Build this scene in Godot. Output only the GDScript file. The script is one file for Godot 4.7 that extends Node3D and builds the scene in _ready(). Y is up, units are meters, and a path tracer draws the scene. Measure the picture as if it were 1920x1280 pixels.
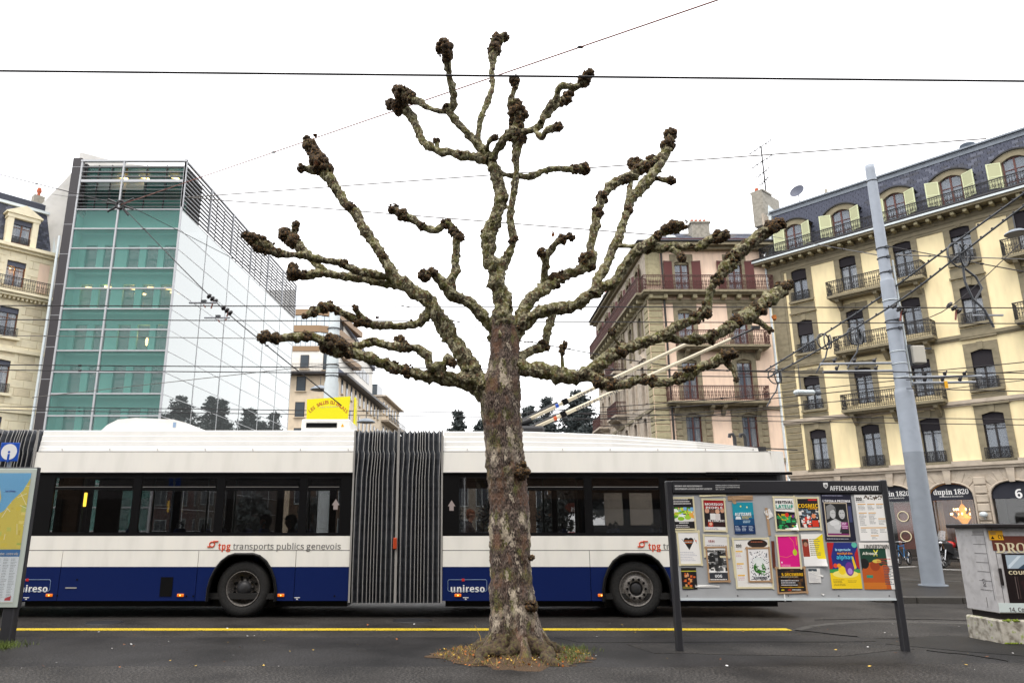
extends Node3D
# A pollarded plane tree on a city pavement, a trolleybus passing behind it, a notice board, and the buildings round the square.

class MB:
	var v := PackedVector3Array()
	var n := PackedVector3Array()
	var uv := PackedVector2Array()
	var ix := PackedInt32Array()
	func tri(a: Vector3, b: Vector3, c: Vector3) -> void:
		var nn := (b - a).cross(c - a).normalized()
		var k := v.size()
		v.append(a); v.append(b); v.append(c)
		n.append(nn); n.append(nn); n.append(nn)
		uv.append(Vector2()); uv.append(Vector2()); uv.append(Vector2())
		ix.append(k); ix.append(k + 2); ix.append(k + 1)
	func quad(a: Vector3, b: Vector3, c: Vector3, d: Vector3) -> void:
		var nn := (c - a).cross(d - b).normalized()
		var k := v.size()
		v.append(a); v.append(b); v.append(c); v.append(d)
		n.append(nn); n.append(nn); n.append(nn); n.append(nn)
		uv.append(Vector2(0, 1)); uv.append(Vector2(1, 1)); uv.append(Vector2(1, 0)); uv.append(Vector2(0, 0))
		ix.append(k); ix.append(k + 2); ix.append(k + 1)
		ix.append(k); ix.append(k + 3); ix.append(k + 2)
	func face(p: PackedVector3Array, c: Vector3) -> void:
		var m := Vector3()
		for q in p:
			m += q
		m /= p.size()
		var nn := (p[1] - p[0]).cross(p[2] - p[0])
		var out := nn.dot(m - c) >= 0
		if p.size() == 3:
			if out: tri(p[0], p[1], p[2])
			else: tri(p[0], p[2], p[1])
		elif out: quad(p[0], p[1], p[2], p[3])
		else: quad(p[3], p[2], p[1], p[0])
	func box(c: Vector3, s: Vector3, t := Transform3D()) -> MB:
		var h := s * 0.5
		var p: Array[Vector3] = []
		for i in 8:
			p.append(t * (c + Vector3(h.x if i & 1 else -h.x, h.y if i & 2 else -h.y, h.z if i & 4 else -h.z)))
		quad(p[4], p[5], p[7], p[6])
		quad(p[1], p[0], p[2], p[3])
		quad(p[5], p[1], p[3], p[7])
		quad(p[0], p[4], p[6], p[2])
		quad(p[6], p[7], p[3], p[2])
		quad(p[0], p[1], p[5], p[4])
		return self
	func span(a: Vector3, b: Vector3, t := Transform3D()) -> MB:
		return box((a + b) * 0.5, (b - a).abs(), t)
	func bbox(c: Vector3, s: Vector3, e: float, t := Transform3D()) -> MB:
		var h := s * 0.5
		var q := {}
		for i in 8:
			var g := Vector3(1 if i & 1 else -1, 1 if i & 2 else -1, 1 if i & 4 else -1)
			for a in 3:
				var o := g * h
				for w in 3:
					if w != a:
						o[w] -= g[w] * e
				q[i * 3 + a] = t * (c + o)
		var m := t * c
		for a in 3:
			var u := 1 << ((a + 1) % 3)
			var w := 1 << ((a + 2) % 3)
			for sgn in 2:
				var i := (1 << a) * sgn
				face(PackedVector3Array([q[i * 3 + a], q[(i | u) * 3 + a], q[(i | u | w) * 3 + a], q[(i | w) * 3 + a]]), m)
			for k in 4:
				var i := (u if k & 1 else 0) | (w if k & 2 else 0)
				var j := i | (1 << a)
				var x := (a + 1) % 3
				var y := (a + 2) % 3
				face(PackedVector3Array([q[i * 3 + x], q[j * 3 + x], q[j * 3 + y], q[i * 3 + y]]), m)
		for i in 8:
			face(PackedVector3Array([q[i * 3], q[i * 3 + 1], q[i * 3 + 2]]), m)
		return self
	func bar(a: Vector3, b: Vector3, w: float) -> MB:
		var d := (b - a).normalized()
		var s := d.cross(Vector3(0, 0, 1) if absf(d.z) < 0.9 else Vector3(1, 0, 0)).normalized() * w * 0.5
		var u := d.cross(s).normalized() * w * 0.5
		var m := (a + b) * 0.5
		var c: Array[Vector3] = [s + u, s - u, -s - u, -s + u]
		for i in 4:
			var o := c[i]
			var p := c[(i + 1) % 4]
			face(PackedVector3Array([a + o, b + o, b + p, a + p]), m)
		return self
	func tube(pts: PackedVector3Array, rad: PackedFloat32Array, sides := 8, cap := true) -> MB:
		var k := v.size()
		var cnt := pts.size()
		var ref := Vector3(0, 0, 1)
		for i in cnt:
			var d := (pts[mini(i + 1, cnt - 1)] - pts[maxi(i - 1, 0)]).normalized()
			if i == 0:
				ref = Vector3(0, 0, 1) if absf(d.z) < 0.9 else Vector3(1, 0, 0)
			var s := (ref - d * ref.dot(d)).normalized()
			ref = s
			var u := d.cross(s)
			var r: float = rad[mini(i, rad.size() - 1)]
			for j in sides:
				var a := TAU * j / sides
				var o := s * cos(a) + u * sin(a)
				v.append(pts[i] + o * r); n.append(o); uv.append(Vector2(float(j) / sides, i))
		for i in cnt - 1:
			for j in sides:
				var a := k + i * sides + j
				var b := k + i * sides + (j + 1) % sides
				ix.append(a); ix.append(b + sides); ix.append(b)
				ix.append(a); ix.append(a + sides); ix.append(b + sides)
		if cap:
			for e in 2:
				var i := 0 if e == 0 else cnt - 1
				for j in range(1, sides - 1):
					var b := k + i * sides
					if e == 0: tri(v[b], v[b + j + 1], v[b + j])
					else: tri(v[b], v[b + j], v[b + j + 1])
		return self
	func rod(a: Vector3, b: Vector3, r: float, sides := 8, r2 := -1.0) -> MB:
		return tube(PackedVector3Array([a, b]), PackedFloat32Array([r, r if r2 < 0 else r2]), sides)
	func ring(c: Vector3, rr: float, r: float, t: Basis, seg := 16, sides := 6, a0 := 0.0, a1 := TAU) -> MB:
		var p := PackedVector3Array()
		for i in seg + 1:
			var a := a0 + (a1 - a0) * i / seg
			p.append(c + t * Vector3(cos(a) * rr, sin(a) * rr, 0))
		return tube(p, PackedFloat32Array([r]), sides, false)
	func ext(poly: PackedVector2Array, z0: float, z1: float, t := Transform3D()) -> MB:
		var p := poly
		if Geometry2D.is_polygon_clockwise(p):
			p = p.duplicate(); p.reverse()
		var tr := Geometry2D.triangulate_polygon(p)
		for i in range(0, tr.size(), 3):
			var a := p[tr[i]]
			var b := p[tr[i + 1]]
			var c := p[tr[i + 2]]
			if (b - a).cross(c - a) < 0:
				var x := b
				b = c
				c = x
			tri(t * Vector3(a.x, a.y, z1), t * Vector3(b.x, b.y, z1), t * Vector3(c.x, c.y, z1))
			tri(t * Vector3(a.x, a.y, z0), t * Vector3(c.x, c.y, z0), t * Vector3(b.x, b.y, z0))
		for i in p.size():
			var a := p[i]
			var b := p[(i + 1) % p.size()]
			quad(t * Vector3(a.x, a.y, z0), t * Vector3(b.x, b.y, z0), t * Vector3(b.x, b.y, z1), t * Vector3(a.x, a.y, z1))
		return self
	func lathe(prof: PackedVector2Array, sides: int, t := Transform3D()) -> MB:
		var k := v.size()
		var m := prof.size()
		for i in m:
			var d := prof[mini(i + 1, m - 1)] - prof[maxi(i - 1, 0)]
			var nn := Vector2(d.y, -d.x).normalized()
			for j in sides:
				var a := TAU * j / sides
				v.append(t * Vector3(prof[i].x * cos(a), prof[i].y, prof[i].x * sin(a)))
				n.append((t.basis * Vector3(nn.x * cos(a), nn.y, nn.x * sin(a))).normalized())
				uv.append(Vector2())
		for i in m - 1:
			for j in sides:
				var a := k + i * sides + j
				var b := k + i * sides + (j + 1) % sides
				ix.append(a); ix.append(b); ix.append(b + sides)
				ix.append(a); ix.append(b + sides); ix.append(a + sides)
		return self
	func ball(c: Vector3, r: Vector3, seg := 10, rings := 6, t := Basis()) -> MB:
		var p := PackedVector2Array()
		for i in rings + 1:
			var a := -PI / 2 + PI * i / rings
			p.append(Vector2(maxf(cos(a), 0.001), sin(a)))
		return lathe(p, seg, Transform3D(t * Basis.from_scale(r), c))
	func loft(loops: Array) -> MB:
		for i in loops.size() - 1:
			var a: PackedVector3Array = loops[i]
			var b: PackedVector3Array = loops[i + 1]
			for j in a.size() - 1:
				quad(a[j], b[j], b[j + 1], a[j + 1])
		return self
	func wall(s0: float, s1: float, h0: float, h1: float, holes: Array, depth: float, t := Transform3D()) -> MB:
		var xs := [s0, s1]
		var ys := [h0, h1]
		for r: Rect2 in holes:
			for x in [r.position.x, r.end.x]:
				if x > s0 and x < s1 and not xs.has(x): xs.append(x)
			for y in [r.position.y, r.end.y]:
				if y > h0 and y < h1 and not ys.has(y): ys.append(y)
		xs.sort()
		ys.sort()
		for j in ys.size() - 1:
			var st := -1
			for i in xs.size():
				var solid := i < xs.size() - 1
				if solid:
					var m := Vector2((xs[i] + xs[i + 1]) * 0.5, (ys[j] + ys[j + 1]) * 0.5)
					for r: Rect2 in holes:
						if r.has_point(m):
							solid = false
							break
				if solid and st < 0:
					st = i
				elif not solid and st >= 0:
					quad(t * Vector3(xs[st], ys[j], 0), t * Vector3(xs[i], ys[j], 0), t * Vector3(xs[i], ys[j + 1], 0), t * Vector3(xs[st], ys[j + 1], 0))
					st = -1
		for r: Rect2 in holes:
			var a := r.position
			var b := r.end
			quad(t * Vector3(a.x, a.y, -depth), t * Vector3(a.x, a.y, 0), t * Vector3(a.x, b.y, 0), t * Vector3(a.x, b.y, -depth))
			quad(t * Vector3(b.x, a.y, 0), t * Vector3(b.x, a.y, -depth), t * Vector3(b.x, b.y, -depth), t * Vector3(b.x, b.y, 0))
			quad(t * Vector3(a.x, a.y, -depth), t * Vector3(b.x, a.y, -depth), t * Vector3(b.x, a.y, 0), t * Vector3(a.x, a.y, 0))
			quad(t * Vector3(a.x, b.y, 0), t * Vector3(b.x, b.y, 0), t * Vector3(b.x, b.y, -depth), t * Vector3(a.x, b.y, -depth))
		return self
	func mesh() -> ArrayMesh:
		var a := []
		a.resize(Mesh.ARRAY_MAX)
		a[Mesh.ARRAY_VERTEX] = v
		a[Mesh.ARRAY_NORMAL] = n
		a[Mesh.ARRAY_TEX_UV] = uv
		a[Mesh.ARRAY_INDEX] = ix
		var m := ArrayMesh.new()
		m.add_surface_from_arrays(Mesh.PRIMITIVE_TRIANGLES, a)
		return m

var M := {}
var taken := {}
var sans: SystemFont
var bold: SystemFont
var serif: SystemFont
var rng := RandomNumberGenerator.new()

func numbered(called: String) -> String:
	taken[called] = taken.get(called, -1) + 1
	return called if taken[called] == 0 else "%s_%03d" % [called, taken[called]]

func tag(o: Node3D, label: String, category: String, group := "", kind := "") -> Node3D:
	if label: o.set_meta("label", label)
	if category: o.set_meta("category", category)
	if group: o.set_meta("group", group)
	if kind: o.set_meta("kind", kind)
	return o

func thing(called: String, label: String, category: String, at := Vector3.ZERO, turn := 0.0, group := "") -> Node3D:
	var o := Node3D.new()
	o.name = numbered(called)
	add_child(o)
	o.position = at
	o.rotation_degrees.y = turn
	return tag(o, label, category, group)

func part(called: String, m, material: Material, parent: Node3D, xf := Transform3D(), label := "") -> MeshInstance3D:
	var o := MeshInstance3D.new()
	o.name = called
	o.mesh = m.mesh() if m is MB else m
	o.material_override = material
	parent.add_child(o, true)
	o.transform = xf
	if label: o.set_meta("label", label)
	return o

func single(called: String, m, material: Material, label: String, category: String, group := "", xf := Transform3D()) -> MeshInstance3D:
	var o := part(numbered(called), m, material, self, xf)
	tag(o, label, category, group)
	return o

func struct(called: String, m, material: Material, xf := Transform3D()) -> MeshInstance3D:
	var o := part(numbered(called), m, material, self, xf)
	o.set_meta("kind", "structure")
	return o

func copy(o: Node3D, label: String) -> Node3D:
	var c: Node3D = o.duplicate()
	c.name = numbered(o.name)
	add_child(c)
	c.set_meta("label", label)
	return c

func at(x: float, y: float, z: float, turn := 0.0) -> Transform3D:
	return Transform3D(Basis(Vector3.UP, deg_to_rad(turn)), Vector3(x, y, z))

func letters(parent: Node3D, s: String, font: Font, cap: float, material: Material, xf: Transform3D, width := 0.0, middle := true, called := "lettering", depth := 0.003) -> MeshInstance3D:
	var t := TextMesh.new()
	t.text = s
	t.font = font
	t.font_size = 32
	t.pixel_size = cap / 32.0 / 0.72
	t.depth = depth
	t.curve_step = 2.0
	t.horizontal_alignment = HORIZONTAL_ALIGNMENT_CENTER if middle else HORIZONTAL_ALIGNMENT_LEFT
	if width > 0.0:
		var w := t.get_aabb().size.x
		if w > 0.001:
			xf = xf * Transform3D(Basis.from_scale(Vector3(width / w, 1, 1)), Vector3())
	return part(called, t, material, parent, xf)

func lin(r: float, g: float, b: float, a := 1.0) -> Color:
	var c := Color(r, g, b).linear_to_srgb()
	c.a = a
	return c

func plain(r: float, g: float, b: float, rough := 0.7, metal := 0.0, spec := 0.5) -> StandardMaterial3D:
	var m := StandardMaterial3D.new()
	m.albedo_color = lin(r, g, b)
	m.roughness = rough
	m.metallic = metal
	m.metallic_specular = spec
	return m

func glass(r: float, g: float, b: float, alpha: float, rough := 0.02, metal := 0.0) -> StandardMaterial3D:
	var m := plain(r, g, b, rough, metal)
	m.transparency = BaseMaterial3D.TRANSPARENCY_ALPHA
	m.albedo_color.a = alpha
	return m

func glow(r: float, g: float, b: float, e: float) -> StandardMaterial3D:
	var m := plain(r * 0.6, g * 0.6, b * 0.6, 0.4)
	m.emission_enabled = true
	m.emission = lin(r, g, b)
	m.emission_energy_multiplier = e
	return m

func noise_image(freq: float, sd: int, size := 256, oct := 4, type := FastNoiseLite.TYPE_SIMPLEX_SMOOTH) -> Image:
	var f := FastNoiseLite.new()
	f.seed = sd
	f.frequency = freq
	f.noise_type = type
	f.fractal_octaves = oct
	if type == FastNoiseLite.TYPE_CELLULAR:
		f.fractal_type = FastNoiseLite.FRACTAL_NONE
	return f.get_seamless_image(size, size, false, false, 0.15)

func ramp_image(src: Image, stops: Array) -> ImageTexture:
	# stops: [[position, linear r, g, b], ...]
	var lut := PackedByteArray()
	for i in 256:
		var x := i / 255.0
		var c := Color(stops[-1][1], stops[-1][2], stops[-1][3])
		for k in stops.size():
			if x <= stops[k][0]:
				if k == 0:
					c = Color(stops[0][1], stops[0][2], stops[0][3])
				else:
					var a = stops[k - 1]
					var b = stops[k]
					var t: float = (x - a[0]) / maxf(b[0] - a[0], 0.0001)
					c = Color(lerpf(a[1], b[1], t), lerpf(a[2], b[2], t), lerpf(a[3], b[3], t))
				break
		c = c.linear_to_srgb()
		lut.append(int(clampf(c.r, 0, 1) * 255)); lut.append(int(clampf(c.g, 0, 1) * 255)); lut.append(int(clampf(c.b, 0, 1) * 255))
	src.convert(Image.FORMAT_L8)
	var d := src.get_data()
	var out := PackedByteArray()
	out.resize(d.size() * 3)
	for i in d.size():
		var k := d[i] * 3
		out[i * 3] = lut[k]; out[i * 3 + 1] = lut[k + 1]; out[i * 3 + 2] = lut[k + 2]
	return ImageTexture.create_from_image(Image.create_from_data(src.get_width(), src.get_height(), false, Image.FORMAT_RGB8, out))

var relief := {}
func textured(stops: Array, freq: float, tile: float, rough: float, bump := 0.0, sd := 1, size := 256, oct := 4, type := FastNoiseLite.TYPE_SIMPLEX_SMOOTH, world := true) -> StandardMaterial3D:
	var m := StandardMaterial3D.new()
	var im := noise_image(freq, sd, size, oct, type)
	m.albedo_texture = ramp_image(im, stops)
	m.roughness = rough
	m.uv1_triplanar = true
	m.uv1_world_triplanar = world
	m.uv1_scale = Vector3.ONE / tile
	if bump > 0.0:
		m.heightmap_enabled = true
		m.heightmap_texture = ImageTexture.create_from_image(im)
		m.heightmap_scale = bump
	return m

# the look of a flat colour with weathering: three tones of it in patches
func weathered(r: float, g: float, b: float, amount: float, rough := 0.75, sd := 3, tile := 3.0, bump := 0.0) -> StandardMaterial3D:
	return textured([[0.2, r * (1 - amount), g * (1 - amount), b * (1 - amount * 1.1)], [0.5, r, g, b], [0.8, minf(r * (1 + amount * 0.5), 0.9), minf(g * (1 + amount * 0.5), 0.9), minf(b * (1 + amount * 0.4), 0.9)]], 0.02, tile, rough, bump, sd, 256, 5)

# rain-washed render: the patches are drawn out downwards
func streaked(r: float, g: float, b: float, amount: float, sd: int) -> StandardMaterial3D:
	var m := weathered(r, g, b, amount, 0.9, sd, 3.0)
	m.uv1_scale = Vector3(0.5, 0.11, 0.5)
	return m

func asphalt(base: float, tint: Color, sd: int, rough: float, speck: float, relief_cm: float) -> StandardMaterial3D:
	var m := StandardMaterial3D.new()
	var fine := noise_image(0.16, sd, 1024, 3)
	fine.convert(Image.FORMAT_L8)
	var d := fine.get_data()
	var grit := noise_image(0.055, sd + 5, 1024, 3)
	grit.convert(Image.FORMAT_L8)
	var g := grit.get_data()
	var out := PackedByteArray()
	out.resize(d.size() * 3)
	var lut := PackedByteArray()
	for i in 512:
		lut.append(int(255.0 * pow(clampf(i / 511.0, 0, 1), 1 / 2.2)))
	for i in d.size():
		var t := (d[i] - 128) / 128.0
		var w := (g[i] - 128) / 128.0
		var s := base * maxf(0.15, 1.0 + 1.5 * t + 1.7 * w)
		if t + w * 0.6 > 0.5:
			s += speck * (t + w * 0.6 - 0.45) * 2.5
		out[i * 3] = lut[clampi(int(s * tint.r * 511), 2, 511)]
		out[i * 3 + 1] = lut[clampi(int(s * tint.g * 511), 2, 511)]
		out[i * 3 + 2] = lut[clampi(int(s * tint.b * 511), 2, 511)]
	m.albedo_texture = ImageTexture.create_from_image(Image.create_from_data(1024, 1024, false, Image.FORMAT_RGB8, out))
	m.heightmap_enabled = true
	m.heightmap_texture = ImageTexture.create_from_image(fine)
	m.heightmap_scale = relief_cm
	m.roughness = rough
	m.metallic_specular = 0.3
	m.uv1_triplanar = true
	m.uv1_world_triplanar = true
	m.uv1_scale = Vector3.ONE / 2.3
	m.detail_enabled = true
	m.detail_blend_mode = BaseMaterial3D.BLEND_MODE_MUL
	m.detail_uv_layer = BaseMaterial3D.DETAIL_UV_2
	m.detail_albedo = M.stain
	m.uv2_triplanar = true
	m.uv2_world_triplanar = true
	m.uv2_scale = Vector3.ONE / 9.7
	return m

func bark_textures(trunk: bool) -> Array:
	var size := 512
	var a := noise_image(0.008 if trunk else 0.022, 11, size, 5)   # scaled-off plates
	var b := noise_image(0.075 if trunk else 0.04, 12, size, 4)     # flakes
	var c := noise_image(0.008, 13, size, 4)   # moss
	var e := noise_image(0.16, 14, size, 3)    # grain
	for i in [a, b, c, e]:
		i.convert(Image.FORMAT_L8)
	var da := a.get_data()
	var db := b.get_data()
	var dc := c.get_data()
	var de := e.get_data()
	var out := PackedByteArray()
	out.resize(size * size * 3)
	var base := Color(0.085, 0.056, 0.043) if trunk else Color(0.055, 0.042, 0.022)
	var flake := Color(0.19, 0.14, 0.115) if trunk else Color(0.14, 0.12, 0.065)
	var pale := Color(0.46, 0.39, 0.3) if trunk else Color(0.4, 0.37, 0.235)
	var edge := 0.665 if trunk else 0.595
	var wet := 0.64 if trunk else 0.5
	for i in size * size:
		var g := de[i] / 255.0
		var fl := db[i] / 255.0
		var col := base * (0.1 + 1.7 * g)
		col = col.lerp(Color(0.012, 0.009, 0.007), clampf((0.47 - fl) * 9.0, 0, 0.9))
		if fl > 0.56:
			col = col.lerp(flake * (0.5 + g), clampf((fl - 0.56) * 10, 0, 0.6 if trunk else 0.85))
		var mo := dc[i] / 255.0 + (g - 0.5) * 0.4 + (fl - 0.5) * 0.3
		if mo > wet:
			col = col.lerp(Color(0.115, 0.12, 0.022) * (0.35 + 1.3 * g), clampf((mo - wet) * 8, 0, 0.85))
		var pl := da[i] / 255.0 + (fl - 0.5) * 0.3
		if pl > edge:
			col = col.lerp(pale * (0.65 + 0.6 * g), clampf((pl - edge) * 24, 0, 0.93))
		elif pl < 0.3:
			col = col.lerp(Color(0.2, 0.09, 0.045) * (0.4 + g), 0.5)
		col = col.linear_to_srgb()
		out[i * 3] = int(clampf(col.r, 0, 1) * 255)
		out[i * 3 + 1] = int(clampf(col.g, 0, 1) * 255)
		out[i * 3 + 2] = int(clampf(col.b, 0, 1) * 255)
	return [ImageTexture.create_from_image(Image.create_from_data(size, size, false, Image.FORMAT_RGB8, out)), ImageTexture.create_from_image(b)]

func bark(trunk: bool, scale: Vector3) -> StandardMaterial3D:
	var bk := bark_textures(trunk)
	var bm := StandardMaterial3D.new()
	bm.albedo_texture = bk[0]
	bm.heightmap_enabled = true
	bm.heightmap_texture = bk[1]
	bm.heightmap_scale = 1.2 if trunk else 2.0
	bm.roughness = 0.9
	bm.uv1_triplanar = true
	bm.uv1_world_triplanar = true
	bm.uv1_scale = scale
	return bm

func make_materials() -> void:
	var st := noise_image(0.012, 77, 512, 5)
	M.stain = ramp_image(st, [[0.2, 0.4, 0.4, 0.41], [0.45, 0.74, 0.73, 0.72], [0.7, 1, 1, 1]])
	M.road = asphalt(0.036, Color(1.0, 0.9, 0.82), 21, 0.6, 0.07, 0.8)
	M.walk = asphalt(0.02, Color(1.0, 0.94, 0.95), 22, 0.5, 0.03, 0.4)
	M.walk_old = asphalt(0.034, Color(1.0, 0.91, 0.84), 23, 0.6, 0.06, 0.6)
	M.walk_black = asphalt(0.009, Color(1, 0.97, 1.03), 24, 0.45, 0.02, 0.3)
	M.yellow_paint = textured([[0.24, 0.06, 0.05, 0.03], [0.3, 0.42, 0.3, 0.01], [0.5, 0.66, 0.47, 0.008], [0.74, 0.72, 0.53, 0.01], [0.78, 0.1, 0.08, 0.03]], 0.09, 0.9, 0.6, 0.1, 31)
	M.white_paint = textured([[0.22, 0.2, 0.2, 0.19], [0.35, 0.6, 0.6, 0.58], [0.8, 0.72, 0.72, 0.7]], 0.06, 1.0, 0.6, 0.0, 32)
	M.granite = textured([[0.2, 0.02, 0.019, 0.017], [0.5, 0.042, 0.038, 0.033], [0.85, 0.08, 0.074, 0.062]], 0.12, 0.6, 0.7, 0.3, 33)
	M.soil = textured([[0.25, 0.02, 0.012, 0.006], [0.5, 0.07, 0.04, 0.018], [0.72, 0.12, 0.065, 0.025], [0.85, 0.2, 0.14, 0.06]], 0.11, 0.5, 0.95, 1.5, 34)
	M.grass = plain(0.085, 0.12, 0.012, 0.7)
	M.root = textured([[0.3, 0.012, 0.008, 0.005], [0.5, 0.06, 0.037, 0.022], [0.68, 0.1, 0.07, 0.035], [0.8, 0.075, 0.085, 0.015]], 0.05, 0.6, 0.95, 1.2, 36)
	M.dry_grass = plain(0.3, 0.2, 0.05, 0.8)
	M.bark = bark(false, Vector3(1.25, 0.95, 1.25))
	M.trunk_bark = bark(true, Vector3(1.2, 0.5, 1.2))
	M.burl = textured([[0.3, 0.006, 0.004, 0.003], [0.45, 0.03, 0.016, 0.009], [0.56, 0.07, 0.04, 0.02], [0.64, 0.075, 0.075, 0.014], [0.76, 0.24, 0.08, 0.02], [0.9, 0.3, 0.2, 0.1]], 0.075, 0.7, 0.9, 1.5, 35, 256, 4)
	# bus
	M.bus_white = streaked(0.81, 0.79, 0.735, 0.055, 41)
	M.bus_roof = weathered(0.8, 0.79, 0.76, 0.05, 0.45, 42, 3.0)
	M.bus_blue = plain(0.003, 0.0125, 0.085, 0.28, 0.0, 0.35)
	M.bus_blue.clearcoat_enabled = true
	M.bus_blue.clearcoat = 0.15
	M.black = plain(0.003, 0.003, 0.0035, 0.4, 0.0, 0.35)
	M.rubber = textured([[0.3, 0.005, 0.005, 0.005], [0.7, 0.015, 0.014, 0.013]], 0.05, 0.6, 0.75, 0.05, 43)
	M.bellows = textured([[0.2, 0.03, 0.033, 0.038], [0.5, 0.058, 0.064, 0.075], [0.8, 0.095, 0.1, 0.115]], 0.03, 1.2, 0.55, 0.0, 44)
	M.rim_strip = plain(0.3, 0.29, 0.275, 0.5)
	M.bus_glass = glass(0.002, 0.002, 0.002, 0.5)
	M.far_glass = glass(0.012, 0.009, 0.006, 0.15)
	M.interior = plain(0.006, 0.0055, 0.005, 0.8)
	M.seat_blue = plain(0.015, 0.03, 0.11, 0.85)
	M.steel = plain(0.32, 0.31, 0.3, 0.4, 0.8)
	M.dark_steel = plain(0.03, 0.03, 0.032, 0.5, 0.3)
	M.amber = glow(0.8, 0.16, 0.005, 0.28)
	M.amber_core = glow(1.0, 0.55, 0.12, 1.2)
	M.tpg_red = plain(0.62, 0.06, 0.012, 0.5)
	M.grey_ink = plain(0.11, 0.11, 0.11, 0.5)
	M.white_ink = plain(0.75, 0.75, 0.74, 0.5)
	M.pole_cream = plain(0.56, 0.5, 0.37, 0.45)
	# buildings
	M.yellow_wall = streaked(0.88, 0.745, 0.455, 0.09, 51)
	M.pink_wall = streaked(0.87, 0.66, 0.51, 0.08, 52)
	M.green_stone = weathered(0.235, 0.203, 0.135, 0.2, 0.9, 53, 2.0, 0.5)
	M.green_stone2 = weathered(0.36, 0.32, 0.2, 0.18, 0.9, 54, 2.0, 0.5)
	M.limestone = weathered(0.46, 0.395, 0.32, 0.2, 0.9, 55, 2.5, 0.5)
	M.cream_stone = weathered(0.82, 0.74, 0.54, 0.1, 0.9, 56, 2.5, 0.5)
	M.cream_stone2 = weathered(0.72, 0.63, 0.45, 0.13, 0.9, 57, 2.5, 0.5)
	M.slate = textured([[0.25, 0.024, 0.028, 0.046], [0.5, 0.044, 0.051, 0.082], [0.8, 0.075, 0.085, 0.125]], 0.05, 1.0, 0.7, 0.4, 58)
	M.slate2 = textured([[0.25, 0.014, 0.016, 0.026], [0.5, 0.026, 0.03, 0.048], [0.8, 0.045, 0.05, 0.075]], 0.05, 1.0, 0.55, 0.4, 59)
	M.slate3 = textured([[0.25, 0.05, 0.056, 0.08], [0.5, 0.085, 0.095, 0.135], [0.8, 0.12, 0.13, 0.17]], 0.05, 1.0, 0.65, 0.4, 60)
	M.zinc = weathered(0.2, 0.23, 0.27, 0.2, 0.5, 61, 2.0)
	M.zinc_pale = weathered(0.6, 0.66, 0.68, 0.08, 0.5, 62, 2.0)
	M.iron = plain(0.012, 0.011, 0.013, 0.55)
	M.red_iron = textured([[0.25, 0.04, 0.012, 0.01], [0.5, 0.075, 0.022, 0.018], [0.8, 0.12, 0.05, 0.04]], 0.05, 1.2, 0.65, 0.0, 63)
	M.shutter_green = plain(0.44, 0.45, 0.27, 0.7)
	M.shutter_edge = plain(0.62, 0.66, 0.42, 0.7)
	M.shutter_red = plain(0.1, 0.02, 0.017, 0.65)
	M.blind = plain(0.014, 0.011, 0.015, 0.85)
	M.frame_dark = plain(0.014, 0.011, 0.012, 0.5)
	M.frame_red = plain(0.09, 0.022, 0.014, 0.5)
	M.frame_brown = plain(0.16, 0.055, 0.018, 0.5)
	M.pane = glass(0.28, 0.33, 0.4, 0.14, 0.02, 0.14)
	M.shop_pane = glass(0.02, 0.02, 0.02, 0.08)
	M.room = plain(0.03, 0.028, 0.026, 0.9)
	M.curtain = plain(0.5, 0.48, 0.42, 0.9)
	M.terracotta = plain(0.42, 0.09, 0.035, 0.8)
	M.chimney = weathered(0.3, 0.28, 0.24, 0.25, 0.9, 64, 1.5, 1.0)
	M.roof_tile = textured([[0.25, 0.05, 0.05, 0.055], [0.5, 0.1, 0.095, 0.095], [0.8, 0.16, 0.13, 0.12]], 0.08, 1.0, 0.7, 1.0, 65)
	M.teal_glass = glass(0.085, 0.3, 0.265, 0.05, 0.01, 0.11)
	M.teal_glass.metallic_specular = 0.32
	M.mirror_glass = glass(0.4, 0.425, 0.42, 0.35, 0.01, 0.8)
	M.inner_teal = plain(0.13, 0.33, 0.285, 0.8)
	M.inner_pane = glass(0.01, 0.03, 0.028, 0.35)
	M.inner_room = plain(0.07, 0.11, 0.098, 0.9)
	M.mullion = plain(0.42, 0.43, 0.45, 0.6)
	M.pale_joint = plain(0.6, 0.61, 0.62, 0.7)
	M.louvre = plain(0.2, 0.205, 0.215, 0.5)
	M.dark_clad = plain(0.028, 0.024, 0.028, 0.6)
	M.grey_render = weathered(0.5, 0.49, 0.47, 0.08, 0.9, 66, 6.0)
	M.beige = weathered(0.66, 0.55, 0.41, 0.08, 0.9, 67, 6.0)
	M.bronze = plain(0.27, 0.17, 0.09, 0.6)
	M.pole_grey = weathered(0.33, 0.37, 0.43, 0.07, 0.5, 68, 1.6)
	M.pole_dark = weathered(0.24, 0.27, 0.31, 0.07, 0.5, 69, 1.6)
	M.wire = plain(0.012, 0.01, 0.012, 0.6)
	M.wire_grey = plain(0.12, 0.11, 0.1, 0.6)
	M.wire_rust = plain(0.22, 0.07, 0.05, 0.7)
	M.cable = plain(0.055, 0.06, 0.068, 0.5)
	M.insulator = plain(0.02, 0.018, 0.02, 0.4)
	M.tube_grey = plain(0.3, 0.32, 0.35, 0.5)
	# board and street furniture
	M.board_frame = plain(0.022, 0.022, 0.026, 0.45)
	M.board_grey = weathered(0.4, 0.41, 0.42, 0.06, 0.5, 71, 1.5)
	M.tape_cream = plain(0.72, 0.65, 0.42, 0.6)
	M.tape_brown = plain(0.42, 0.26, 0.14, 0.6)
	M.paper = plain(0.78, 0.77, 0.74, 0.7)
	M.concrete = textured([[0.2, 0.2, 0.18, 0.14], [0.45, 0.4, 0.37, 0.31], [0.7, 0.5, 0.47, 0.41], [0.86, 0.3, 0.34, 0.12]], 0.03, 1.3, 0.9, 0.6, 72)
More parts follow.
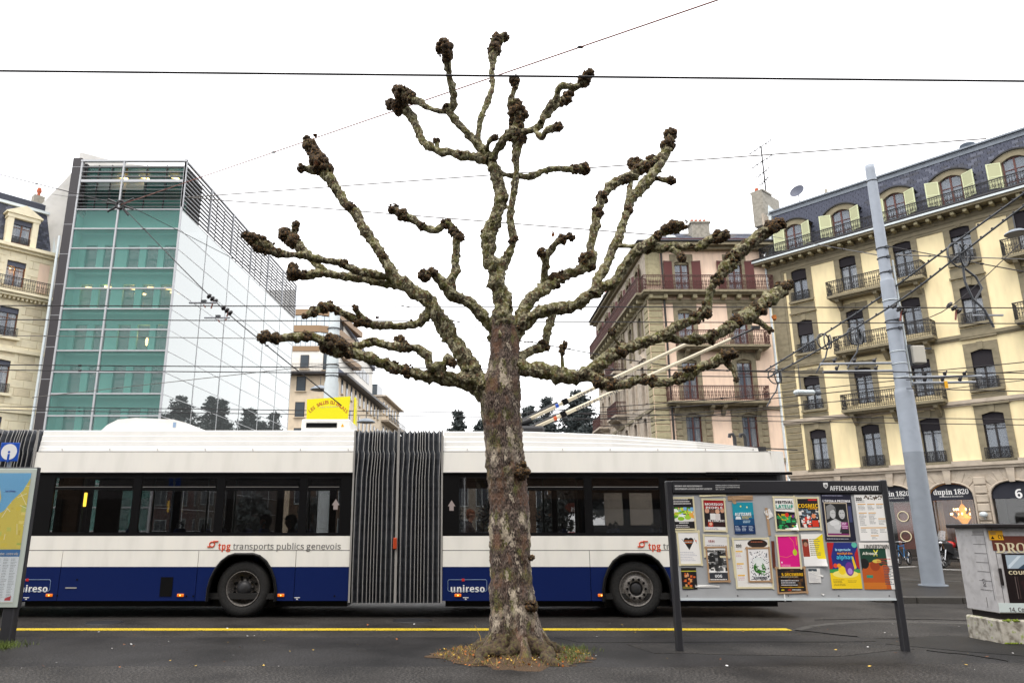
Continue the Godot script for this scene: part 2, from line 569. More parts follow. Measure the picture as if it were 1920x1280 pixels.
	M.moss = textured([[0.3, 0.07, 0.1, 0.01], [0.6, 0.2, 0.27, 0.02], [0.85, 0.32, 0.36, 0.05]], 0.1, 0.4, 0.95, 1.0, 73)
	M.cab_white = textured([[0.15, 0.42, 0.41, 0.41], [0.45, 0.5, 0.49, 0.49], [0.75, 0.54, 0.53, 0.53], [0.9, 0.47, 0.46, 0.45]], 0.02, 1.1, 0.5, 0.0, 74)
	M.cab_dark = plain(0.012, 0.008, 0.008, 0.4)
	M.cab_ink = plain(0.12, 0.115, 0.115, 0.6)
	M.letter_gold = plain(0.68, 0.6, 0.4, 0.6)
	M.sign_yellow = plain(0.85, 0.78, 0.0, 0.5)
	M.sign_orange = plain(0.85, 0.42, 0.005, 0.5)
	M.sign_red = plain(0.5, 0.09, 0.02, 0.6)
	M.sign_blue = plain(0.005, 0.07, 0.42, 0.4)
	M.sign_brown = plain(0.12, 0.025, 0.012, 0.5)
	M.far_glass_clear = glass(0.5, 0.5, 0.5, 0.04)
	M.billboard_green = plain(0.1, 0.5, 0.3, 0.6)
	M.penthouse_glass = plain(0.5, 0.55, 0.58, 0.05, 0.6)
	M.pane_dark = plain(0.06, 0.075, 0.09, 0.08)
	M.shop_brown = weathered(0.14, 0.09, 0.06, 0.2, 0.9, 92, 3.0)
	M.awning = plain(0.018, 0.02, 0.03, 0.85)
	M.shop_dark = plain(0.02, 0.014, 0.01, 0.7)
	M.shop_warm = plain(0.3, 0.17, 0.075, 0.9)
	M.conifer = textured([[0.25, 0.03, 0.04, 0.04], [0.55, 0.06, 0.075, 0.075], [0.85, 0.1, 0.12, 0.12]], 0.09, 1.5, 0.8, 0.0, 75)
	M.far_bark = plain(0.06, 0.05, 0.045, 0.9)
	M.leaf_orange = plain(0.42, 0.13, 0.02, 0.8)
	M.leaf_yellow = plain(0.5, 0.33, 0.06, 0.8)
	M.leaf_brown = plain(0.16, 0.06, 0.02, 0.85)
	M.chrome = plain(0.55, 0.55, 0.56, 0.2, 0.9)
	M.red_paint = plain(0.38, 0.008, 0.008, 0.25)
	M.skin = plain(0.42, 0.22, 0.15, 0.6)
	M.hair_red = plain(0.16, 0.045, 0.015, 0.7)
	M.coat_dark = plain(0.02, 0.018, 0.022, 0.9)

func setup_view() -> void:
	var cam := Camera3D.new()
	cam.name = "camera"
	cam.projection = Camera3D.PROJECTION_FRUSTUM
	cam.near = 0.1
	cam.far = 900.0
	cam.size = 0.1 * 2.0 * 640.0 / 1375.0
	cam.frustum_offset = Vector2(0.1 * 89.0 / 1375.0, 0)
	cam.position = Vector3(0, 1.5, 0)
	cam.rotation.x = atan(355.0 / 1375.0)
	add_child(cam)
	cam.current = true
	var sky := ProceduralSkyMaterial.new()
	sky.sky_top_color = Color(0.93, 0.93, 0.94)
	sky.sky_horizon_color = Color(1, 1, 1)
	sky.sky_curve = 0.2
	sky.ground_bottom_color = Color(0.3, 0.3, 0.3)
	sky.ground_horizon_color = Color(0.4, 0.4, 0.4)
	var env := Environment.new()
	env.background_mode = Environment.BG_SKY
	env.sky = Sky.new()
	env.sky.sky_material = sky
	env.background_energy_multiplier = 1.0
	env.tonemap_mode = Environment.TONE_MAPPER_LINEAR
	env.tonemap_exposure = 2.55
	env.sdfgi_enabled = true
	env.ssao_enabled = true
	env.ssil_enabled = true
	var we := WorldEnvironment.new()
	we.name = "world"
	we.environment = env
	add_child(we)
	var sun := DirectionalLight3D.new()
	sun.name = "sun"
	sun.light_energy = 0.3
	sun.light_angular_distance = 25.0
	sun.light_color = Color(1.0, 0.97, 0.93)
	sun.shadow_enabled = true
	sun.sky_mode = DirectionalLight3D.SKY_MODE_LIGHT_ONLY
	sun.rotation_degrees = Vector3(-62, -25, 0)
	add_child(sun)

func _ready() -> void:
	rng.seed = 7
	sans = SystemFont.new()
	sans.font_names = PackedStringArray(["Droid Sans"])
	bold = SystemFont.new()
	bold.font_names = PackedStringArray(["Droid Sans"])
	bold.font_weight = 700
	serif = SystemFont.new()
	serif.font_names = PackedStringArray(["Droid Serif"])
	serif.font_weight = 700
	setup_view()
	make_materials()
	build_ground()
	build_far_trees()
	build_right_building()
	build_pink_building()
	build_glass_building()
	build_cream_building()
	build_beige_building()
	build_far_terrace()
	build_opposite_buildings()

	build_bus()
	build_plane_tree()
	build_board()
	build_map_panel()
	build_cabinet()
	build_poles()
	build_wires()
	build_street_things()
	build_litter()
const TRUNK := [0.638,-0.050,-9.750,0.486,0.640,0.031,-9.750,0.422,0.636,0.154,-9.750,0.371,0.625,0.309,-9.750,0.326,0.604,0.623,-9.750,0.295,0.587,0.879,-9.750,0.277,0.585,1.138,-9.750,0.269,0.583,1.467,-9.750,0.268,0.581,1.802,-9.750,0.263,0.552,2.142,-9.750,0.265,0.528,2.489,-9.750,0.264,0.505,2.842,-9.750,0.260,0.480,3.130,-9.750,0.279,0.497,3.384,-9.750,0.274,0.537,3.643,-9.750,0.225,0.554,3.867,-9.750,0.212,0.550,4.093,-9.750,0.209,0.539,4.322,-9.750,0.192]
const TRUNK_BURLS := [0.746,2.249,-9.530,0.116,0.819,0.606,-9.530,0.079,0.832,1.178,-9.530,0.040]
const BRANCHES := [
[0.53,4.02,-9.75,0.212,0.53,4.32,-9.74,0.199,0.52,4.55,-9.74,0.156,0.48,4.78,-9.73,0.142,0.42,5.02,-9.72,0.135,0.35,5.25,-9.72,0.124,0.32,5.45,-9.71,0.121,0.37,5.65,-9.71,0.114,0.46,5.85,-9.70,0.107,0.53,6.10,-9.69,0.103,0.52,6.31,-9.69,0.100,0.46,6.51,-9.68,0.097,0.39,6.68,-9.68,0.093,0.29,6.86,-9.67,0.078,0.17,6.98,-9.67,0.062,0.07,7.11,-9.66,0.063,-0.07,7.28,-9.66,0.063,-0.20,7.45,-9.65,0.071,-0.26,7.56,-9.65,-0.063],
[-0.23,7.49,-9.65,0.063,-0.17,7.57,-9.60,0.063,-0.17,7.76,-9.51,0.055,-0.22,7.93,-9.43,0.055,-0.24,8.09,-9.35,0.062,-0.27,8.19,-9.30,-0.093,-0.30,8.29,-9.25,-0.116],
[-0.23,7.51,-9.65,0.055,-0.41,7.57,-9.73,0.040,-0.57,7.68,-9.81,0.048,-0.70,7.82,-9.88,0.057,-0.83,7.93,-9.94,-0.090,-0.95,8.02,-10.00,-0.123,-1.05,8.13,-10.05,-0.075],
[0.34,6.71,-9.65,0.085,0.19,6.79,-9.71,0.078,-0.05,6.85,-9.79,0.071,-0.21,6.94,-9.84,0.071,-0.37,6.99,-9.90,0.068,-0.53,7.10,-9.95,0.068,-0.64,7.24,-10.00,0.065,-0.70,7.42,-10.05,0.065,-0.79,7.64,-10.11,0.074,-0.88,7.81,-10.16,0.091,-1.01,7.93,-10.21,-0.125,-1.15,8.00,-10.25,-0.084],
[-0.41,7.07,-10.05,0.040,-0.42,7.19,-10.08,0.041,-0.43,7.28,-10.10,-0.049],
[0.26,6.85,-9.65,0.054,0.20,7.05,-9.68,0.051,0.21,7.22,-9.70,0.051,0.27,7.51,-9.74,0.052,0.35,7.75,-9.78,0.056,0.42,8.00,-9.81,0.053,0.42,8.31,-9.85,0.053,0.44,8.56,-9.88,0.066,0.46,8.75,-9.91,-0.100,0.49,8.92,-9.93,-0.100,0.63,9.01,-9.95,-0.067],
[0.32,6.84,-9.65,0.047,0.35,6.94,-9.53,0.038,0.44,6.96,-9.45,-0.054],
[0.39,6.71,-9.65,0.085,0.46,6.83,-9.60,0.070,0.55,6.94,-9.54,0.066,0.65,7.03,-9.49,0.069,0.72,7.11,-9.45,0.092],
[0.48,4.91,-9.75,0.090,0.56,5.16,-9.72,0.071,0.65,5.32,-9.70,0.068,0.69,5.48,-9.68,-0.072,0.66,5.63,-9.66,0.057,0.65,5.83,-9.64,0.053,0.68,6.02,-9.61,0.057,0.72,6.26,-9.59,0.053,0.74,6.49,-9.56,0.057,0.74,6.65,-9.54,0.065,0.76,6.81,-9.52,0.084,0.76,6.99,-9.50,-0.123,0.75,7.15,-9.49,-0.116,0.77,7.34,-9.47,-0.131,0.74,7.47,-9.45,-0.093],
[0.70,7.35,-9.45,0.054,0.66,7.51,-9.42,0.050,0.70,7.63,-9.39,0.043,0.73,7.75,-9.37,-0.054,0.72,7.83,-9.35,-0.070],
[0.80,7.04,-9.45,0.069,0.98,7.05,-9.38,0.065,1.07,7.09,-9.34,0.061,1.13,7.22,-9.29,0.049,1.19,7.32,-9.24,0.049,1.28,7.38,-9.20,0.057,1.32,7.48,-9.15,0.057,1.36,7.57,-9.12,0.056,1.49,7.53,-9.07,0.049,1.59,7.52,-9.03,0.056,1.67,7.57,-8.99,-0.082,1.72,7.65,-8.95,-0.074],
[1.08,7.08,-9.25,0.053,1.21,7.29,-9.32,0.046,1.30,7.40,-9.36,0.050,1.38,7.51,-9.40,-0.069,1.51,7.60,-9.45,-0.093],
[1.00,7.02,-9.35,0.046,1.08,6.79,-9.18,0.045,1.11,6.82,-9.09,0.048,1.16,6.82,-8.99,0.051,1.26,6.77,-8.85,-0.065],
[0.49,6.50,-9.65,0.062,0.61,6.50,-9.71,0.046,0.77,6.52,-9.78,0.051,0.98,6.57,-9.87,0.059,1.14,6.68,-9.95,0.052,1.32,6.77,-10.03,0.052,1.53,6.80,-10.12,0.057,1.67,6.84,-10.18,-0.073,1.84,6.89,-10.25,-0.090],
[0.61,4.12,-9.70,0.132,0.73,4.32,-9.74,0.103,0.85,4.52,-9.77,0.089,0.97,4.68,-9.80,0.090,1.12,4.81,-9.84,0.105,1.28,4.93,-9.87,-0.106,1.40,5.02,-9.89,-0.099,1.56,5.08,-9.92,0.076,1.68,5.15,-9.94,0.084,1.78,5.26,-9.96,-0.131,1.85,5.37,-9.98,0.085,1.84,5.51,-10.00,0.066,1.89,5.71,-10.03,0.067,1.94,5.89,-10.05,0.079,1.97,6.07,-10.08,-0.095,2.02,6.21,-10.10,0.072,2.08,6.35,-10.12,-0.096,2.18,6.50,-10.14,0.081,2.31,6.62,-10.17,0.077,2.43,6.69,-10.19,-0.089,2.56,6.75,-10.21,0.098,2.66,6.85,-10.23,-0.098,2.78,6.95,-10.25,-0.115,2.92,7.02,-10.27,-0.107,3.05,7.09,-10.29,0.099,3.13,7.20,-10.31,0.091,3.18,7.35,-10.33,-0.108,3.24,7.53,-10.35,-0.092],
[2.65,6.84,-10.25,0.066,2.65,7.04,-10.35,-0.100],
[2.57,6.73,-10.25,0.041,2.49,6.49,-10.14,0.040,2.44,6.29,-10.05,0.040],
[0.65,4.06,-9.75,0.132,0.76,4.22,-9.71,0.117,0.87,4.30,-9.68,0.103,1.02,4.40,-9.64,0.095,1.20,4.45,-9.60,0.091,1.37,4.44,-9.57,0.095,1.55,4.48,-9.53,0.094,1.73,4.61,-9.48,0.094,1.87,4.69,-9.45,0.094,1.98,4.73,-9.42,0.087,2.09,4.83,-9.39,0.079,2.16,4.96,-9.36,0.072,2.27,5.10,-9.32,0.072,2.41,5.20,-9.28,0.072,2.51,5.27,-9.26,0.068,2.62,5.36,-9.23,-0.068,2.73,5.43,-9.20,-0.079,2.82,5.46,-9.18,-0.086,2.94,5.48,-9.15,-0.065],
[1.73,4.59,-9.40,0.086,1.84,4.84,-9.45,0.073,1.98,5.09,-9.51,0.070,2.07,5.31,-9.55,0.074,2.16,5.48,-9.58,0.075,2.22,5.65,-9.62,0.068,2.28,5.81,-9.65,0.068,2.34,5.92,-9.67,-0.072,2.39,6.10,-9.70,0.077,2.50,6.24,-9.73,0.077,2.63,6.39,-9.77,0.082,2.74,6.53,-9.80,0.094,2.85,6.67,-9.83,0.071,2.92,6.80,-9.85,0.071],
[2.76,6.54,-9.85,0.047,2.92,6.47,-9.79,0.047,3.01,6.44,-9.75,-0.062],
[2.11,5.35,-9.55,0.045,2.22,5.31,-9.49,0.037,2.34,5.28,-9.43,0.044,2.50,5.22,-9.35,-0.073,2.66,5.19,-9.27,0.065,2.81,5.18,-9.18,0.057,2.96,5.15,-9.10,0.057,3.08,5.12,-9.03,0.056,3.20,5.17,-8.96,0.063,3.30,5.20,-8.90,-0.083,3.38,5.21,-8.85,-0.062],
[2.73,5.11,-9.05,0.049,2.79,5.03,-9.02,0.049,2.83,4.95,-9.00,-0.056],
[1.15,4.84,-9.95,0.069,1.14,5.03,-9.82,0.060,1.14,5.18,-9.73,0.064,1.09,5.28,-9.65,-0.067],
[1.14,5.22,-9.75,0.053,1.27,5.41,-9.70,0.045,1.39,5.49,-9.67,-0.068,1.50,5.52,-9.65,-0.060],
[0.61,3.63,-9.75,0.174,0.75,3.64,-9.73,0.138,0.88,3.63,-9.72,0.123,1.00,3.61,-9.71,0.123,1.18,3.55,-9.69,0.115,1.36,3.51,-9.66,0.115,1.53,3.51,-9.64,0.107,1.67,3.56,-9.63,0.107,1.77,3.63,-9.61,0.100,1.85,3.69,-9.60,0.097,1.98,3.78,-9.59,0.100,2.11,3.86,-9.57,-0.108,2.28,3.91,-9.55,0.093,2.46,3.97,-9.53,0.086,2.64,4.03,-9.51,0.079,2.82,4.13,-9.48,0.075,2.96,4.19,-9.46,0.075,3.10,4.26,-9.45,-0.086,3.21,4.32,-9.43,-0.093,3.26,4.43,-9.42,0.061,3.30,4.56,-9.41,0.057,3.33,4.67,-9.39,0.072,3.41,4.78,-9.38,-0.086,3.53,4.92,-9.36,0.094,3.64,5.08,-9.34,-0.101,3.79,5.20,-9.32,0.094,3.94,5.31,-9.30,0.087,4.05,5.42,-9.28,0.094,4.18,5.48,-9.26,-0.101,4.28,5.53,-9.25,-0.080],
[2.54,4.00,-9.55,0.072,2.74,4.03,-9.61,0.061,2.94,4.02,-9.67,0.062,3.22,4.05,-9.76,0.081,3.43,4.10,-9.82,-0.096,3.60,4.19,-9.88,0.097,3.83,4.34,-9.95,-0.105,4.06,4.48,-10.02,0.114,4.20,4.57,-10.06,-0.115,4.36,4.71,-10.12,0.100,4.53,4.81,-10.17,0.101,4.66,4.94,-10.22,-0.109,4.78,5.01,-10.25,-0.063],
[4.07,4.44,-10.05,0.053,4.19,4.37,-10.01,0.049,4.27,4.29,-9.98,0.045,4.31,4.22,-9.95,-0.038],
[1.67,3.52,-9.60,0.100,1.80,3.42,-9.55,-0.106,1.93,3.36,-9.51,-0.106,2.05,3.35,-9.48,0.067,2.19,3.38,-9.44,0.063,2.36,3.41,-9.39,-0.077,2.45,3.38,-9.36,-0.076,2.61,3.36,-9.31,0.062,2.77,3.40,-9.26,-0.076,2.90,3.44,-9.22,0.065,3.03,3.52,-9.18,0.061,3.16,3.56,-9.14,0.068,3.26,3.63,-9.10,0.075,3.34,3.67,-9.07,-0.081,3.42,3.68,-9.05,-0.061],
[3.34,3.62,-9.15,0.061,3.39,3.52,-9.11,0.047,3.42,3.43,-9.08,0.040,3.42,3.34,-9.05,-0.034],
[3.09,3.52,-9.25,0.041,2.93,3.51,-9.19,-0.048,2.83,3.50,-9.15,-0.041],
[1.32,3.58,-9.65,0.029,1.32,3.75,-9.63,0.023,1.31,3.83,-9.61,-0.043,1.33,3.93,-9.60,-0.058],
[2.09,3.91,-9.55,0.029,2.01,3.99,-9.49,0.023,1.97,4.07,-9.45,-0.050],
[0.71,3.78,-9.75,0.095,0.83,3.85,-9.79,0.073,0.97,3.92,-9.83,0.077,1.09,3.98,-9.87,-0.081,1.15,4.12,-9.90,0.067,1.17,4.26,-9.94,0.068,1.22,4.37,-9.97,0.075,1.24,4.49,-10.00,0.068],
[0.46,3.12,-9.75,0.215,0.30,3.29,-9.77,0.194,0.18,3.49,-9.78,0.174,0.05,3.71,-9.80,0.146,-0.08,3.92,-9.81,0.132,-0.19,4.11,-9.83,0.122,-0.31,4.31,-9.84,0.123,-0.42,4.51,-9.86,0.116,-0.53,4.66,-9.87,0.109,-0.69,4.78,-9.88,0.102,-0.86,4.90,-9.89,0.102,-1.00,5.02,-9.90,0.099,-1.09,5.17,-9.91,0.088,-1.18,5.32,-9.92,-0.085,-1.31,5.53,-9.94,0.077,-1.41,5.67,-9.95,0.082,-1.49,5.80,-9.96,0.086,-1.57,5.97,-9.97,0.082,-1.70,6.11,-9.98,-0.094,-1.78,6.20,-9.98,0.087,-1.87,6.36,-9.99,0.083,-1.96,6.51,-10.00,0.084,-2.04,6.63,-10.01,0.096,-2.12,6.78,-10.02,-0.144,-2.20,6.89,-10.03,-0.137,-2.27,7.03,-10.04,-0.105,-2.36,7.16,-10.04,-0.097,-2.40,7.26,-10.05,-0.065],
[-2.15,6.77,-10.05,0.080,-2.30,6.74,-10.00,0.064,-2.44,6.74,-9.95,-0.064],
[-0.97,5.02,-10.05,0.093,-1.21,5.05,-9.98,0.065,-1.42,5.07,-9.93,0.065,-1.58,5.11,-9.88,0.065,-1.73,5.18,-9.84,-0.072,-1.88,5.20,-9.79,0.061,-2.01,5.21,-9.76,0.057,-2.27,5.25,-9.69,0.060,-2.43,5.25,-9.64,0.056,-2.61,5.25,-9.59,-0.067,-2.74,5.31,-9.55,-0.104,-2.86,5.36,-9.51,-0.111,-2.96,5.42,-9.48,-0.081,-3.04,5.46,-9.45,-0.052],
[-0.84,4.91,-10.05,0.085,-1.05,4.95,-10.09,0.070,-1.25,5.01,-10.13,0.066,-1.66,5.12,-10.21,0.067,-1.98,5.18,-10.27,0.067,-2.12,5.27,-10.30,0.063,-2.29,5.45,-10.34,0.068,-2.47,5.62,-10.38,0.081,-2.60,5.76,-10.41,-0.105,-2.73,5.87,-10.44,-0.106,-2.78,5.94,-10.45,-0.065],
[-2.66,5.82,-10.45,0.065,-2.60,5.97,-10.45,-0.057,-2.59,6.05,-10.45,-0.057],
[-1.97,5.20,-10.30,0.063,-2.10,5.20,-10.27,0.067,-2.28,5.15,-10.23,0.071,-2.39,5.15,-10.20,-0.071,-2.51,5.16,-10.17,-0.102,-2.52,5.25,-10.15,-0.070],
[-0.48,4.60,-9.95,0.091,-0.53,4.44,-9.90,0.075,-0.61,4.33,-9.85,0.071,-0.80,4.25,-9.78,0.067,-1.10,4.22,-9.67,0.062,-1.24,4.22,-9.62,0.062,-1.34,4.24,-9.58,-0.072,-1.44,4.25,-9.54,-0.079,-1.58,4.32,-9.48,0.058,-1.70,4.36,-9.43,-0.057,-1.79,4.41,-9.39,-0.071,-1.88,4.39,-9.35,-0.078,-2.00,4.31,-9.30,-0.064,-2.10,4.23,-9.25,-0.042],
[-1.38,4.25,-9.55,0.051,-1.43,4.34,-9.49,0.043,-1.48,4.40,-9.45,-0.047],
[0.15,3.49,-9.80,0.160,-0.01,3.48,-9.75,0.130,-0.17,3.49,-9.71,0.108,-0.46,3.49,-9.62,0.093,-0.76,3.55,-9.53,-0.092,-0.94,3.59,-9.48,-0.092,-1.13,3.65,-9.41,0.077,-1.32,3.71,-9.35,0.077,-1.50,3.76,-9.29,-0.097,-1.62,3.78,-9.25,-0.146,-1.75,3.84,-9.21,-0.131,-1.89,3.90,-9.16,0.062,-2.03,3.92,-9.11,-0.069,-2.21,3.89,-9.06,0.065,-2.40,3.86,-8.99,-0.068,-2.53,3.87,-8.95,-0.081],
[-0.34,3.48,-9.55,0.078,-0.30,3.63,-9.53,0.071,-0.38,3.61,-9.52,0.071,-0.47,3.62,-9.51,0.067,-0.48,3.72,-9.49,0.067,-0.60,3.83,-9.47,0.067,-0.80,3.87,-9.44,-0.074,-0.96,3.87,-9.42,0.064,-1.10,3.89,-9.40,0.060,-1.25,3.92,-9.38,0.060,-1.38,3.87,-9.37,0.060,-1.48,3.83,-9.35,0.063],
[-0.84,3.88,-9.45,0.057,-0.87,3.96,-9.45,-0.064],
[-0.26,3.64,-9.55,0.050,-0.22,3.75,-9.52,0.050,-0.16,3.66,-9.50,-0.057],
[0.43,4.21,-9.75,0.125,0.30,4.29,-9.71,0.095,0.14,4.47,-9.64,0.088,-0.07,4.58,-9.58,0.080,-0.18,4.63,-9.54,0.087,-0.27,4.73,-9.50,0.080,-0.36,4.83,-9.47,0.073,-0.43,4.91,-9.44,-0.065,-0.55,4.85,-9.40,-0.080],
[-0.17,4.61,-9.50,0.080,-0.17,4.78,-9.50,0.073,-0.13,4.95,-9.49,0.066,-0.12,5.09,-9.49,0.066,-0.12,5.32,-9.48,0.070,-0.10,5.45,-9.48,-0.089,-0.16,5.55,-9.48,-0.074,-0.26,5.64,-9.47,-0.074,-0.38,5.54,-9.47,0.059,-0.49,5.56,-9.47,0.056,-0.59,5.60,-9.46,-0.063,-0.73,5.70,-9.46,0.067,-0.86,5.75,-9.45,-0.082,-0.99,5.85,-9.45,-0.074]]
const WIRES := [
["thick black overhead wire crossing straight over the top of the tree","wire",0.011,0.0,"overhead_wire",[-6.15,6.09,-6.60,6.98,5.94,-6.60]],
["thin reddish span wire slanting from the top edge down to the left wire junction","wire_rust",0.014,0.0,"overhead_wire",[5.33,9.89,-9.50,-13.25,13.64,-26.00]],
["thin pale wire running from the glass block up to the slate roof","wire_grey",0.042,0.0,"overhead_wire",[-22.26,27.36,-54.00,33.26,25.68,-42.00]],
["thin pale wire falling from the glass block to the pink house","wire_grey",0.042,0.0,"overhead_wire",[-22.34,27.45,-54.20,14.04,21.34,-47.50]],
["contact wire above the bus, upper of the pair","wire",0.011,0.0,"overhead_wire",[-11.86,5.83,-13.90,13.51,5.77,-13.90]],
["contact wire above the bus, lower of the pair","wire",0.011,0.0,"overhead_wire",[-12.69,5.85,-14.95,14.45,5.74,-14.95]],
["black contact wire just above the yellow billboard, nearer of two","wire",0.014,0.0,"overhead_wire",[-16.04,5.84,-19.20,18.24,5.56,-19.20]],
["black contact wire just above the yellow billboard, farther of two","wire",0.014,0.0,"overhead_wire",[-16.43,5.81,-19.70,18.67,5.49,-19.70]],
["grey wire passing across the middle of the yellow billboard","wire",0.018,0.0,"overhead_wire",[-24.71,6.54,-30.00,28.04,5.87,-30.00]],
["grey wire low behind the bus roof, under the billboard lettering","wire",0.018,0.0,"overhead_wire",[-25.50,6.57,-31.00,28.91,5.77,-31.00]],
["faint wire crossing the mirrored wall at mid height","wire_grey",0.018,0.0,"overhead_wire",[-24.12,10.33,-33.00,3.20,10.02,-33.00]],
["faint wire sloping over the lower mirrored wall","wire_grey",0.018,0.0,"overhead_wire",[-21.51,7.92,-36.00,3.49,10.79,-36.00]],
["thin wire from the wire junction to the left edge, upper","wire",0.018,0.0,"overhead_wire",[-23.87,17.78,-30.00,-13.25,13.64,-26.00]],
["thin wire from the wire junction to the left edge, lower","wire",0.008,0.0,"overhead_wire",[-26.87,18.96,-34.00,-13.25,13.64,-26.00]],
["black span cable falling from the wire junction to the contact wires","wire",0.02,0.0,"overhead_wire",[-13.25,13.64,-26.00,-8.66,9.21,-24.00,-6.40,7.30,-23.00,-4.07,5.51,-24.00]],
["black span wire from the wire junction towards the mirrored wall","wire",0.012,0.0,"overhead_wire",[-13.25,13.64,-26.00,-12.46,13.37,-26.00,-8.24,12.63,-33.00]],
["thin wire rising from the billboard to the right past the trunk","wire_grey",0.018,0.0,"overhead_wire",[-9.57,15.80,-40.00,7.89,9.85,-38.00]],
["dark wire under the pink house's lowest balcony, top of the bundle","wire",0.014,0.0,"overhead_wire",[2.18,5.46,-25.00,7.40,5.65,-24.00,13.43,5.97,-22.00]],
["dark wire under the pink house's lowest balcony, middle of the bundle","wire",0.016,0.0,"overhead_wire",[2.18,5.31,-25.00,7.38,5.48,-24.00,13.41,5.80,-22.00]],
["dark wire under the pink house's lowest balcony, bottom of the bundle","wire",0.012,0.0,"overhead_wire",[2.17,5.09,-25.00,7.37,5.25,-24.00,13.36,5.47,-22.00]],
["thin wire across the pink house's second balcony","wire",0.015,0.0,"overhead_wire",[1.88,6.92,-21.00,6.70,6.11,-21.00,12.54,5.83,-20.50]],
["thin wire across the yellow house below the white lamp","wire",0.015,0.0,"overhead_wire",[5.29,5.36,-28.00,12.94,6.18,-28.00,22.42,7.13,-27.00]],
["insulated span wire from the mast's upper clamp to the right edge","wire",0.014,0.0,"overhead_wire",[12.39,9.52,-20.00,14.61,7.48,-17.00]],
["short span wire from the mast's upper clamp towards the roof cornice","wire",0.015,0.0,"overhead_wire",[12.10,9.29,-20.10,19.20,19.95,-44.00]],
["thin wire from the mast to the upper right edge","wire_grey",0.018,0.0,"overhead_wire",[12.53,9.26,-20.00,22.50,11.37,-26.00]],
["thin slanting wire from the cable coils to the right edge","wire",0.013,0.0,"overhead_wire",[12.38,7.21,-20.00,13.64,7.61,-19.50,16.79,10.43,-19.00]],
["thin wire along the mast's lower bracket to the right edge","wire",0.013,0.0,"overhead_wire",[12.19,5.70,-19.80,15.04,5.70,-18.00]],
["second thin wire along the mast's lower bracket to the right edge","wire",0.013,0.0,"overhead_wire",[12.16,5.52,-19.80,14.99,5.46,-18.00]],
["third thin wire along the mast's lower bracket to the right edge","wire",0.013,0.0,"overhead_wire",[12.13,5.28,-19.80,14.86,4.84,-18.00]],
["thick black feeder cable crossing in front of the yellow house, upper","cable",0.025,0.0,"overhead_wire",[13.71,9.60,-15.00,13.71,9.50,-16.50,13.01,8.89,-18.20,12.23,8.15,-20.50,11.43,7.57,-22.00,10.01,6.65,-24.00]],
["thick black feeder cable crossing in front of the yellow house, lower","cable",0.025,0.0,"overhead_wire",[13.17,8.95,-14.50,13.24,8.93,-16.00,12.67,8.33,-17.60,12.10,7.70,-19.40,10.99,6.95,-21.50,9.87,6.32,-23.40]]]
const COIL_A := Vector3(12.81, 8.40, -17.80)
const COIL_B := Vector3(10.98, 7.08, -21.60)
const COIL_C := Vector3(11.73, 7.14, -21.20)
const COIL_D := Vector3(10.24, 6.42, -23.60)

func slab(xz: PackedVector2Array, y0: float, y1: float) -> MB:
	var p := PackedVector2Array()
	for q in xz:
		p.append(Vector2(q.x, -q.y))
	return MB.new().ext(p, y0, y1, Transform3D(Basis(Vector3(1, 0, 0), Vector3(0, 0, -1), Vector3(0, 1, 0)), Vector3()))

func sheet(pts: Array, y: float) -> MB:
	var p := PackedVector2Array()
	for q in pts:
		p.append(Vector2(q[0], -q[1]))
	var m := MB.new()
	if Geometry2D.is_polygon_clockwise(p):
		p.reverse()
	var tr := Geometry2D.triangulate_polygon(p)
	for i in range(0, tr.size(), 3):
		var a := p[tr[i]]
		var b := p[tr[i + 1]]
		var c := p[tr[i + 2]]
		if (b - a).cross(c - a) < 0:
			var x := b
			b = c
			c = x
		m.tri(Vector3(a.x, y, -a.y), Vector3(b.x, y, -b.y), Vector3(c.x, y, -c.y))
	for i in p.size():   # the edge goes down into what lies below
		var a := p[i]
		var b := p[(i + 1) % p.size()]
		m.quad(Vector3(a.x, y - 0.015, -a.y), Vector3(b.x, y - 0.015, -b.y), Vector3(b.x, y, -b.y), Vector3(a.x, y, -a.y))
	return m

# an outline with the slight unevenness of hand-laid asphalt
func uneven(pts: Array, amount: float, sd: int) -> Array:
	var f := FastNoiseLite.new()
	f.seed = sd
	f.frequency = 0.9
	var out := []
	for i in pts.size():
		var a := Vector2(pts[i][0], pts[i][1])
		var b := Vector2(pts[(i + 1) % pts.size()][0], pts[(i + 1) % pts.size()][1])
		var k := maxi(1, int(minf(a.distance_to(b), 14.0) / 0.35))
		for j in k:
			var q := a.lerp(b, float(j) / k)
			out.append([q.x + f.get_noise_2d(q.x * 1.7, q.y * 1.7) * amount, q.y + f.get_noise_2d(q.x * 1.7 + 50, q.y * 1.7) * amount])
	return out

func crack(pts: Array, w: float, y: float, sd: int) -> MB:
	var f := FastNoiseLite.new()
	f.seed = sd
	f.frequency = 2.0
	var a := []
	var b := []
	for i in pts.size() - 1:
		var p := Vector2(pts[i][0], pts[i][1])
		var q := Vector2(pts[i + 1][0], pts[i + 1][1])
		var k := maxi(2, int(p.distance_to(q) / 0.12))
		var nn := (q - p).orthogonal().normalized()
		for j in k + (1 if i == pts.size() - 2 else 0):
			var c := p.lerp(q, float(j) / k)
			c += nn * f.get_noise_2d(c.x, c.y) * 0.07
			var ww := w * (0.6 + 0.6 * absf(f.get_noise_2d(c.x * 3, c.y * 3 + 20)))
			a.append([c.x + nn.x * ww, c.y + nn.y * ww])
			b.append([c.x - nn.x * ww, c.y - nn.y * ww])
	b.reverse()
	return sheet(a + b, y)

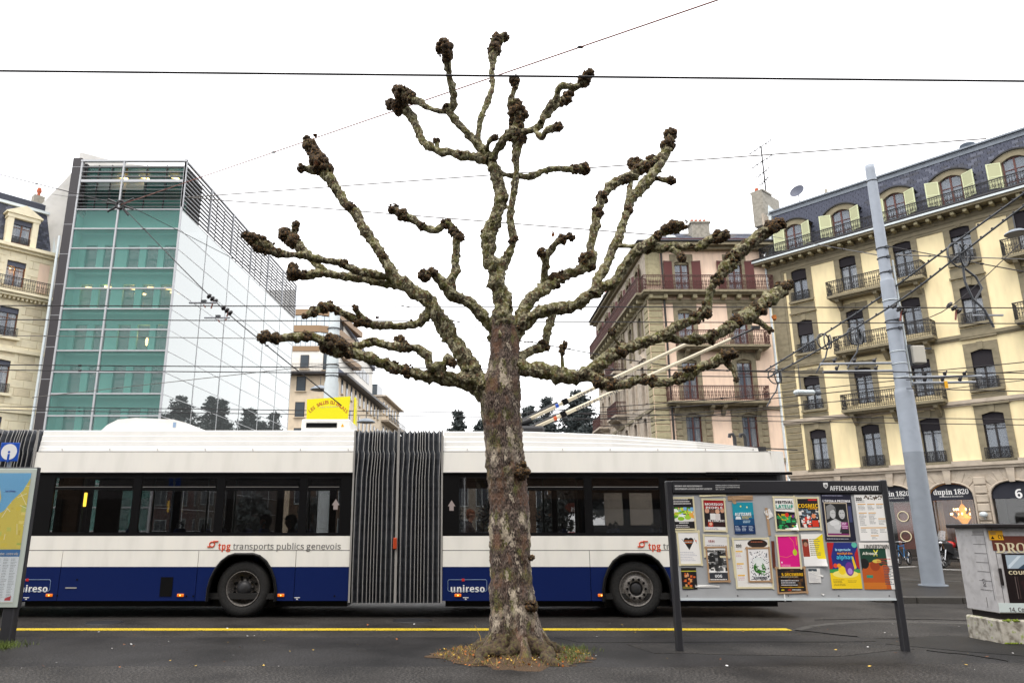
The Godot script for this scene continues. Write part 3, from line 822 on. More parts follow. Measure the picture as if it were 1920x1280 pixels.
func build_ground() -> void:
	struct("ground", sheet([[-400, 200], [400, 200], [400, -500], [-400, -500]], -0.004), M.road)
	# the footway in the foreground, flush with the carriageway, in strips laid at different times
	struct("pavement", sheet(uneven([[-30, 14], [-30, -11.35], [2.9, -11.42], [5.4, -11.62], [6.0, -11.2], [6.3, -10.7], [6.9, -10.62], [7.9, -11.6], [12, -11.9], [30, -12.2], [30, 14]], 0.05, 5), 0.004), M.walk)
	struct("pavement_strip", sheet(uneven([[-30, -11.34], [-30, -12.14], [5.1, -12.15], [5.7, -12.75], [6.8, -13.25], [8.3, -13.0], [14, -12.6], [30, -12.7], [30, -11.6], [7.3, -11.45], [5.9, -11.3], [2.9, -11.4]], 0.03, 6), 0.0), M.walk_old)
	struct("pavement_patch", sheet(uneven([[-9, -8.95], [-2.2, -9.02], [2.5, -8.93], [7.4, -9.3], [8.6, -9.6], [8.6, -6], [-9, -6]], 0.05, 7), 0.008), M.walk_old)
	struct("pavement_patch", sheet(uneven([[5.75, -10.75], [6.8, -11.5], [7.3, -11.55], [7.35, -10.6], [9.2, -10.55], [9.2, -9.4], [7.2, -9.5], [6.4, -10.1]], 0.04, 8), 0.008), M.walk_black)
	struct("pavement_patch", sheet(uneven([[2.2, -10.62], [5.6, -10.9], [5.9, -10.3], [4.6, -9.7], [2.4, -9.95]], 0.12, 9), 0.008), M.walk_old)
	struct("pavement_patch", sheet(uneven([[1.3, -11.35], [2.9, -11.3], [5.2, -11.4], [5.75, -10.95], [4.6, -10.92], [1.6, -10.85]], 0.06, 12), 0.008), M.walk)
	struct("yellow_line", sheet(uneven([[-30, -12.18], [5.1, -12.18], [5.1, -12.41], [-30, -12.41]], 0.025, 10), 0.004), M.yellow_paint)
	# a gutter seam and cracks
	struct("crack", crack([[5.15, -12.18], [5.5, -11.75], [5.75, -11.45]], 0.007, 0.012, 1), M.black)
	struct("crack", crack([[5.95, -10.15], [6.3, -9.75], [6.45, -9.35]], 0.006, 0.012, 2), M.black)
	struct("crack", crack([[6.1, -13.6], [7.5, -13.75], [9.5, -13.35], [12, -13.2]], 0.012, 0.004, 4), M.black)
	# granite kerbstones, sunk nearly flush, where the footway bends away
	var kerb := Node3D.new()
	kerb.name = "kerb"
	kerb.set_meta("kind", "structure")
	add_child(kerb)
	var line := [Vector2(5.15, -12.16), Vector2(5.6, -12.66), Vector2(6.2, -13.05), Vector2(6.9, -13.28), Vector2(7.7, -13.2), Vector2(8.5, -12.98), Vector2(9.4, -12.85), Vector2(10.4, -12.8), Vector2(11.4, -12.8), Vector2(12.4, -12.8), Vector2(13.4, -12.8)]
	for i in line.size() - 1:
		var a: Vector2 = line[i]
		var b: Vector2 = line[i + 1]
		var d := b - a
		var m := MB.new().bbox(Vector3(), Vector3(d.length() - 0.02, 0.1, 0.14), 0.015)
		part("kerbstone", m, M.granite, kerb, Transform3D(Basis(Vector3.UP, atan2(-d.y, d.x)), Vector3((a.x + b.x) / 2, -0.042, (a.y + b.y) / 2)))
	for q in [[-6.1, -13.2, 0.3], [-0.9, -13.5, 0.34]]:
		var mh := MB.new().lathe(PackedVector2Array([Vector2(0.001, 0.004), Vector2(q[2] - 0.04, 0.004), Vector2(q[2] - 0.035, -0.004), Vector2(q[2] - 0.02, -0.004), Vector2(q[2] - 0.015, 0.005), Vector2(q[2], 0.004), Vector2(q[2], -0.02)]), 32, at(q[0], 0, q[1]))
		struct("manhole_cover", mh, M.dark_steel)
	# traffic island of the big mast
	var isl := PackedVector2Array()
	for p in [[9.0, -16.95], [9.25, -16.72], [9.7, -16.65], [26, -16.1], [26, -19.0], [14.6, -21.0], [13.3, -22.2], [12.4, -22.4], [11.6, -21.9], [10.2, -19.2], [9.1, -17.4]]:
		isl.append(Vector2(p[0], p[1]))
	struct("traffic_island", slab(isl, -0.05, 0.12), M.walk)
	var k2 := Node3D.new()
	k2.name = "island_kerb"
	k2.set_meta("kind", "structure")
	add_child(k2)
	for i in isl.size():
		var a := isl[i]
		var b := isl[(i + 1) % isl.size()]
		var k := maxi(1, roundi(a.distance_to(b) / 0.95))
		for j in k:
			var p := a.lerp(b, float(j) / k)
			var q := a.lerp(b, float(j + 1) / k)
			if p.x > 18 and q.x > 18:
				continue
			var d := q - p
			part("kerbstone", MB.new().bbox(Vector3(), Vector3(maxf(d.length() - 0.015, 0.05), 0.2, 0.16), 0.02), M.granite, k2, Transform3D(Basis(Vector3.UP, atan2(-d.y, d.x)), Vector3((p.x + q.x) / 2, 0.033, (p.y + q.y) / 2)))
	struct("white_line", sheet([[12.6, -23.6], [14.9, -21.55], [22, -20.3], [22, -20.5], [15.0, -21.8], [12.8, -23.8]], 0.0), M.white_paint)
	struct("white_line", sheet([[17.8, -32.5], [19.6, -33.4], [19.7, -33.25], [17.9, -32.3]], 0.0), M.white_paint)
	struct("white_line", sheet([[19.0, -30.9], [24.6, -27.2], [24.7, -27.4], [19.1, -31.1]], 0.0), M.white_paint)
	# footway in front of the shops
	var u := Vector2(0.656, 0.755)
	var nn := Vector2(-0.755, 0.656)
	var o := Vector2(20.99, -48.0)
	var foot := PackedVector2Array()
	for q in [[-10.0, 0.3], [30.0, 0.3], [30.0, 3.6], [-10.0, 3.6]]:
		foot.append(o + u * q[0] + nn * q[1])
	struct("far_pavement", slab(foot, -0.05, 0.1), M.walk_old)
	var foot2 := PackedVector2Array([Vector2(-36, -50.5), Vector2(-20, -50.5), Vector2(-19.5, -54), Vector2(-17.5, -90), Vector2(-24, -90), Vector2(-36, -53.5)])
	struct("far_pavement", slab(foot2, -0.05, 0.1), M.walk_old)

func smooth_normals(m: MB) -> void:
	var acc := PackedVector3Array()
	acc.resize(m.v.size())
	for i in range(0, m.ix.size(), 3):
		var a := m.ix[i]
		var b := m.ix[i + 1]
		var c := m.ix[i + 2]
		var nn := (m.v[c] - m.v[a]).cross(m.v[b] - m.v[a])
		acc[a] += nn
		acc[b] += nn
		acc[c] += nn
	for i in acc.size():
		m.n[i] = acc[i].normalized() if acc[i].length_squared() > 1e-20 else m.n[i]

func wood_tube(pts: PackedVector3Array, rad: PackedFloat32Array, sides: int, f: FastNoiseLite, rough: float, roots := false) -> MB:
	# resampled along a smooth curve and knocked out of round by noise
	var p := PackedVector3Array()
	var r := PackedFloat32Array()
	for i in pts.size() - 1:
		var a := pts[maxi(i - 1, 0)]
		var d := pts[mini(i + 2, pts.size() - 1)]
		var k := maxi(2, int(pts[i].distance_to(pts[i + 1]) / 0.035))
		for j in k:
			var t := float(j) / k
			p.append(pts[i].cubic_interpolate(pts[i + 1], a, d, t))
			r.append(lerpf(rad[i], rad[i + 1], smoothstep(0, 1, t)))
	p.append(pts[-1])
	r.append(rad[-1])
	var m := MB.new()
	m.tube(p, r, sides, false)
	for i in m.v.size():
		var c := p[i / sides]
		var rr := r[i / sides]
		var q := m.v[i]
		var g := f.get_noise_3dv(q * 8.0) * 0.55 + f.get_noise_3dv(q * 23.0) * 0.55
		var lift := rough * g * (0.34 * rr + 0.012) - 0.1 * rr
		if not roots:
			lift += f.get_noise_3dv(q * 4.2 + Vector3(31, 7, 3)) * 0.42 * rr + maxf(0.0, f.get_noise_3dv(q * 12.0 + Vector3(3, 7, 31)) - 0.2) * 0.9 * minf(rr, 0.09)
		lift += maxf(0.0, f.get_noise_3dv(q * 3.1 + Vector3(9, 9, 9)) - 0.15) * 0.5 * rr * rough * 0.6
		if roots and q.y < 0.5:
			var ang := atan2(q.z - c.z, q.x - c.x)
			lift += rr * (0.26 * sin(ang * 5.0 + 0.7) + 0.14 * sin(ang * 9.0 + 2.0)) * pow(clampf((0.5 - q.y) / 0.5, 0, 1), 1.4)
		m.v[i] = q + (q - c).normalized() * lift
	# rounded tip
	var e := m.v.size()
	var tip := p[-1] + (p[-1] - p[-2]).normalized() * r[-1] * 0.5
	m.v.append(tip); m.n.append(Vector3.UP); m.uv.append(Vector2())
	var base := e - sides
	for j in sides:
		m.ix.append(base + j); m.ix.append(e); m.ix.append(base + (j + 1) % sides)
	smooth_normals(m)
	return m

func lumps(m: MB, c: Vector3, r: float, count: int, f: FastNoiseLite) -> void:
	for i in count:
		var d := Vector3(rng.randfn(), rng.randfn(), rng.randfn()).normalized()
		var s := r * rng.randf_range(0.3, 0.62)
		var o := c + d * (r - s * 0.75)
		var k := m.v.size()
		m.ball(o, Vector3(s, s, s), 9, 6, Basis(d, rng.randf() * TAU))
		for j in range(k, m.v.size()):
			var q := m.v[j]
			var g := f.get_noise_3dv(q * 34.0) * 0.7 + f.get_noise_3dv(q * 80.0) * 0.3
			m.v[j] = q + (q - o) * g * 0.75
	# stubs of cut shoots
	for i in count:
		var d := Vector3(rng.randfn(), rng.randfn() + 0.3, rng.randfn()).normalized()
		var o := c + d * r * 0.8
		m.tube(PackedVector3Array([o, o + d * r * rng.randf_range(0.15, 0.32)]), PackedFloat32Array([r * 0.17, r * 0.14]), 6)

func build_plane_tree() -> void:
	var f := FastNoiseLite.new()
	f.seed = 4
	f.frequency = 1.0
	f.fractal_octaves = 2
	var t := thing("plane_tree", "large bare pollarded plane tree with knobbly branches on the pavement", "tree", Vector3(0.64, 0, -9.75))
	var off := Transform3D(Basis(), -t.position)
	var pts := PackedVector3Array()
	var rad := PackedFloat32Array()
	for i in range(0, TRUNK.size(), 4):
		pts.append(Vector3(TRUNK[i], TRUNK[i + 1], TRUNK[i + 2]))
		rad.append(TRUNK[i + 3] * 1.06)
	var trunk := part("trunk", wood_tube(pts, rad, 56, f, 0.34, true), M.trunk_bark, t, off)
	# surface roots spreading into the pit
	for i in 11:
		var a := TAU * (i + 0.35 * sin(i * 2.3)) / 11.0
		var l := 0.75 + 0.22 * sin(i * 3.7)
		var rp := PackedVector3Array()
		var rr := PackedFloat32Array()
		for k in 6:
			var s := 0.25 + (l - 0.25) * k / 5.0
			var b2 := a + 0.12 * sin(k * 1.7 + i)
			rp.append(Vector3(0.64 + cos(b2) * s, 0.2 * pow(1.0 - k / 5.0, 1.6) - 0.015, -9.75 + sin(b2) * s))
			rr.append(lerpf(0.13, 0.035, k / 5.0))
		part("root", wood_tube(rp, rr, 12, f, 1.2), M.root, t, off)
	for i in range(0, TRUNK_BURLS.size(), 4):
		var bm := MB.new()
		lumps(bm, Vector3(TRUNK_BURLS[i], TRUNK_BURLS[i + 1], TRUNK_BURLS[i + 2]), TRUNK_BURLS[i + 3], 16, f)
		smooth_normals(bm)
		part("burl", bm, M.burl, trunk)
	for b in BRANCHES:
		pts = PackedVector3Array()
		rad = PackedFloat32Array()
		var burls := []
		for i in range(0, b.size(), 4):
			var r: float = b[i + 3]
			var p := Vector3(b[i], b[i + 1], b[i + 2])
			if r < 0:
				r = -r
				burls.append([p, r])
				r *= 0.8
			pts.append(p)
			rad.append(r * 0.9)
		var o := part("branch", wood_tube(pts, rad, 14 if rad[0] < 0.09 else 20, f, 1.0), M.bark, t, off)
		if burls:
			for q in burls:
				var m := MB.new()
				if q[0].distance_to(pts[-1]) < 0.32:
					lumps(m, q[0], q[1] * 1.1, 15, f)
				else:
					lumps(m, q[0], q[1] * 1.05, 10, f)
				smooth_normals(m)
				part("burl", m, M.burl, o)
		# knots where single shoots were cut away
		for i in range(1, pts.size() - 1):
			if rng.randf() < 0.42:
				var kn := MB.new()
				var d := Vector3(rng.randfn(), rng.randfn() + 0.4, rng.randfn()).normalized()
				var w := pts[i].lerp(pts[i + 1], rng.randf())
				lumps(kn, w + d * rad[i] * 0.8, minf(rad[i] * rng.randf_range(0.4, 0.75), 0.06), 4, f)
				smooth_normals(kn)
				part("knot", kn, M.burl if rng.randf() < 0.6 else M.bark, o)

func blade(m: MB, p: Vector3, h: float, w: float) -> void:
	var a := rng.randf() * TAU
	var d := Vector3(cos(a), 0, sin(a))
	var lean := Vector3(rng.randfn(), 0, rng.randfn()) * h * 0.6
	m.tri(p - d * w, p + d * w, p + Vector3(0, h, 0) + lean)

func leaf(m: MB, p: Vector3, s: float, flat := 0.25) -> void:
	var t := Basis(Vector3.UP, rng.randf() * TAU) * Basis(Vector3(1, 0, 0), rng.randfn() * flat) * Basis(Vector3(0, 0, 1), rng.randfn() * flat)
	var q := []
	for i in 7:
		var a := TAU * i / 7.0
		q.append(p + t * Vector3(cos(a) * s * (1.0 if i % 2 else 0.55), 0.004 + s * 0.12 * absf(sin(a)), sin(a) * s * 0.8 * (1.0 if i % 3 else 0.7)))
	for i in range(1, 6):
		m.tri(q[0], q[i + 1], q[i])

func stuff(called: String, m: MB, material: Material, label: String, category: String) -> void:
	var o := single(called, m, material, label, category)
	o.set_meta("kind", "stuff")

func build_litter() -> void:
	# the unpaved pit round the trunk
	var pit := MB.new()
	var c := Vector3(0.6, 0, -9.72)
	var f := FastNoiseLite.new()
	f.seed = 19
	f.frequency = 2.2
	var rings := 14
	var seg := 64
	var grid := []
	for i in rings + 1:
		var row := []
		for j in seg:
			var a := TAU * j / seg
			var rr := (0.94 + 0.3 * f.get_noise_2d(cos(a) * 1.2, sin(a) * 1.2) + 0.08 * f.get_noise_2d(cos(a) * 6, sin(a) * 6)) * i / rings
			var x := cos(a) * rr * (1.06 if cos(a) > 0 else 1.0)
			var z := sin(a) * rr * 0.95
			var h := 0.015 + 0.1 * pow(1.0 - float(i) / rings, 1.3) + 0.035 * f.get_noise_2d(x * 4.5, z * 4.5) * (1.0 - float(i) / rings)
			if i == rings: h = 0.009
			row.append(c + Vector3(x, h, z))
		grid.append(row)
	for i in rings:
		for j in seg:
			pit.quad(grid[i][j], grid[i][(j + 1) % seg], grid[i + 1][(j + 1) % seg], grid[i + 1][j])
	struct("tree_pit_soil", pit, M.soil)
	var g := MB.new()
	var dry := MB.new()
	for i in 2200:
		var a := rng.randf() * TAU
		var r := sqrt(rng.randf()) * 0.95
		var p := c + Vector3(cos(a) * r, 0.02 + 0.11 * pow(1 - r, 1.3), sin(a) * r * 0.93)
		if r < 0.42: continue
		var right := cos(a) > 0.6 and r > 0.6 and rng.randf() < 0.5
		if right or rng.randf() < 0.05:
			blade(g, p, rng.randf_range(0.02, 0.07), 0.004)
			blade(g, p + Vector3(rng.randfn(), 0, rng.randfn()) * 0.02, rng.randf_range(0.02, 0.06), 0.004)
		elif rng.randf() < 0.35:
			blade(dry, p, rng.randf_range(0.02, 0.07), 0.004)
	for i in 160:
		blade(g, Vector3(1.45 + rng.randfn() * 0.13, 0.01, -10.15 + rng.randfn() * 0.16), rng.randf_range(0.02, 0.09), 0.004)
	stuff("grass", g, M.grass, "tufts of green grass in the soil right of the trunk", "grass")
	stuff("dry_grass", dry, M.dry_grass, "short dry straw in the soil round the trunk", "grass")
	var g2 := MB.new()
	for i in 700:
		blade(g2, Vector3(-6.25 + rng.randfn() * 0.16, 0.005, -10.45 + rng.randfn() * 0.16), rng.randf_range(0.03, 0.1), 0.005)
	stuff("grass", g2, M.grass, "green grass at the foot of the map panel", "grass")
	var mats := [M.leaf_orange, M.leaf_yellow, M.leaf_brown, M.paper]
	var names := ["orange fallen leaf scraps lying in the tree pit and on the pavement", "yellowish fallen leaf scraps lying in the tree pit and on the pavement", "brown fallen leaf scraps lying in the tree pit and on the pavement", "tiny white paper scraps scattered over the pavement and tree pit"]
	for k in 4:
		var m := MB.new()
		for i in [150, 120, 260, 40][k]:
			var a := rng.randf() * TAU
			var r := rng.randf_range(0.4, 1.0)
			leaf(m, c + Vector3(cos(a) * r, 0.026 + 0.1 * pow(1 - r, 1.3), sin(a) * r * 0.93), rng.randf_range(0.006, 0.024) * (0.5 if k == 3 else 1.0), 0.7)
		for i in [16, 30, 16, 46][k]:
			leaf(m, Vector3(rng.randf_range(-7, 8), 0.022, rng.randf_range(-12.9, -8.7)), rng.randf_range(0.01, 0.028) * (0.8 if k == 3 else 1.0), 0.2)
		stuff("leaf_litter" if k < 3 else "paper_scraps", m, mats[k], names[k], "leaves" if k < 3 else "litter")
	# a bent twig by the trunk and the few leaves still hanging
	single("twig", MB.new().tube(PackedVector3Array([Vector3(0.22, 0.06, -10.0), Vector3(0.2, 0.2, -10.0), Vector3(0.13, 0.33, -10.02)]), PackedFloat32Array([0.006, 0.004, 0.002]), 5), M.leaf_yellow, "thin straw-coloured stalk sprouting left of the tree trunk", "twig")
	var hang := [[-2.18, 7.08, -9.6, "small brown leaf dangling above the uppermost left branch end"], [-2.15, 6.65, -9.6, "small brown leaf dangling beside the upper left branch end"], [-1.18, 4.28, -9.5, "small red leaf hanging by a thread below the left branch"], [1.25, 5.6, -9.7, "small orange leaf beside the short forked branch right of the trunk"], [1.74, 3.4, -9.5, "pair of orange leaves hanging under the low right branch"], [4.05, 4.2, -9.2, "orange leaf at the drooping tip of the far right branch"]]
	for h in hang:
		var m := MB.new()
		leaf(m, Vector3(), 0.045, 0.8)
		leaf(m, Vector3(0.01, -0.03, 0.01), 0.04, 1.2)
		single("hanging_leaf", m, M.leaf_brown if h[1] > 4 and h[0] < 0 else M.leaf_orange, h[3], "leaf", "leaves still on the plane tree", Transform3D(Basis(Vector3(1, 0, 0), 1.2), Vector3(h[0], h[1], h[2])))

const ARCH := [[-0.61, 0.2], [-0.605, 0.5], [-0.57, 0.66], [-0.5, 0.82], [-0.4, 0.96], [-0.28, 1.05], [-0.17, 1.085], [0.17, 1.085], [0.28, 1.05], [0.4, 0.96], [0.5, 0.82], [0.57, 0.66], [0.605, 0.5], [0.61, 0.2]]

func arch_poly(cx: float, grow := 0.0) -> PackedVector2Array:
	var p := PackedVector2Array()
	for a in ARCH:
		p.append(Vector2(cx + a[0] * (1 + grow), a[1] * (1 + grow * 0.6)))
	return p

func panels(called: String, x0: float, x1: float, y0: float, y1: float, cut: Array, z0: float, z1: float, mat: Material, bus: Node3D) -> void:
	var polys: Array = [PackedVector2Array([Vector2(x0, y0), Vector2(x1, y0), Vector2(x1, y1), Vector2(x0, y1)])]
	for cx in cut:
		var next: Array = []
		for p in polys:
			next.append_array(Geometry2D.clip_polygons(p, arch_poly(cx)))
		polys = next
	for p in polys:
		part(called, MB.new().ext(p, z0, z1), mat, bus)

func bus_wheel(bus: Node3D, x: float, deep: bool) -> void:
	var z := Transform3D(Basis(Vector3(1, 0, 0), Vector3(0, 0, 1), Vector3(0, -1, 0)), Vector3(x, 0.49, -0.1))
	var w := part("wheel", MB.new().lathe(PackedVector2Array([Vector2(0.3, -0.24), Vector2(0.45, -0.25), Vector2(0.485, -0.21), Vector2(0.49, -0.15), Vector2(0.49, -0.06), Vector2(0.485, -0.02), Vector2(0.455, 0.02), Vector2(0.4, 0.032), Vector2(0.34, 0.03), Vector2(0.3, 0.02), Vector2(0.29, -0.02)]), 48, z), M.rubber, bus)
	# local y of the lathe points towards the kerb
	var rim := MB.new()
	if deep:
		rim.lathe(PackedVector2Array([Vector2(0.302, 0.02), Vector2(0.306, 0.032), Vector2(0.298, 0.038), Vector2(0.29, 0.03), Vector2(0.275, -0.03), Vector2(0.262, -0.08), Vector2(0.235, -0.12), Vector2(0.175, -0.13), Vector2(0.17, -0.1), Vector2(0.16, -0.06), Vector2(0.13, -0.05)]), 40, z)
	else:
		rim.lathe(PackedVector2Array([Vector2(0.302, 0.02), Vector2(0.306, 0.032), Vector2(0.298, 0.038), Vector2(0.285, 0.02), Vector2(0.275, -0.01), Vector2(0.25, -0.02), Vector2(0.225, 0.0), Vector2(0.2, 0.035), Vector2(0.13, 0.04), Vector2(0.12, 0.0), Vector2(0.09, -0.01)]), 40, z)
	part("rim", rim, M.steel_dirty, w)
	var hub := MB.new()
	hub.lathe(PackedVector2Array([Vector2(0.14, -0.1), Vector2(0.135, -0.03 if deep else 0.0), Vector2(0.085, -0.01 if deep else 0.02), Vector2(0.08, 0.01 if deep else 0.035), Vector2(0.001, 0.02 if deep else 0.04)]), 24, z)
	part("hub", hub, M.dark_steel, w)
	for i in 10:
		var a := TAU * i / 10.0
		var r := 0.165
		var o := z * Vector3(cos(a) * r, 0.03 if not deep else -0.06, sin(a) * r)
		part("wheel_nut", MB.new().rod(o, o + Vector3(0, 0, 0.024), 0.024, 8), M.black, w)
	if deep:
		for i in 8:
			var a := TAU * (i + 0.5) / 8.0
			var o := z * Vector3(cos(a) * 0.205, -0.118, sin(a) * 0.205)
			part("hand_hole", MB.new().rod(o, o + Vector3(0, 0, 0.006), 0.026, 10), M.black, w)

func bus_profile(x: float, top: float, zin := 0.0) -> PackedVector3Array:
	# half shell from the window line over the roof to the far window line
	var p := PackedVector3Array()
	p.append(Vector3(x, 2.935, -0.02 - zin))
	var base := 2.95
	var hgt := top - base
	p.append(Vector3(x, base, -0.06 - zin))
	for k in 4:
		var y := base + hgt * (k + 1) / 4.0
		var zz := -0.06 - 0.1 * (k + 1) / 4.0 * clampf(hgt / 0.43, 0.2, 1)
		p.append(Vector3(x, y - hgt * 0.03, zz + 0.002 - zin))
		p.append(Vector3(x, y, zz - 0.009 - zin))
	p.append(Vector3(x, top + 0.02, -0.35 - zin))
	p.append(Vector3(x, top + 0.02, -2.2 + zin))
	p.append(Vector3(x, top, -2.38 + zin))
	p.append(Vector3(x, 2.935, -2.53 + zin))
	return p

func bus_section(bus: Node3D, x0: float, x1: float, seams: Array, wheels: Array, near: Array, far: Array, tops: Array) -> void:
	var cuts: Array = [x0] + seams + [x1]
	for i in cuts.size() - 1:
		var a: float = cuts[i] + (0.005 if i > 0 else 0.0)
		var b: float = cuts[i + 1] - (0.005 if i < cuts.size() - 2 else 0.0)
		panels("white_panel", a, b, 0.872, 1.15, wheels, -0.03, 0.0, M.bus_white, bus)
		panels("blue_panel", a, b, 0.29, 0.869, wheels, -0.03, 0.0, M.bus_blue, bus)
	panels("waist_panel", x0, x1, 1.162, 1.41, [], -0.03, 0.002, M.bus_white, bus)
	panels("lining", x0, x1, 0.34, 1.4, wheels, -0.07, -0.04, M.black, bus)
	# window band with its openings, near and far
	var holes := []
	for h in near:
		holes.append(Rect2(h[0], 1.47, h[1] - h[0], 0.99))
	part("window_band", MB.new().wall(x0, x1, 1.412, 2.53, holes, 0.05), M.black, bus)
	for h in near:
		var g := part("window", MB.new().box(Vector3((h[0] + h[1]) / 2, 1.965, -0.018), Vector3(h[1] - h[0] - 0.004, 0.986, 0.008)), M.bus_glass, bus)
		if h[2]:
			part("transom", MB.new().box(Vector3((h[0] + h[1]) / 2, 2.262, -0.004), Vector3(h[1] - h[0] - 0.02, 0.05, 0.012)), M.black, g)
			part("handle_strip", MB.new().box(Vector3((h[0] + h[1]) / 2, 2.29, 0.004), Vector3(h[1] - h[0] - 0.05, 0.007, 0.005)), M.rim_strip, g)
	holes = []
	for h in far:
		holes.append(Rect2(h[0], h[2], h[1] - h[0], h[3] - h[2]))
	var back := Transform3D(Basis(), Vector3(0, 0, -2.55))
	part("far_wall", MB.new().wall(x0, x1, 0.3, 2.93, holes, -0.05, back), M.interior, bus)
	for h in far:
		part("far_window", MB.new().box(Vector3((h[0] + h[1]) / 2, (h[2] + h[3]) / 2, -2.53), Vector3(h[1] - h[0] - 0.004, h[3] - h[2] - 0.004, 0.008)), M.far_glass, bus)
	# cant rail above the windows
	part("gutter", MB.new().box(Vector3((x0 + x1) / 2, 2.542, 0.005), Vector3(x1 - x0, 0.022, 0.05)), M.black, bus)
	part("cant_panel", MB.new().box(Vector3(), Vector3(x1 - x0, 0.385, 0.03), Transform3D(Basis(Vector3(1, 0, 0), deg_to_rad(-2.5)), Vector3((x0 + x1) / 2, 2.745, -0.016))), M.bus_white, bus)
	var loops := []
	for t in tops:
		loops.append(bus_profile(t[0], t[1]))
	part("roof_fairing", MB.new().loft(loops), M.bus_roof, bus)
	part("roof_seam", MB.new().box(Vector3((x0 + x1) / 2, 2.943, -0.022), Vector3(x1 - x0, 0.009, 0.03)), M.black, bus)
	var studs := MB.new()
	var sx := x0 + 0.45
	while sx < x1:
		studs.rod(Vector3(sx, 2.985, -0.075), Vector3(sx, 2.985, -0.045), 0.008, 6)
		sx += 0.9
	part("fairing_bolts", studs, M.grey_ink, bus)
	part("floor", MB.new().box(Vector3((x0 + x1) / 2, 0.36, -1.28), Vector3(x1 - x0, 0.1, 2.4)), M.interior, bus)
	part("ceiling", MB.new().box(Vector3((x0 + x1) / 2, 2.6, -1.28), Vector3(x1 - x0, 0.05, 2.4)), M.interior, bus)
	part("underbody", MB.new().box(Vector3((x0 + x1) / 2, 0.27, -1.3), Vector3(x1 - x0 - 0.1, 0.2, 2.1)), M.black, bus)
	for w in wheels:
		var lip := PackedVector3Array()
		for a in ARCH:
			if a[1] >= 0.2:
				lip.append(Vector3(w + a[0], maxf(a[1], 0.28), 0.008))
		part("wheel_arch", MB.new().tube(lip, PackedFloat32Array([0.03]), 8), M.black, bus)
		var well := MB.new()
		for i in ARCH.size() - 1:
			var a := Vector2(w + ARCH[i][0], ARCH[i][1])
			var b := Vector2(w + ARCH[i + 1][0], ARCH[i + 1][1])
			well.quad(Vector3(a.x, a.y, -0.75), Vector3(a.x, a.y, 0), Vector3(b.x, b.y, 0), Vector3(b.x, b.y, -0.75))
		well.quad(Vector3(w - 0.61, 0.2, -0.75), Vector3(w + 0.61, 0.2, -0.75), Vector3(w + 0.61, 1.1, -0.75), Vector3(w - 0.61, 1.1, -0.75))
		part("wheel_well", well, M.black, bus)
		bus_wheel(bus, w, w < 0)
		# the wheel on the far side
		part("far_wheel", MB.new().rod(Vector3(w, 0.49, -2.45), Vector3(w, 0.49, -2.2), 0.49, 24), M.rubber, bus)

func seat(bus: Node3D, x: float, z: float) -> void:
	var s := part("seat", MB.new().bbox(Vector3(0, 0.85, 0), Vector3(0.42, 0.1, 0.44), 0.03).bbox(Vector3(0.2, 1.2, 0), Vector3(0.09, 0.72, 0.44), 0.03, Transform3D(Basis(Vector3(0, 0, 1), -0.12), Vector3(-0.1, 0.02, 0))), M.seat_blue, bus, at(x, 0, z))
	part("grab_handle", MB.new().tube(PackedVector3Array([Vector3(0.27, 1.5, -0.17), Vector3(0.28, 1.62, -0.15), Vector3(0.28, 1.66, 0), Vector3(0.28, 1.62, 0.15), Vector3(0.27, 1.5, 0.17)]), PackedFloat32Array([0.016]), 6), M.dark_steel, s)
	part("seat_leg", MB.new().rod(Vector3(0, 0.4, 0), Vector3(0, 0.82, 0), 0.03, 8), M.dark_steel, s)

func bellows(bus: Node3D, x0: float, x1: float) -> void:
	var mid := (x0 + x1) / 2
	for half in 2:
		var a := x0 if half == 0 else mid + 0.03
		var b := mid - 0.03 if half == 0 else x1
		var folds := 10
		var loops := []
		var rims := []
		for i in folds * 2 + 1:
			var t := float(i) / (folds * 2)
			# folds are squeezed in the middle of each half
			var e := t + 0.07 * sin(TAU * t) 
			var x := lerpf(a, b, e)
			var out := i % 2 == 1
			var d := 0.02 if out else -0.075
			var lean := 0.05 * sin(TAU * t) * 0.5
			var p := PackedVector3Array()
			for q in [[0.25, -0.03], [0.6, 0.0], [1.5, 0.0], [2.45, -0.01], [2.9, -0.035], [2.98, -0.06], [3.2, -0.1], [3.355, -0.16]]:
				var kink := 0.025 * (1 if q[0] > 2.85 and q[0] < 2.95 else 0) * (1 if out else -1)
				p.append(Vector3(x + lean * clampf((2.9 - q[0]) * -0.6, -0.6, 0.6) + kink, q[0] + (0.0 if q[0] < 3.3 else d * 0.5), q[1] + d))
			p.append(Vector3(x, 3.37 + d * 0.5, -0.5))
			p.append(Vector3(x, 3.37 + d * 0.5, -2.2))
			p.append(Vector3(x, 2.9, -2.5 - d))
			p.append(Vector3(x, 0.25, -2.5 - d))
			loops.append(p)
			if out:
				rims.append(p)
		part("bellows", MB.new().loft(loops), M.bellows, bus)
		for r in rims:
			var q := PackedVector3Array()
			for k in 10:
				q.append(r[k] + Vector3(0, 0, 0.004))
			part("fold_rim", MB.new().tube(q, PackedFloat32Array([0.0065]), 5), M.rim_strip, bus)
	part("centre_frame", MB.new().box(Vector3(mid, 1.8, -0.02), Vector3(0.045, 3.1, 0.06)).box(Vector3(mid, 3.36, -1.27), Vector3(0.045, 0.05, 2.4)), M.rim_strip, bus)
	part("side_marker", MB.new().bbox(Vector3(mid - 0.02, 1.28, 0.025), Vector3(0.07, 0.2, 0.04), 0.01), M.marker_red, bus)
	part("turntable", MB.new().box(Vector3(mid, 0.3, -1.3), Vector3(x1 - x0, 0.12, 2.2)), M.black, bus)
	for e in [x0, x1]:
		part("end_frame", MB.new().box(Vector3(e, 1.8, 0.0), Vector3(0.03, 3.08, 0.03)), M.rim_strip, bus)

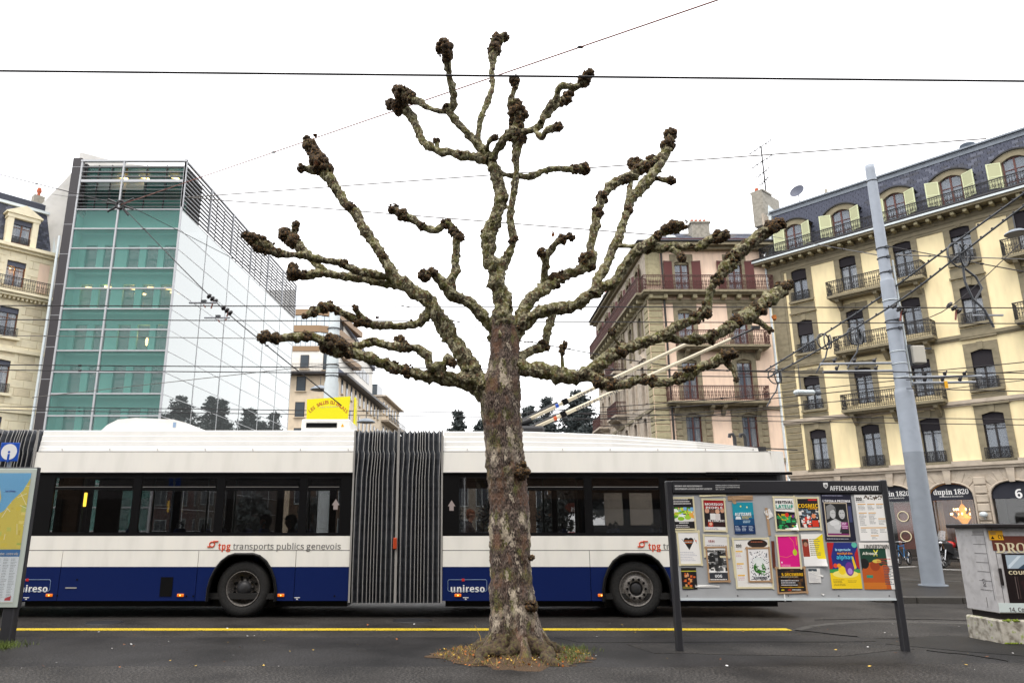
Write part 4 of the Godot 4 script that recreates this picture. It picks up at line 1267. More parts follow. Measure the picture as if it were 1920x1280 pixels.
func side_lamp(bus: Node3D, x: float, y: float) -> void:
	var l := part("side_lamp", MB.new().bbox(Vector3(x, y, 0.01), Vector3(0.12, 0.05, 0.026), 0.008), M.amber, bus)
	part("bulb", MB.new().ball(Vector3(x, y, 0.026), Vector3(0.012, 0.012, 0.005), 10, 6), M.amber_core, l)

func operator_name(bus: Node3D, x: float, full: bool) -> void:
	var sgn := MB.new()
	x -= 0.03
	sgn.ring(Vector3(x - 0.02, 1.262, 0.006), 0.045, 0.011, Basis(), 16, 4)
	sgn.bar(Vector3(x + 0.0, 1.315, 0.006), Vector3(x + 0.09, 1.315, 0.006), 0.02)
	sgn.bar(Vector3(x - 0.1, 1.222, 0.006), Vector3(x - 0.0, 1.222, 0.006), 0.02)
	part("logo", sgn, M.tpg_red, bus)
	x += 0.03
	letters(bus, "tpg", bold, 0.115, M.tpg_red, at(x + 0.06, 1.225, 0.004), 0.225, false)
	letters(bus, "transports publics genevois", sans, 0.105, M.grey_ink, at(x + 0.33, 1.225, 0.004), 1.96, false)

func network_logo(bus: Node3D, x: float) -> void:
	var o := MB.new()
	var pts := PackedVector3Array([Vector3(x - 0.02, 0.455, 0.004), Vector3(x + 0.64, 0.455, 0.004), Vector3(x + 0.66, 0.475, 0.004), Vector3(x + 0.66, 0.63, 0.004), Vector3(x + 0.64, 0.65, 0.004), Vector3(x - 0.02, 0.65, 0.004), Vector3(x - 0.04, 0.63, 0.004), Vector3(x - 0.04, 0.475, 0.004), Vector3(x - 0.02, 0.455, 0.004)])
	o.tube(pts, PackedFloat32Array([0.004]), 4)
	part("logo_outline", o, M.pale_blue, bus)
	letters(bus, "unireso", bold, 0.115, M.white_ink, at(x, 0.492, 0.003), 0.61, false)
	part("logo_dot", MB.new().bbox(Vector3(x + 0.235, 0.645, 0.005), Vector3(0.05, 0.045, 0.008), 0.002), M.signal_red, bus)

func arrow_sticker(bus: Node3D, x: float, y: float) -> void:
	part("arrow_sticker", MB.new().ext(PackedVector2Array([Vector2(x - 0.07, y), Vector2(x, y + 0.11), Vector2(x + 0.07, y), Vector2(x + 0.04, y), Vector2(x + 0.04, y - 0.08), Vector2(x - 0.04, y - 0.08), Vector2(x - 0.04, y)]), 0.001, 0.004), M.sticker, bus)

func build_bus() -> void:
	M.steel_dirty = textured([[0.25, 0.06, 0.054, 0.05], [0.5, 0.13, 0.12, 0.11], [0.8, 0.24, 0.22, 0.2]], 0.06, 0.5, 0.5, 0.0, 81)
	M.marker_red = plain(0.42, 0.05, 0.012, 0.35)
	M.signal_red = plain(0.5, 0.01, 0.01, 0.5)
	M.pale_blue = plain(0.25, 0.35, 0.5, 0.5)
	M.sticker = plain(0.3, 0.25, 0.24, 0.6)
	var bus := thing("articulated_trolleybus", "long white and dark blue articulated trolleybus passing behind the tree", "bus", Vector3(0, 0, -13.85))
	# middle section, rear section and the tail of the front one
	bus_section(bus, -8.05, -2.09, [-7.3, -4.83, -3.06], [-4.0], [[-7.62, -6.15, true], [-6.0, -4.6, true], [-4.45, -3.06, true], [-2.92, -2.3, true]],
		[[-7.5, -6.4, 0.5, 2.35], [-6.2, -5.2, 1.35, 2.35], [-5.05, -4.1, 1.35, 2.35], [-3.95, -2.95, 1.35, 2.35], [-2.8, -2.2, 1.35, 2.35]], [[-8.05, 3.36], [-2.09, 3.36]])
	bus_section(bus, -0.4, 5.75, [2.27], [3.1], [[-0.1, 0.95, false], [1.05, 2.22, true], [2.36, 3.62, true], [3.76, 5.1, true]],
		[[-0.15, 0.95, 1.35, 2.4], [1.05, 1.9, 1.35, 2.35], [2.02, 2.4, 1.35, 2.35], [2.75, 3.45, 1.62, 2.3], [3.6, 4.1, 1.62, 2.3], [4.6, 5.4, 1.6, 2.3]], [[-0.4, 3.34], [1.1, 3.34], [2.8, 3.28], [4.4, 3.14], [5.55, 3.02]])
	bus_section(bus, -14.2, -9.75, [-12.0], [-12.9], [[-13.9, -12.2, true], [-12.0, -10.0, true]], [[-13.8, -12.2, 1.35, 2.35], [-12.0, -10.0, 1.35, 2.35]], [[-14.2, 3.36], [-9.75, 3.36]])
	bellows(bus, -2.07, -0.42)
	bellows(bus, -9.73, -8.07)
	# rounded tail
	var plan := PackedVector2Array()
	for i in 9:
		var a := deg_to_rad(90.0 * i / 8.0)
		plan.append(Vector2(5.75 + 0.36 * sin(a), -0.36 + 0.36 * cos(a)))
	for i in 9:
		var a := deg_to_rad(90.0 * i / 8.0)
		plan.append(Vector2(5.75 + 0.36 * cos(a), -2.19 - 0.36 * sin(a)))
	for b in [[0.29, 0.869, M.bus_blue, "tail_skirt"], [0.872, 1.41, M.bus_white, "tail_panel"], [1.412, 2.53, M.black, "tail_window"], [2.552, 2.93, M.bus_white, "tail_cant"]]:
		var m := MB.new()
		for i in plan.size() - 1:
			m.quad(Vector3(plan[i].x, b[0], plan[i].y), Vector3(plan[i + 1].x, b[0], plan[i + 1].y), Vector3(plan[i + 1].x, b[1], plan[i + 1].y), Vector3(plan[i].x, b[1], plan[i].y))
		part(b[3], m, b[2], bus)
	var tail := PackedVector2Array([Vector2(5.5, -0.04)])
	tail.append_array(plan)
	tail.append(Vector2(5.5, -2.52))
	part("tail_roof", slab(tail, 2.93, 2.952), M.bus_roof, bus)
	part("roof_rail_end", MB.new().box(Vector3(5.62, 3.0, -0.2), Vector3(0.22, 0.09, 0.12)).bar(Vector3(5.6, 3.03, -0.2), Vector3(6.35, 2.99, -0.2), 0.02), M.dark_steel, bus)
	for x in [5.5, 5.72]:
		part("roof_pipe", MB.new().tube(PackedVector3Array([Vector3(x, 2.95, -1.1), Vector3(x, 3.34, -1.1), Vector3(x - 0.03, 3.41, -1.1), Vector3(x - 0.09, 3.4, -1.1), Vector3(x - 0.1, 3.34, -1.1)]), PackedFloat32Array([0.035]), 10), M.dark_steel, bus)
	part("drip_rail", MB.new().box(Vector3(5.3, 2.535, 0.012), Vector3(1.6, 0.05, 0.04)), M.black, bus)
	# roof equipment
	part("roof_hump", MB.new().ext(PackedVector2Array([Vector2(-7.2, 3.36), Vector2(-7.05, 3.52), Vector2(-6.85, 3.63), Vector2(-6.5, 3.66), Vector2(-5.75, 3.63), Vector2(-5.5, 3.56), Vector2(-5.36, 3.36)]), -1.9, -0.55), M.bus_roof, bus)
	part("hump_label", MB.new().box(Vector3(-5.72, 3.52, -0.545), Vector3(0.06, 0.1, 0.006)), M.pale_blue, bus)
	var ac := part("air_conditioner", MB.new().bbox(Vector3(-2.72, 3.5, -0.95), Vector3(0.95, 0.24, 1.0), 0.02), M.bus_roof, bus)
	part("grille", MB.new().box(Vector3(-2.8, 3.5, -0.446), Vector3(0.6, 0.09, 0.012)), M.black, ac)
	part("warning_sticker", MB.new().ext(PackedVector2Array([Vector2(-2.42, 3.47), Vector2(-2.36, 3.47), Vector2(-2.39, 3.53)]), -0.447, -0.443), M.sign_orange, ac)
	# trolley poles
	part("pole_base", MB.new().bbox(Vector3(1.2, 3.45, -1.2), Vector3(0.8, 0.16, 1.0), 0.05).rod(Vector3(1.0, 3.55, -1.5), Vector3(1.35, 3.68, -1.5), 0.07).rod(Vector3(1.0, 3.55, -0.95), Vector3(1.35, 3.68, -0.95), 0.07), M.dark_steel, bus)
	for k in 2:
		var z := -0.95 if k == 0 else -1.55
		var a := Vector3(1.1, 3.6 - 0.16 * k, z)
		var b := Vector3(6.1 + 0.2 * k, 5.96 - 0.2 * k, z)
		var d := (b - a).normalized()
		var tp := part("trolley_pole", MB.new().tube(PackedVector3Array([a, a.lerp(b, 0.12), a.lerp(b, 0.9)]), PackedFloat32Array([0.046, 0.043, 0.034]), 12), M.pole_cream, bus)
		part("pole_sleeve", MB.new().rod(a + Vector3(0, 0.03, 0), a.lerp(b, 0.16) + Vector3(0, 0.05, 0), 0.034, 10), M.dark_steel, tp)
		part("pole_clamp", MB.new().box(Vector3(), Vector3(0.12, 0.12, 0.11), Transform3D(Basis(Vector3(0, 0, 1), atan2(d.y, d.x)), a.lerp(b, 0.19))), M.black, tp)
		part("pole_marker", MB.new().rod(a.lerp(b, 0.15), a.lerp(b, 0.162), 0.05, 10), M.sign_blue if k == 0 else M.sign_red, tp)
		part("trolley_shoe", MB.new().rod(a.lerp(b, 0.9), b, 0.022, 8).box(b + Vector3(0.05, 0.03, 0), Vector3(0.18, 0.07, 0.06)), M.dark_steel, tp)
		var turn := Basis(Vector3(0, 0, 1), atan2(d.y, d.x))
		letters(tp, "KIEPE ELEKTRIK", bold, 0.055, M.cab_ink, Transform3D(turn, a.lerp(b, 0.33) + Vector3(0, -0.025, 0.05)), 1.0)
	# side lamps, vents, marks
	for x in [-7.44, -5.09, -3.29, -0.12, 2.45, 5.2]:
		side_lamp(bus, x, 0.385)
	for x in [-7.85, -3.0, 0.02]:
		part("jacking_mark", MB.new().box(Vector3(x, 0.345, 0.003), Vector3(0.1, 0.012, 0.004)).ext(PackedVector2Array([Vector2(x - 0.02, 0.31), Vector2(x + 0.02, 0.31), Vector2(x, 0.336)]), 0.001, 0.005), M.white_ink, bus)
	part("vent_grille", MB.new().box(Vector3(-5.36, 0.53, 0.003), Vector3(0.22, 0.33, 0.01)), M.black, bus)
	part("flap_handle", MB.new().box(Vector3(-7.07, 0.51, 0.004), Vector3(0.2, 0.022, 0.01)), M.rim_strip, bus)
	for q in [[-6.98, 0.65], [-4.86, 0.37], [-4.98, 0.37], [-2.33, 0.37], [-7.3, 0.38]]:
		part("fastener", MB.new().rod(Vector3(q[0], q[1], 0), Vector3(q[0], q[1], 0.006), 0.018, 10), M.black, bus)
	operator_name(bus, -4.55, true)
	operator_name(bus, 3.28, false)
	network_logo(bus, -0.26)
	network_logo(bus, -8.13 + 0.02)
	arrow_sticker(bus, -2.38, 1.96)
	arrow_sticker(bus, -0.24, 1.94)
	# inside
	for x in [-6.6, -5.7, -4.9, -4.1, -3.4, -2.6]:
		seat(bus, x, -0.55)
	for x in [-5.75, -4.85, -3.6, -2.75]:
		seat(bus, x, -2.1)
	for x in [1.6, 2.6, 3.5, 4.3]:
		seat(bus, x, -0.55)
		seat(bus, x + 0.2, -2.1)
	M.grab_green = plain(0.05, 0.12, 0.1, 0.4)
	for q in [[-7.5, -0.9], [-6.1, -0.85], [-5.3, -1.6], [-4.5, -0.85], [-3.2, -1.6], [-2.4, -0.9], [0.5, -1.5], [1.55, -0.9], [2.3, -1.5], [4.0, -0.9]]:
		part("grab_pole", MB.new().rod(Vector3(q[0], 0.42, q[1]), Vector3(q[0], 2.57, q[1]), 0.018, 8), M.grab_green, bus)
	part("door_lamp", MB.new().bbox(Vector3(-7.27, 2.08, -0.5), Vector3(0.05, 0.26, 0.04), 0.01), glow(1.0, 0.62, 0.06, 3.0), bus)
	# dirt on the tail edge shows as real rubber strips
	part("tail_bumper", MB.new().box(Vector3(5.5, 0.29, -0.01), Vector3(0.7, 0.04, 0.04)), M.black, bus)
	# passengers
	seated("person", Vector3(-4.05, 0, -15.45), "dark-haired passenger seated at the far window of the bus")
	seated("person", Vector3(-3.55, 0, -15.5), "passenger in dark clothes seated nearest the rear of the middle bus section")
	walker("person", Vector3(0.08, 0.0, -19.0), "auburn-haired pedestrian in dark coat seen through the bus windows")

# tapered capsules joined with a smooth minimum, meshed as surface nets
func flesh(bones: Array, cell: float, k := 0.04) -> MB:
	var lo := Vector3(1e9, 1e9, 1e9)
	var hi := -lo
	for b in bones:
		var r: float = maxf(b[2], b[3]) + 3 * cell
		for p: Vector3 in [b[0], b[1]]:
			lo = lo.min(p - Vector3(r, r, r))
			hi = hi.max(p + Vector3(r, r, r))
	var dim := Vector3i(((hi - lo) / cell).ceil())
	var sx := dim.x + 1
	var sy := dim.y + 1
	var sz := dim.z + 1
	var d := PackedFloat32Array()
	d.resize(sx * sy * sz)
	d.fill(9.0)
	for b in bones:
		var a: Vector3 = b[0]
		var ab: Vector3 = b[1] - b[0]
		var l2 := maxf(ab.length_squared(), 1e-8)
		var r: float = maxf(b[2], b[3]) + 3 * cell + k
		var q0 := Vector3i(((a.min(b[1]) - Vector3(r, r, r) - lo) / cell).floor()).clamp(Vector3i(), dim)
		var q1 := Vector3i(((a.max(b[1]) + Vector3(r, r, r) - lo) / cell).ceil()).clamp(Vector3i(), dim)
		for z in range(q0.z, q1.z + 1):
			for y in range(q0.y, q1.y + 1):
				for x in range(q0.x, q1.x + 1):
					var p := lo + Vector3(x, y, z) * cell
					var t := clampf((p - a).dot(ab) / l2, 0, 1)
					var e := (p - a - ab * t).length() - lerpf(b[2], b[3], t)
					var i := (z * sy + y) * sx + x
					var h := clampf(0.5 + 0.5 * (d[i] - e) / k, 0, 1)
					d[i] = lerpf(d[i], e, h) - k * h * (1 - h) if d[i] < 8.0 else e
	var m := MB.new()
	var id := PackedInt32Array()
	id.resize(sx * sy * sz)
	id.fill(-1)
	var offs := [0, 1, sx, sx + 1, sx * sy, sx * sy + 1, sx * sy + sx, sx * sy + sx + 1]
	var edges := [[0, 1], [2, 3], [4, 5], [6, 7], [0, 2], [1, 3], [4, 6], [5, 7], [0, 4], [1, 5], [2, 6], [3, 7]]
	for z in dim.z:
		for y in dim.y:
			for x in dim.x:
				var i := (z * sy + y) * sx + x
				var c := 0
				for j in 8:
					if d[i + offs[j]] < 0: c += 1
				if c == 0 or c == 8: continue
				var s := Vector3()
				var cnt := 0
				for e in edges:
					var u: float = d[i + offs[e[0]]]
					var w: float = d[i + offs[e[1]]]
					if (u < 0) != (w < 0):
						var t := u / (u - w)
						var pa := Vector3(e[0] & 1, (e[0] >> 1) & 1, e[0] >> 2)
						var pb := Vector3(e[1] & 1, (e[1] >> 1) & 1, e[1] >> 2)
						s += pa.lerp(pb, t)
						cnt += 1
				id[i] = m.v.size()
				m.v.append(lo + (Vector3(x, y, z) + s / cnt) * cell)
				m.n.append(Vector3.UP)
				m.uv.append(Vector2())
	var step := [1, sx, sx * sy]
	for z in range(1, dim.z):
		for y in range(1, dim.y):
			for x in range(1, dim.x):
				var i := (z * sy + y) * sx + x
				for a in 3:
					var u: float = d[i]
					var w: float = d[i + step[a]]
					if (u < 0) == (w < 0): continue
					var s1: int = step[(a + 1) % 3]
					var s2: int = step[(a + 2) % 3]
					var q := [id[i], id[i - s1], id[i - s1 - s2], id[i - s2]]
					if q.has(-1): continue
					if u < 0:
						m.ix.append_array([q[0], q[2], q[1], q[0], q[3], q[2]])
					else:
						m.ix.append_array([q[0], q[1], q[2], q[0], q[2], q[3]])
	smooth_normals(m)
	return m

func head(p: Node3D, c: Vector3, face: Vector3, hair: Material) -> void:
	# skull, jaw, nose, brow and ears in one skin, hair as a cap over it
	var side := face.cross(Vector3.UP).normalized()
	var b := [[c + Vector3(0, 0.03, 0) - face * 0.015, c + Vector3(0, 0.03, 0) + face * 0.02, 0.088, 0.082],
		[c + face * 0.035 + Vector3(0, -0.05, 0), c + face * 0.045 + Vector3(0, -0.085, 0), 0.055, 0.035],
		[c + face * 0.1 + Vector3(0, 0.015, 0), c + face * 0.112 + Vector3(0, -0.022, 0), 0.009, 0.014],
		[c + face * 0.088 + Vector3(0, -0.055, 0) - side * 0.018, c + face * 0.088 + Vector3(0, -0.055, 0) + side * 0.018, 0.011, 0.011],
		[c + side * 0.086 + Vector3(0, 0.015, 0), c + side * 0.088 + Vector3(0, -0.02, 0), 0.016, 0.012],
		[c - side * 0.086 + Vector3(0, 0.015, 0), c - side * 0.088 + Vector3(0, -0.02, 0), 0.016, 0.012],
		[c + Vector3(0, -0.06, 0), c + Vector3(0, -0.17, 0) - face * 0.02, 0.052, 0.056]]
	var h := part("head", flesh(b, 0.012, 0.025), M.skin, p)
	part("hair", flesh([[c + Vector3(0, 0.06, 0) - face * 0.03, c + Vector3(0, 0.065, 0) + face * 0.03, 0.094, 0.08], [c + Vector3(0, 0.0, 0) - face * 0.055, c + Vector3(0, -0.06, 0) - face * 0.06, 0.08, 0.05]], 0.015, 0.03), hair, h)
	for s in [-1, 1]:
		part("eye", MB.new().ball(c + face * 0.088 + side * 0.03 * s + Vector3(0, 0.018, 0), Vector3(0.011, 0.008, 0.011), 8, 6), M.black, h)

func hand(b: Array, w: Vector3, dir: Vector3, side: Vector3) -> void:
	b.append([w, w + dir * 0.07, 0.026, 0.03])
	for i in 4:
		var o := w + dir * 0.075 + side * (i - 1.5) * 0.019
		b.append([o, o + dir * [0.06, 0.07, 0.065, 0.05][i] + Vector3(0, -0.025, 0), 0.0095, 0.008])
	b.append([w + dir * 0.02 - side * 0.025, w + dir * 0.06 - side * 0.05, 0.011, 0.009])

func seated(called: String, o: Vector3, label: String) -> void:
	var p := thing(called, label, "person", o, 0, "people in and behind the bus")
	var b := [[Vector3(0, 0.97, 0), Vector3(0.02, 1.35, 0), 0.15, 0.16], [Vector3(0.02, 1.42, -0.13), Vector3(0.02, 1.42, 0.13), 0.085, 0.085], [Vector3(0.01, 1.45, 0), Vector3(0, 1.55, 0), 0.065, 0.055]]
	for s in [-1, 1]:
		b.append([Vector3(0, 0.98, 0.1 * s), Vector3(-0.4, 0.97, 0.12 * s), 0.085, 0.065])
		b.append([Vector3(-0.4, 0.97, 0.12 * s), Vector3(-0.42, 0.5, 0.12 * s), 0.062, 0.045])
		b.append([Vector3(-0.42, 0.47, 0.12 * s), Vector3(-0.58, 0.45, 0.13 * s), 0.045, 0.035])
		b.append([Vector3(0.02, 1.42, 0.19 * s), Vector3(-0.05, 1.15, 0.24 * s), 0.058, 0.046])
		b.append([Vector3(-0.05, 1.15, 0.24 * s), Vector3(-0.3, 1.1, 0.14 * s), 0.045, 0.034])
	part("body", flesh(b, 0.03), M.coat_dark, p)
	var hb := []
	for s in [-1, 1]:
		hand(hb, Vector3(-0.31, 1.09, 0.13 * s), Vector3(-0.98, -0.1, -0.1 * s).normalized(), Vector3(0, 0, 1))
	part("hands", flesh(hb, 0.008, 0.008), M.skin, p)
	head(p, Vector3(-0.03, 1.68, 0), Vector3(-1, 0, 0), M.coat_dark)

func walker(called: String, o: Vector3, label: String) -> void:
	var p := thing(called, label, "person", o, 0, "people in and behind the bus")
	var k := 1.12
	var b := [[Vector3(0, 0.95, 0), Vector3(0.02, 1.3, 0), 0.145, 0.155], [Vector3(0.02, 1.4, -0.13), Vector3(0.02, 1.4, 0.13), 0.08, 0.08], [Vector3(0.03, 1.43, 0), Vector3(0.05, 1.55, 0), 0.06, 0.05], [Vector3(0, 0.95, 0), Vector3(0, 0.72, 0), 0.15, 0.17]]
	for s in [-1, 1]:
		b.append([Vector3(0, 0.88, 0.09 * s), Vector3(0.14 * s, 0.5, 0.09 * s), 0.085, 0.06])
		b.append([Vector3(0.14 * s, 0.5, 0.09 * s), Vector3(0.16 * s - 0.1, 0.09, 0.09 * s), 0.058, 0.042])
		b.append([Vector3(0.16 * s - 0.1, 0.05, 0.09 * s), Vector3(0.16 * s + 0.06, 0.035, 0.1 * s), 0.042, 0.032])
		b.append([Vector3(0.02, 1.4, 0.18 * s), Vector3(-0.06 * s, 1.12, 0.22 * s), 0.055, 0.045])
		b.append([Vector3(-0.06 * s, 1.12, 0.22 * s), Vector3(0.08 - 0.06 * s, 0.9, 0.2 * s), 0.044, 0.034])
	part("body", flesh(b, 0.03), M.coat_dark, p, Transform3D(Basis.from_scale(Vector3(k, k, k)), Vector3()))
	var hb := []
	for s in [-1, 1]:
		hand(hb, Vector3(0.09 - 0.06 * s, 0.88, 0.2 * s), Vector3(0.3, -0.95, 0).normalized(), Vector3(0.95, 0.3, 0))
	part("hands", flesh(hb, 0.008, 0.008), M.skin, p, Transform3D(Basis.from_scale(Vector3(k, k, k)), Vector3()))
	head(p, Vector3(0.07, 1.68, 0) * k, Vector3(0.97, -0.2, 0.1).normalized(), M.hair_red)

# ---- windows shared by the old buildings ----
var shared := {}
func frame_mesh(w: float, h: float, bars: int, t := 0.07) -> Mesh:
	var key := "f%.2f_%.2f_%d" % [w, h, bars]
	if not shared.has(key):
		var m := MB.new()
		m.span(Vector3(-w / 2, 0, 0), Vector3(-w / 2 + t, h, 0.08)).span(Vector3(w / 2 - t, 0, 0), Vector3(w / 2, h, 0.08))
		m.span(Vector3(-w / 2 + t, 0, 0.001), Vector3(w / 2 - t, t, 0.079)).span(Vector3(-w / 2 + t, h - t, 0.001), Vector3(w / 2 - t, h, 0.079))
		m.span(Vector3(-t * 0.65, t, 0.0), Vector3(t * 0.65, h - t, 0.085))
		for i in bars:
			var y := h * (i + 1.0) / (bars + 1.0) if bars > 1 else h * 0.66
			m.span(Vector3(-w / 2 + t, y - 0.02, 0.01), Vector3(-t * 0.65, y + 0.02, 0.07)).span(Vector3(t * 0.65, y - 0.02, 0.01), Vector3(w / 2 - t, y + 0.02, 0.07))
		shared[key] = m.mesh()
	return shared[key]

func box_mesh(sx: float, sy: float, sz: float) -> Mesh:
	var key := "b%.3f_%.3f_%.3f" % [sx, sy, sz]
	if not shared.has(key):
		shared[key] = MB.new().box(Vector3(0, sy / 2, 0), Vector3(sx, sy, sz)).mesh()
	return shared[key]

func window(parent: Node3D, xf: Transform3D, w: float, h: float, bars: int, frame: Material, pane: Material, curtain := 0.0) -> MeshInstance3D:
	var o := part("window", frame_mesh(w, h, bars), frame, parent, xf)
	for s in [-1, 1]:
		part("pane", box_mesh(w / 2 - 0.08, h - 0.1, 0.01), pane, o, at(s * w / 4.0, 0.05, 0.03))
	if curtain > 0.0:
		for s in [-1, 1]:
			part("curtain", curtain_mesh(w * curtain / 2, h - 0.08), M.curtain, o, at(s * (w / 2 - w * curtain / 4), 0.04, -0.12))
	return o

func curtain_mesh(w: float, h: float) -> Mesh:
	var key := "c%.2f_%.2f" % [w, h]
	if not shared.has(key):
		var m := MB.new()
		var k := maxi(4, int(w / 0.05))
		for i in k:
			var a := -w / 2 + w * i / k
			var b := -w / 2 + w * (i + 1) / k
			var za := 0.03 * sin(i * 1.9)
			var zb := 0.03 * sin((i + 1) * 1.9)
			m.quad(Vector3(a, 0, za), Vector3(b, 0, zb), Vector3(b, h, zb), Vector3(a, h, za))
		shared[key] = m.mesh()
	return shared[key]

func surround_mesh(w: float, h: float, side: float, top: float, rise: float, depth: float) -> Mesh:
	var key := "s%.2f_%.2f_%.2f_%.2f" % [w, h, side, top]
	if not shared.has(key):
		var p := PackedVector2Array([Vector2(-w / 2 - side, 0), Vector2(-w / 2, 0), Vector2(-w / 2, h - rise)])
		for i in range(1, 8):
			var t := i / 8.0
			p.append(Vector2(lerpf(-w / 2, w / 2, t), h - rise + rise * sin(PI * t)))
		p.append_array(PackedVector2Array([Vector2(w / 2, h - rise), Vector2(w / 2, 0), Vector2(w / 2 + side, 0), Vector2(w / 2 + side, h + top), Vector2(-w / 2 - side, h + top)]))
		shared[key] = MB.new().ext(p, -0.02, depth).ext(PackedVector2Array([Vector2(-0.12, h + 0.02), Vector2(0.12, h + 0.02), Vector2(0.16, h + top + 0.03), Vector2(-0.16, h + top + 0.03)]), depth, depth + 0.04).mesh()
	return shared[key]

func iron_mesh(len: float, h: float, step := 0.12, rich := true) -> Mesh:
	# wrought-iron railing along x: rails, bars, rings and scrolls
	var key := "i%.2f_%.2f_%.2f" % [len, h, step]
	if not shared.has(key):
		var m := MB.new()
		var l := len / 2
		m.box(Vector3(0, h - 0.02, 0), Vector3(len, 0.045, 0.05))
		m.box(Vector3(0, h - 0.16, 0), Vector3(len, 0.02, 0.02))
		m.box(Vector3(0, 0.07, 0), Vector3(len, 0.03, 0.03))
		m.box(Vector3(0, 0.2, 0), Vector3(len, 0.018, 0.018))
		var k := maxi(2, roundi(len / step))
		for i in k + 1:
			var x := -l + len * i / k
			m.box(Vector3(x, h * 0.5, 0), Vector3(0.02, h, 0.02))
			if i < k and rich:
				var c := x + len / k / 2
				var r := len / k * 0.42
				m.ring(Vector3(c, h - 0.09, 0), r * 0.8, 0.009, Basis(), 8, 3)
				m.ring(Vector3(c, h * 0.55, 0), r, 0.01, Basis(), 8, 3)
				m.ring(Vector3(c, h * 0.36, 0), r, 0.01, Basis(), 8, 3)
				m.ring(Vector3(c, 0.135, 0), r * 0.7, 0.009, Basis(), 8, 3)
				if i % 2:
					m.bar(Vector3(c - r, 0.22, 0), Vector3(c + r, h * 0.7, 0), 0.016)
					m.bar(Vector3(c + r, 0.22, 0), Vector3(c - r, h * 0.7, 0), 0.016)
		shared[key] = m.mesh()
	return shared[key]

func balcony(parent: Node3D, xf: Transform3D, len: float, deep: float, rail: float, stone: Material, iron: Material, brackets: Array, rich := true) -> void:
	# slab top at local y 0, centre x 0
	var b := part("balcony", MB.new().box(Vector3(0, -0.08, deep / 2), Vector3(len, 0.16, deep)).box(Vector3(0, -0.19, deep / 2 - 0.06), Vector3(len - 0.12, 0.06, deep - 0.12)).box(Vector3(0, -0.25, deep / 2 - 0.1), Vector3(len - 0.2, 0.06, deep - 0.2)), stone, parent, xf)
	part("railing", iron_mesh(len - 0.06, rail, 0.12, rich), iron, b, at(0, 0, deep - 0.05))
	for s in [-1, 1]:
		part("railing", iron_mesh(deep - 0.08, rail, 0.12, rich), iron, b, at(s * (len / 2 - 0.03), 0, deep / 2 - 0.03, 90))
	for x in brackets:
		part("bracket", MB.new().ext(PackedVector2Array([Vector2(0, 0), Vector2(deep - 0.15, 0), Vector2(deep - 0.2, -0.14), Vector2(deep * 0.55, -0.22), Vector2(deep * 0.35, -0.42), Vector2(0.1, -0.62), Vector2(0, -0.62)]), -0.11, 0.11, Transform3D(Basis(Vector3(0, 0, 1), Vector3(0, 1, 0), Vector3(-1, 0, 0)), Vector3(x, -0.28, 0))), stone, b)

func quoins(parent: Node3D, xf: Transform3D, w: float, h0: float, h1: float, each: float, stone: Material, depth := 0.05) -> void:
	var n := roundi((h1 - h0) / each)
	var e := (h1 - h0) / n
	var m := MB.new().bbox(Vector3(0, e / 2, depth / 2), Vector3(w, e - 0.05, depth + 0.04), 0.02).mesh()
	for i in n:
		part("quoin", m, stone, parent, xf * at(0, h0 + i * e, 0))

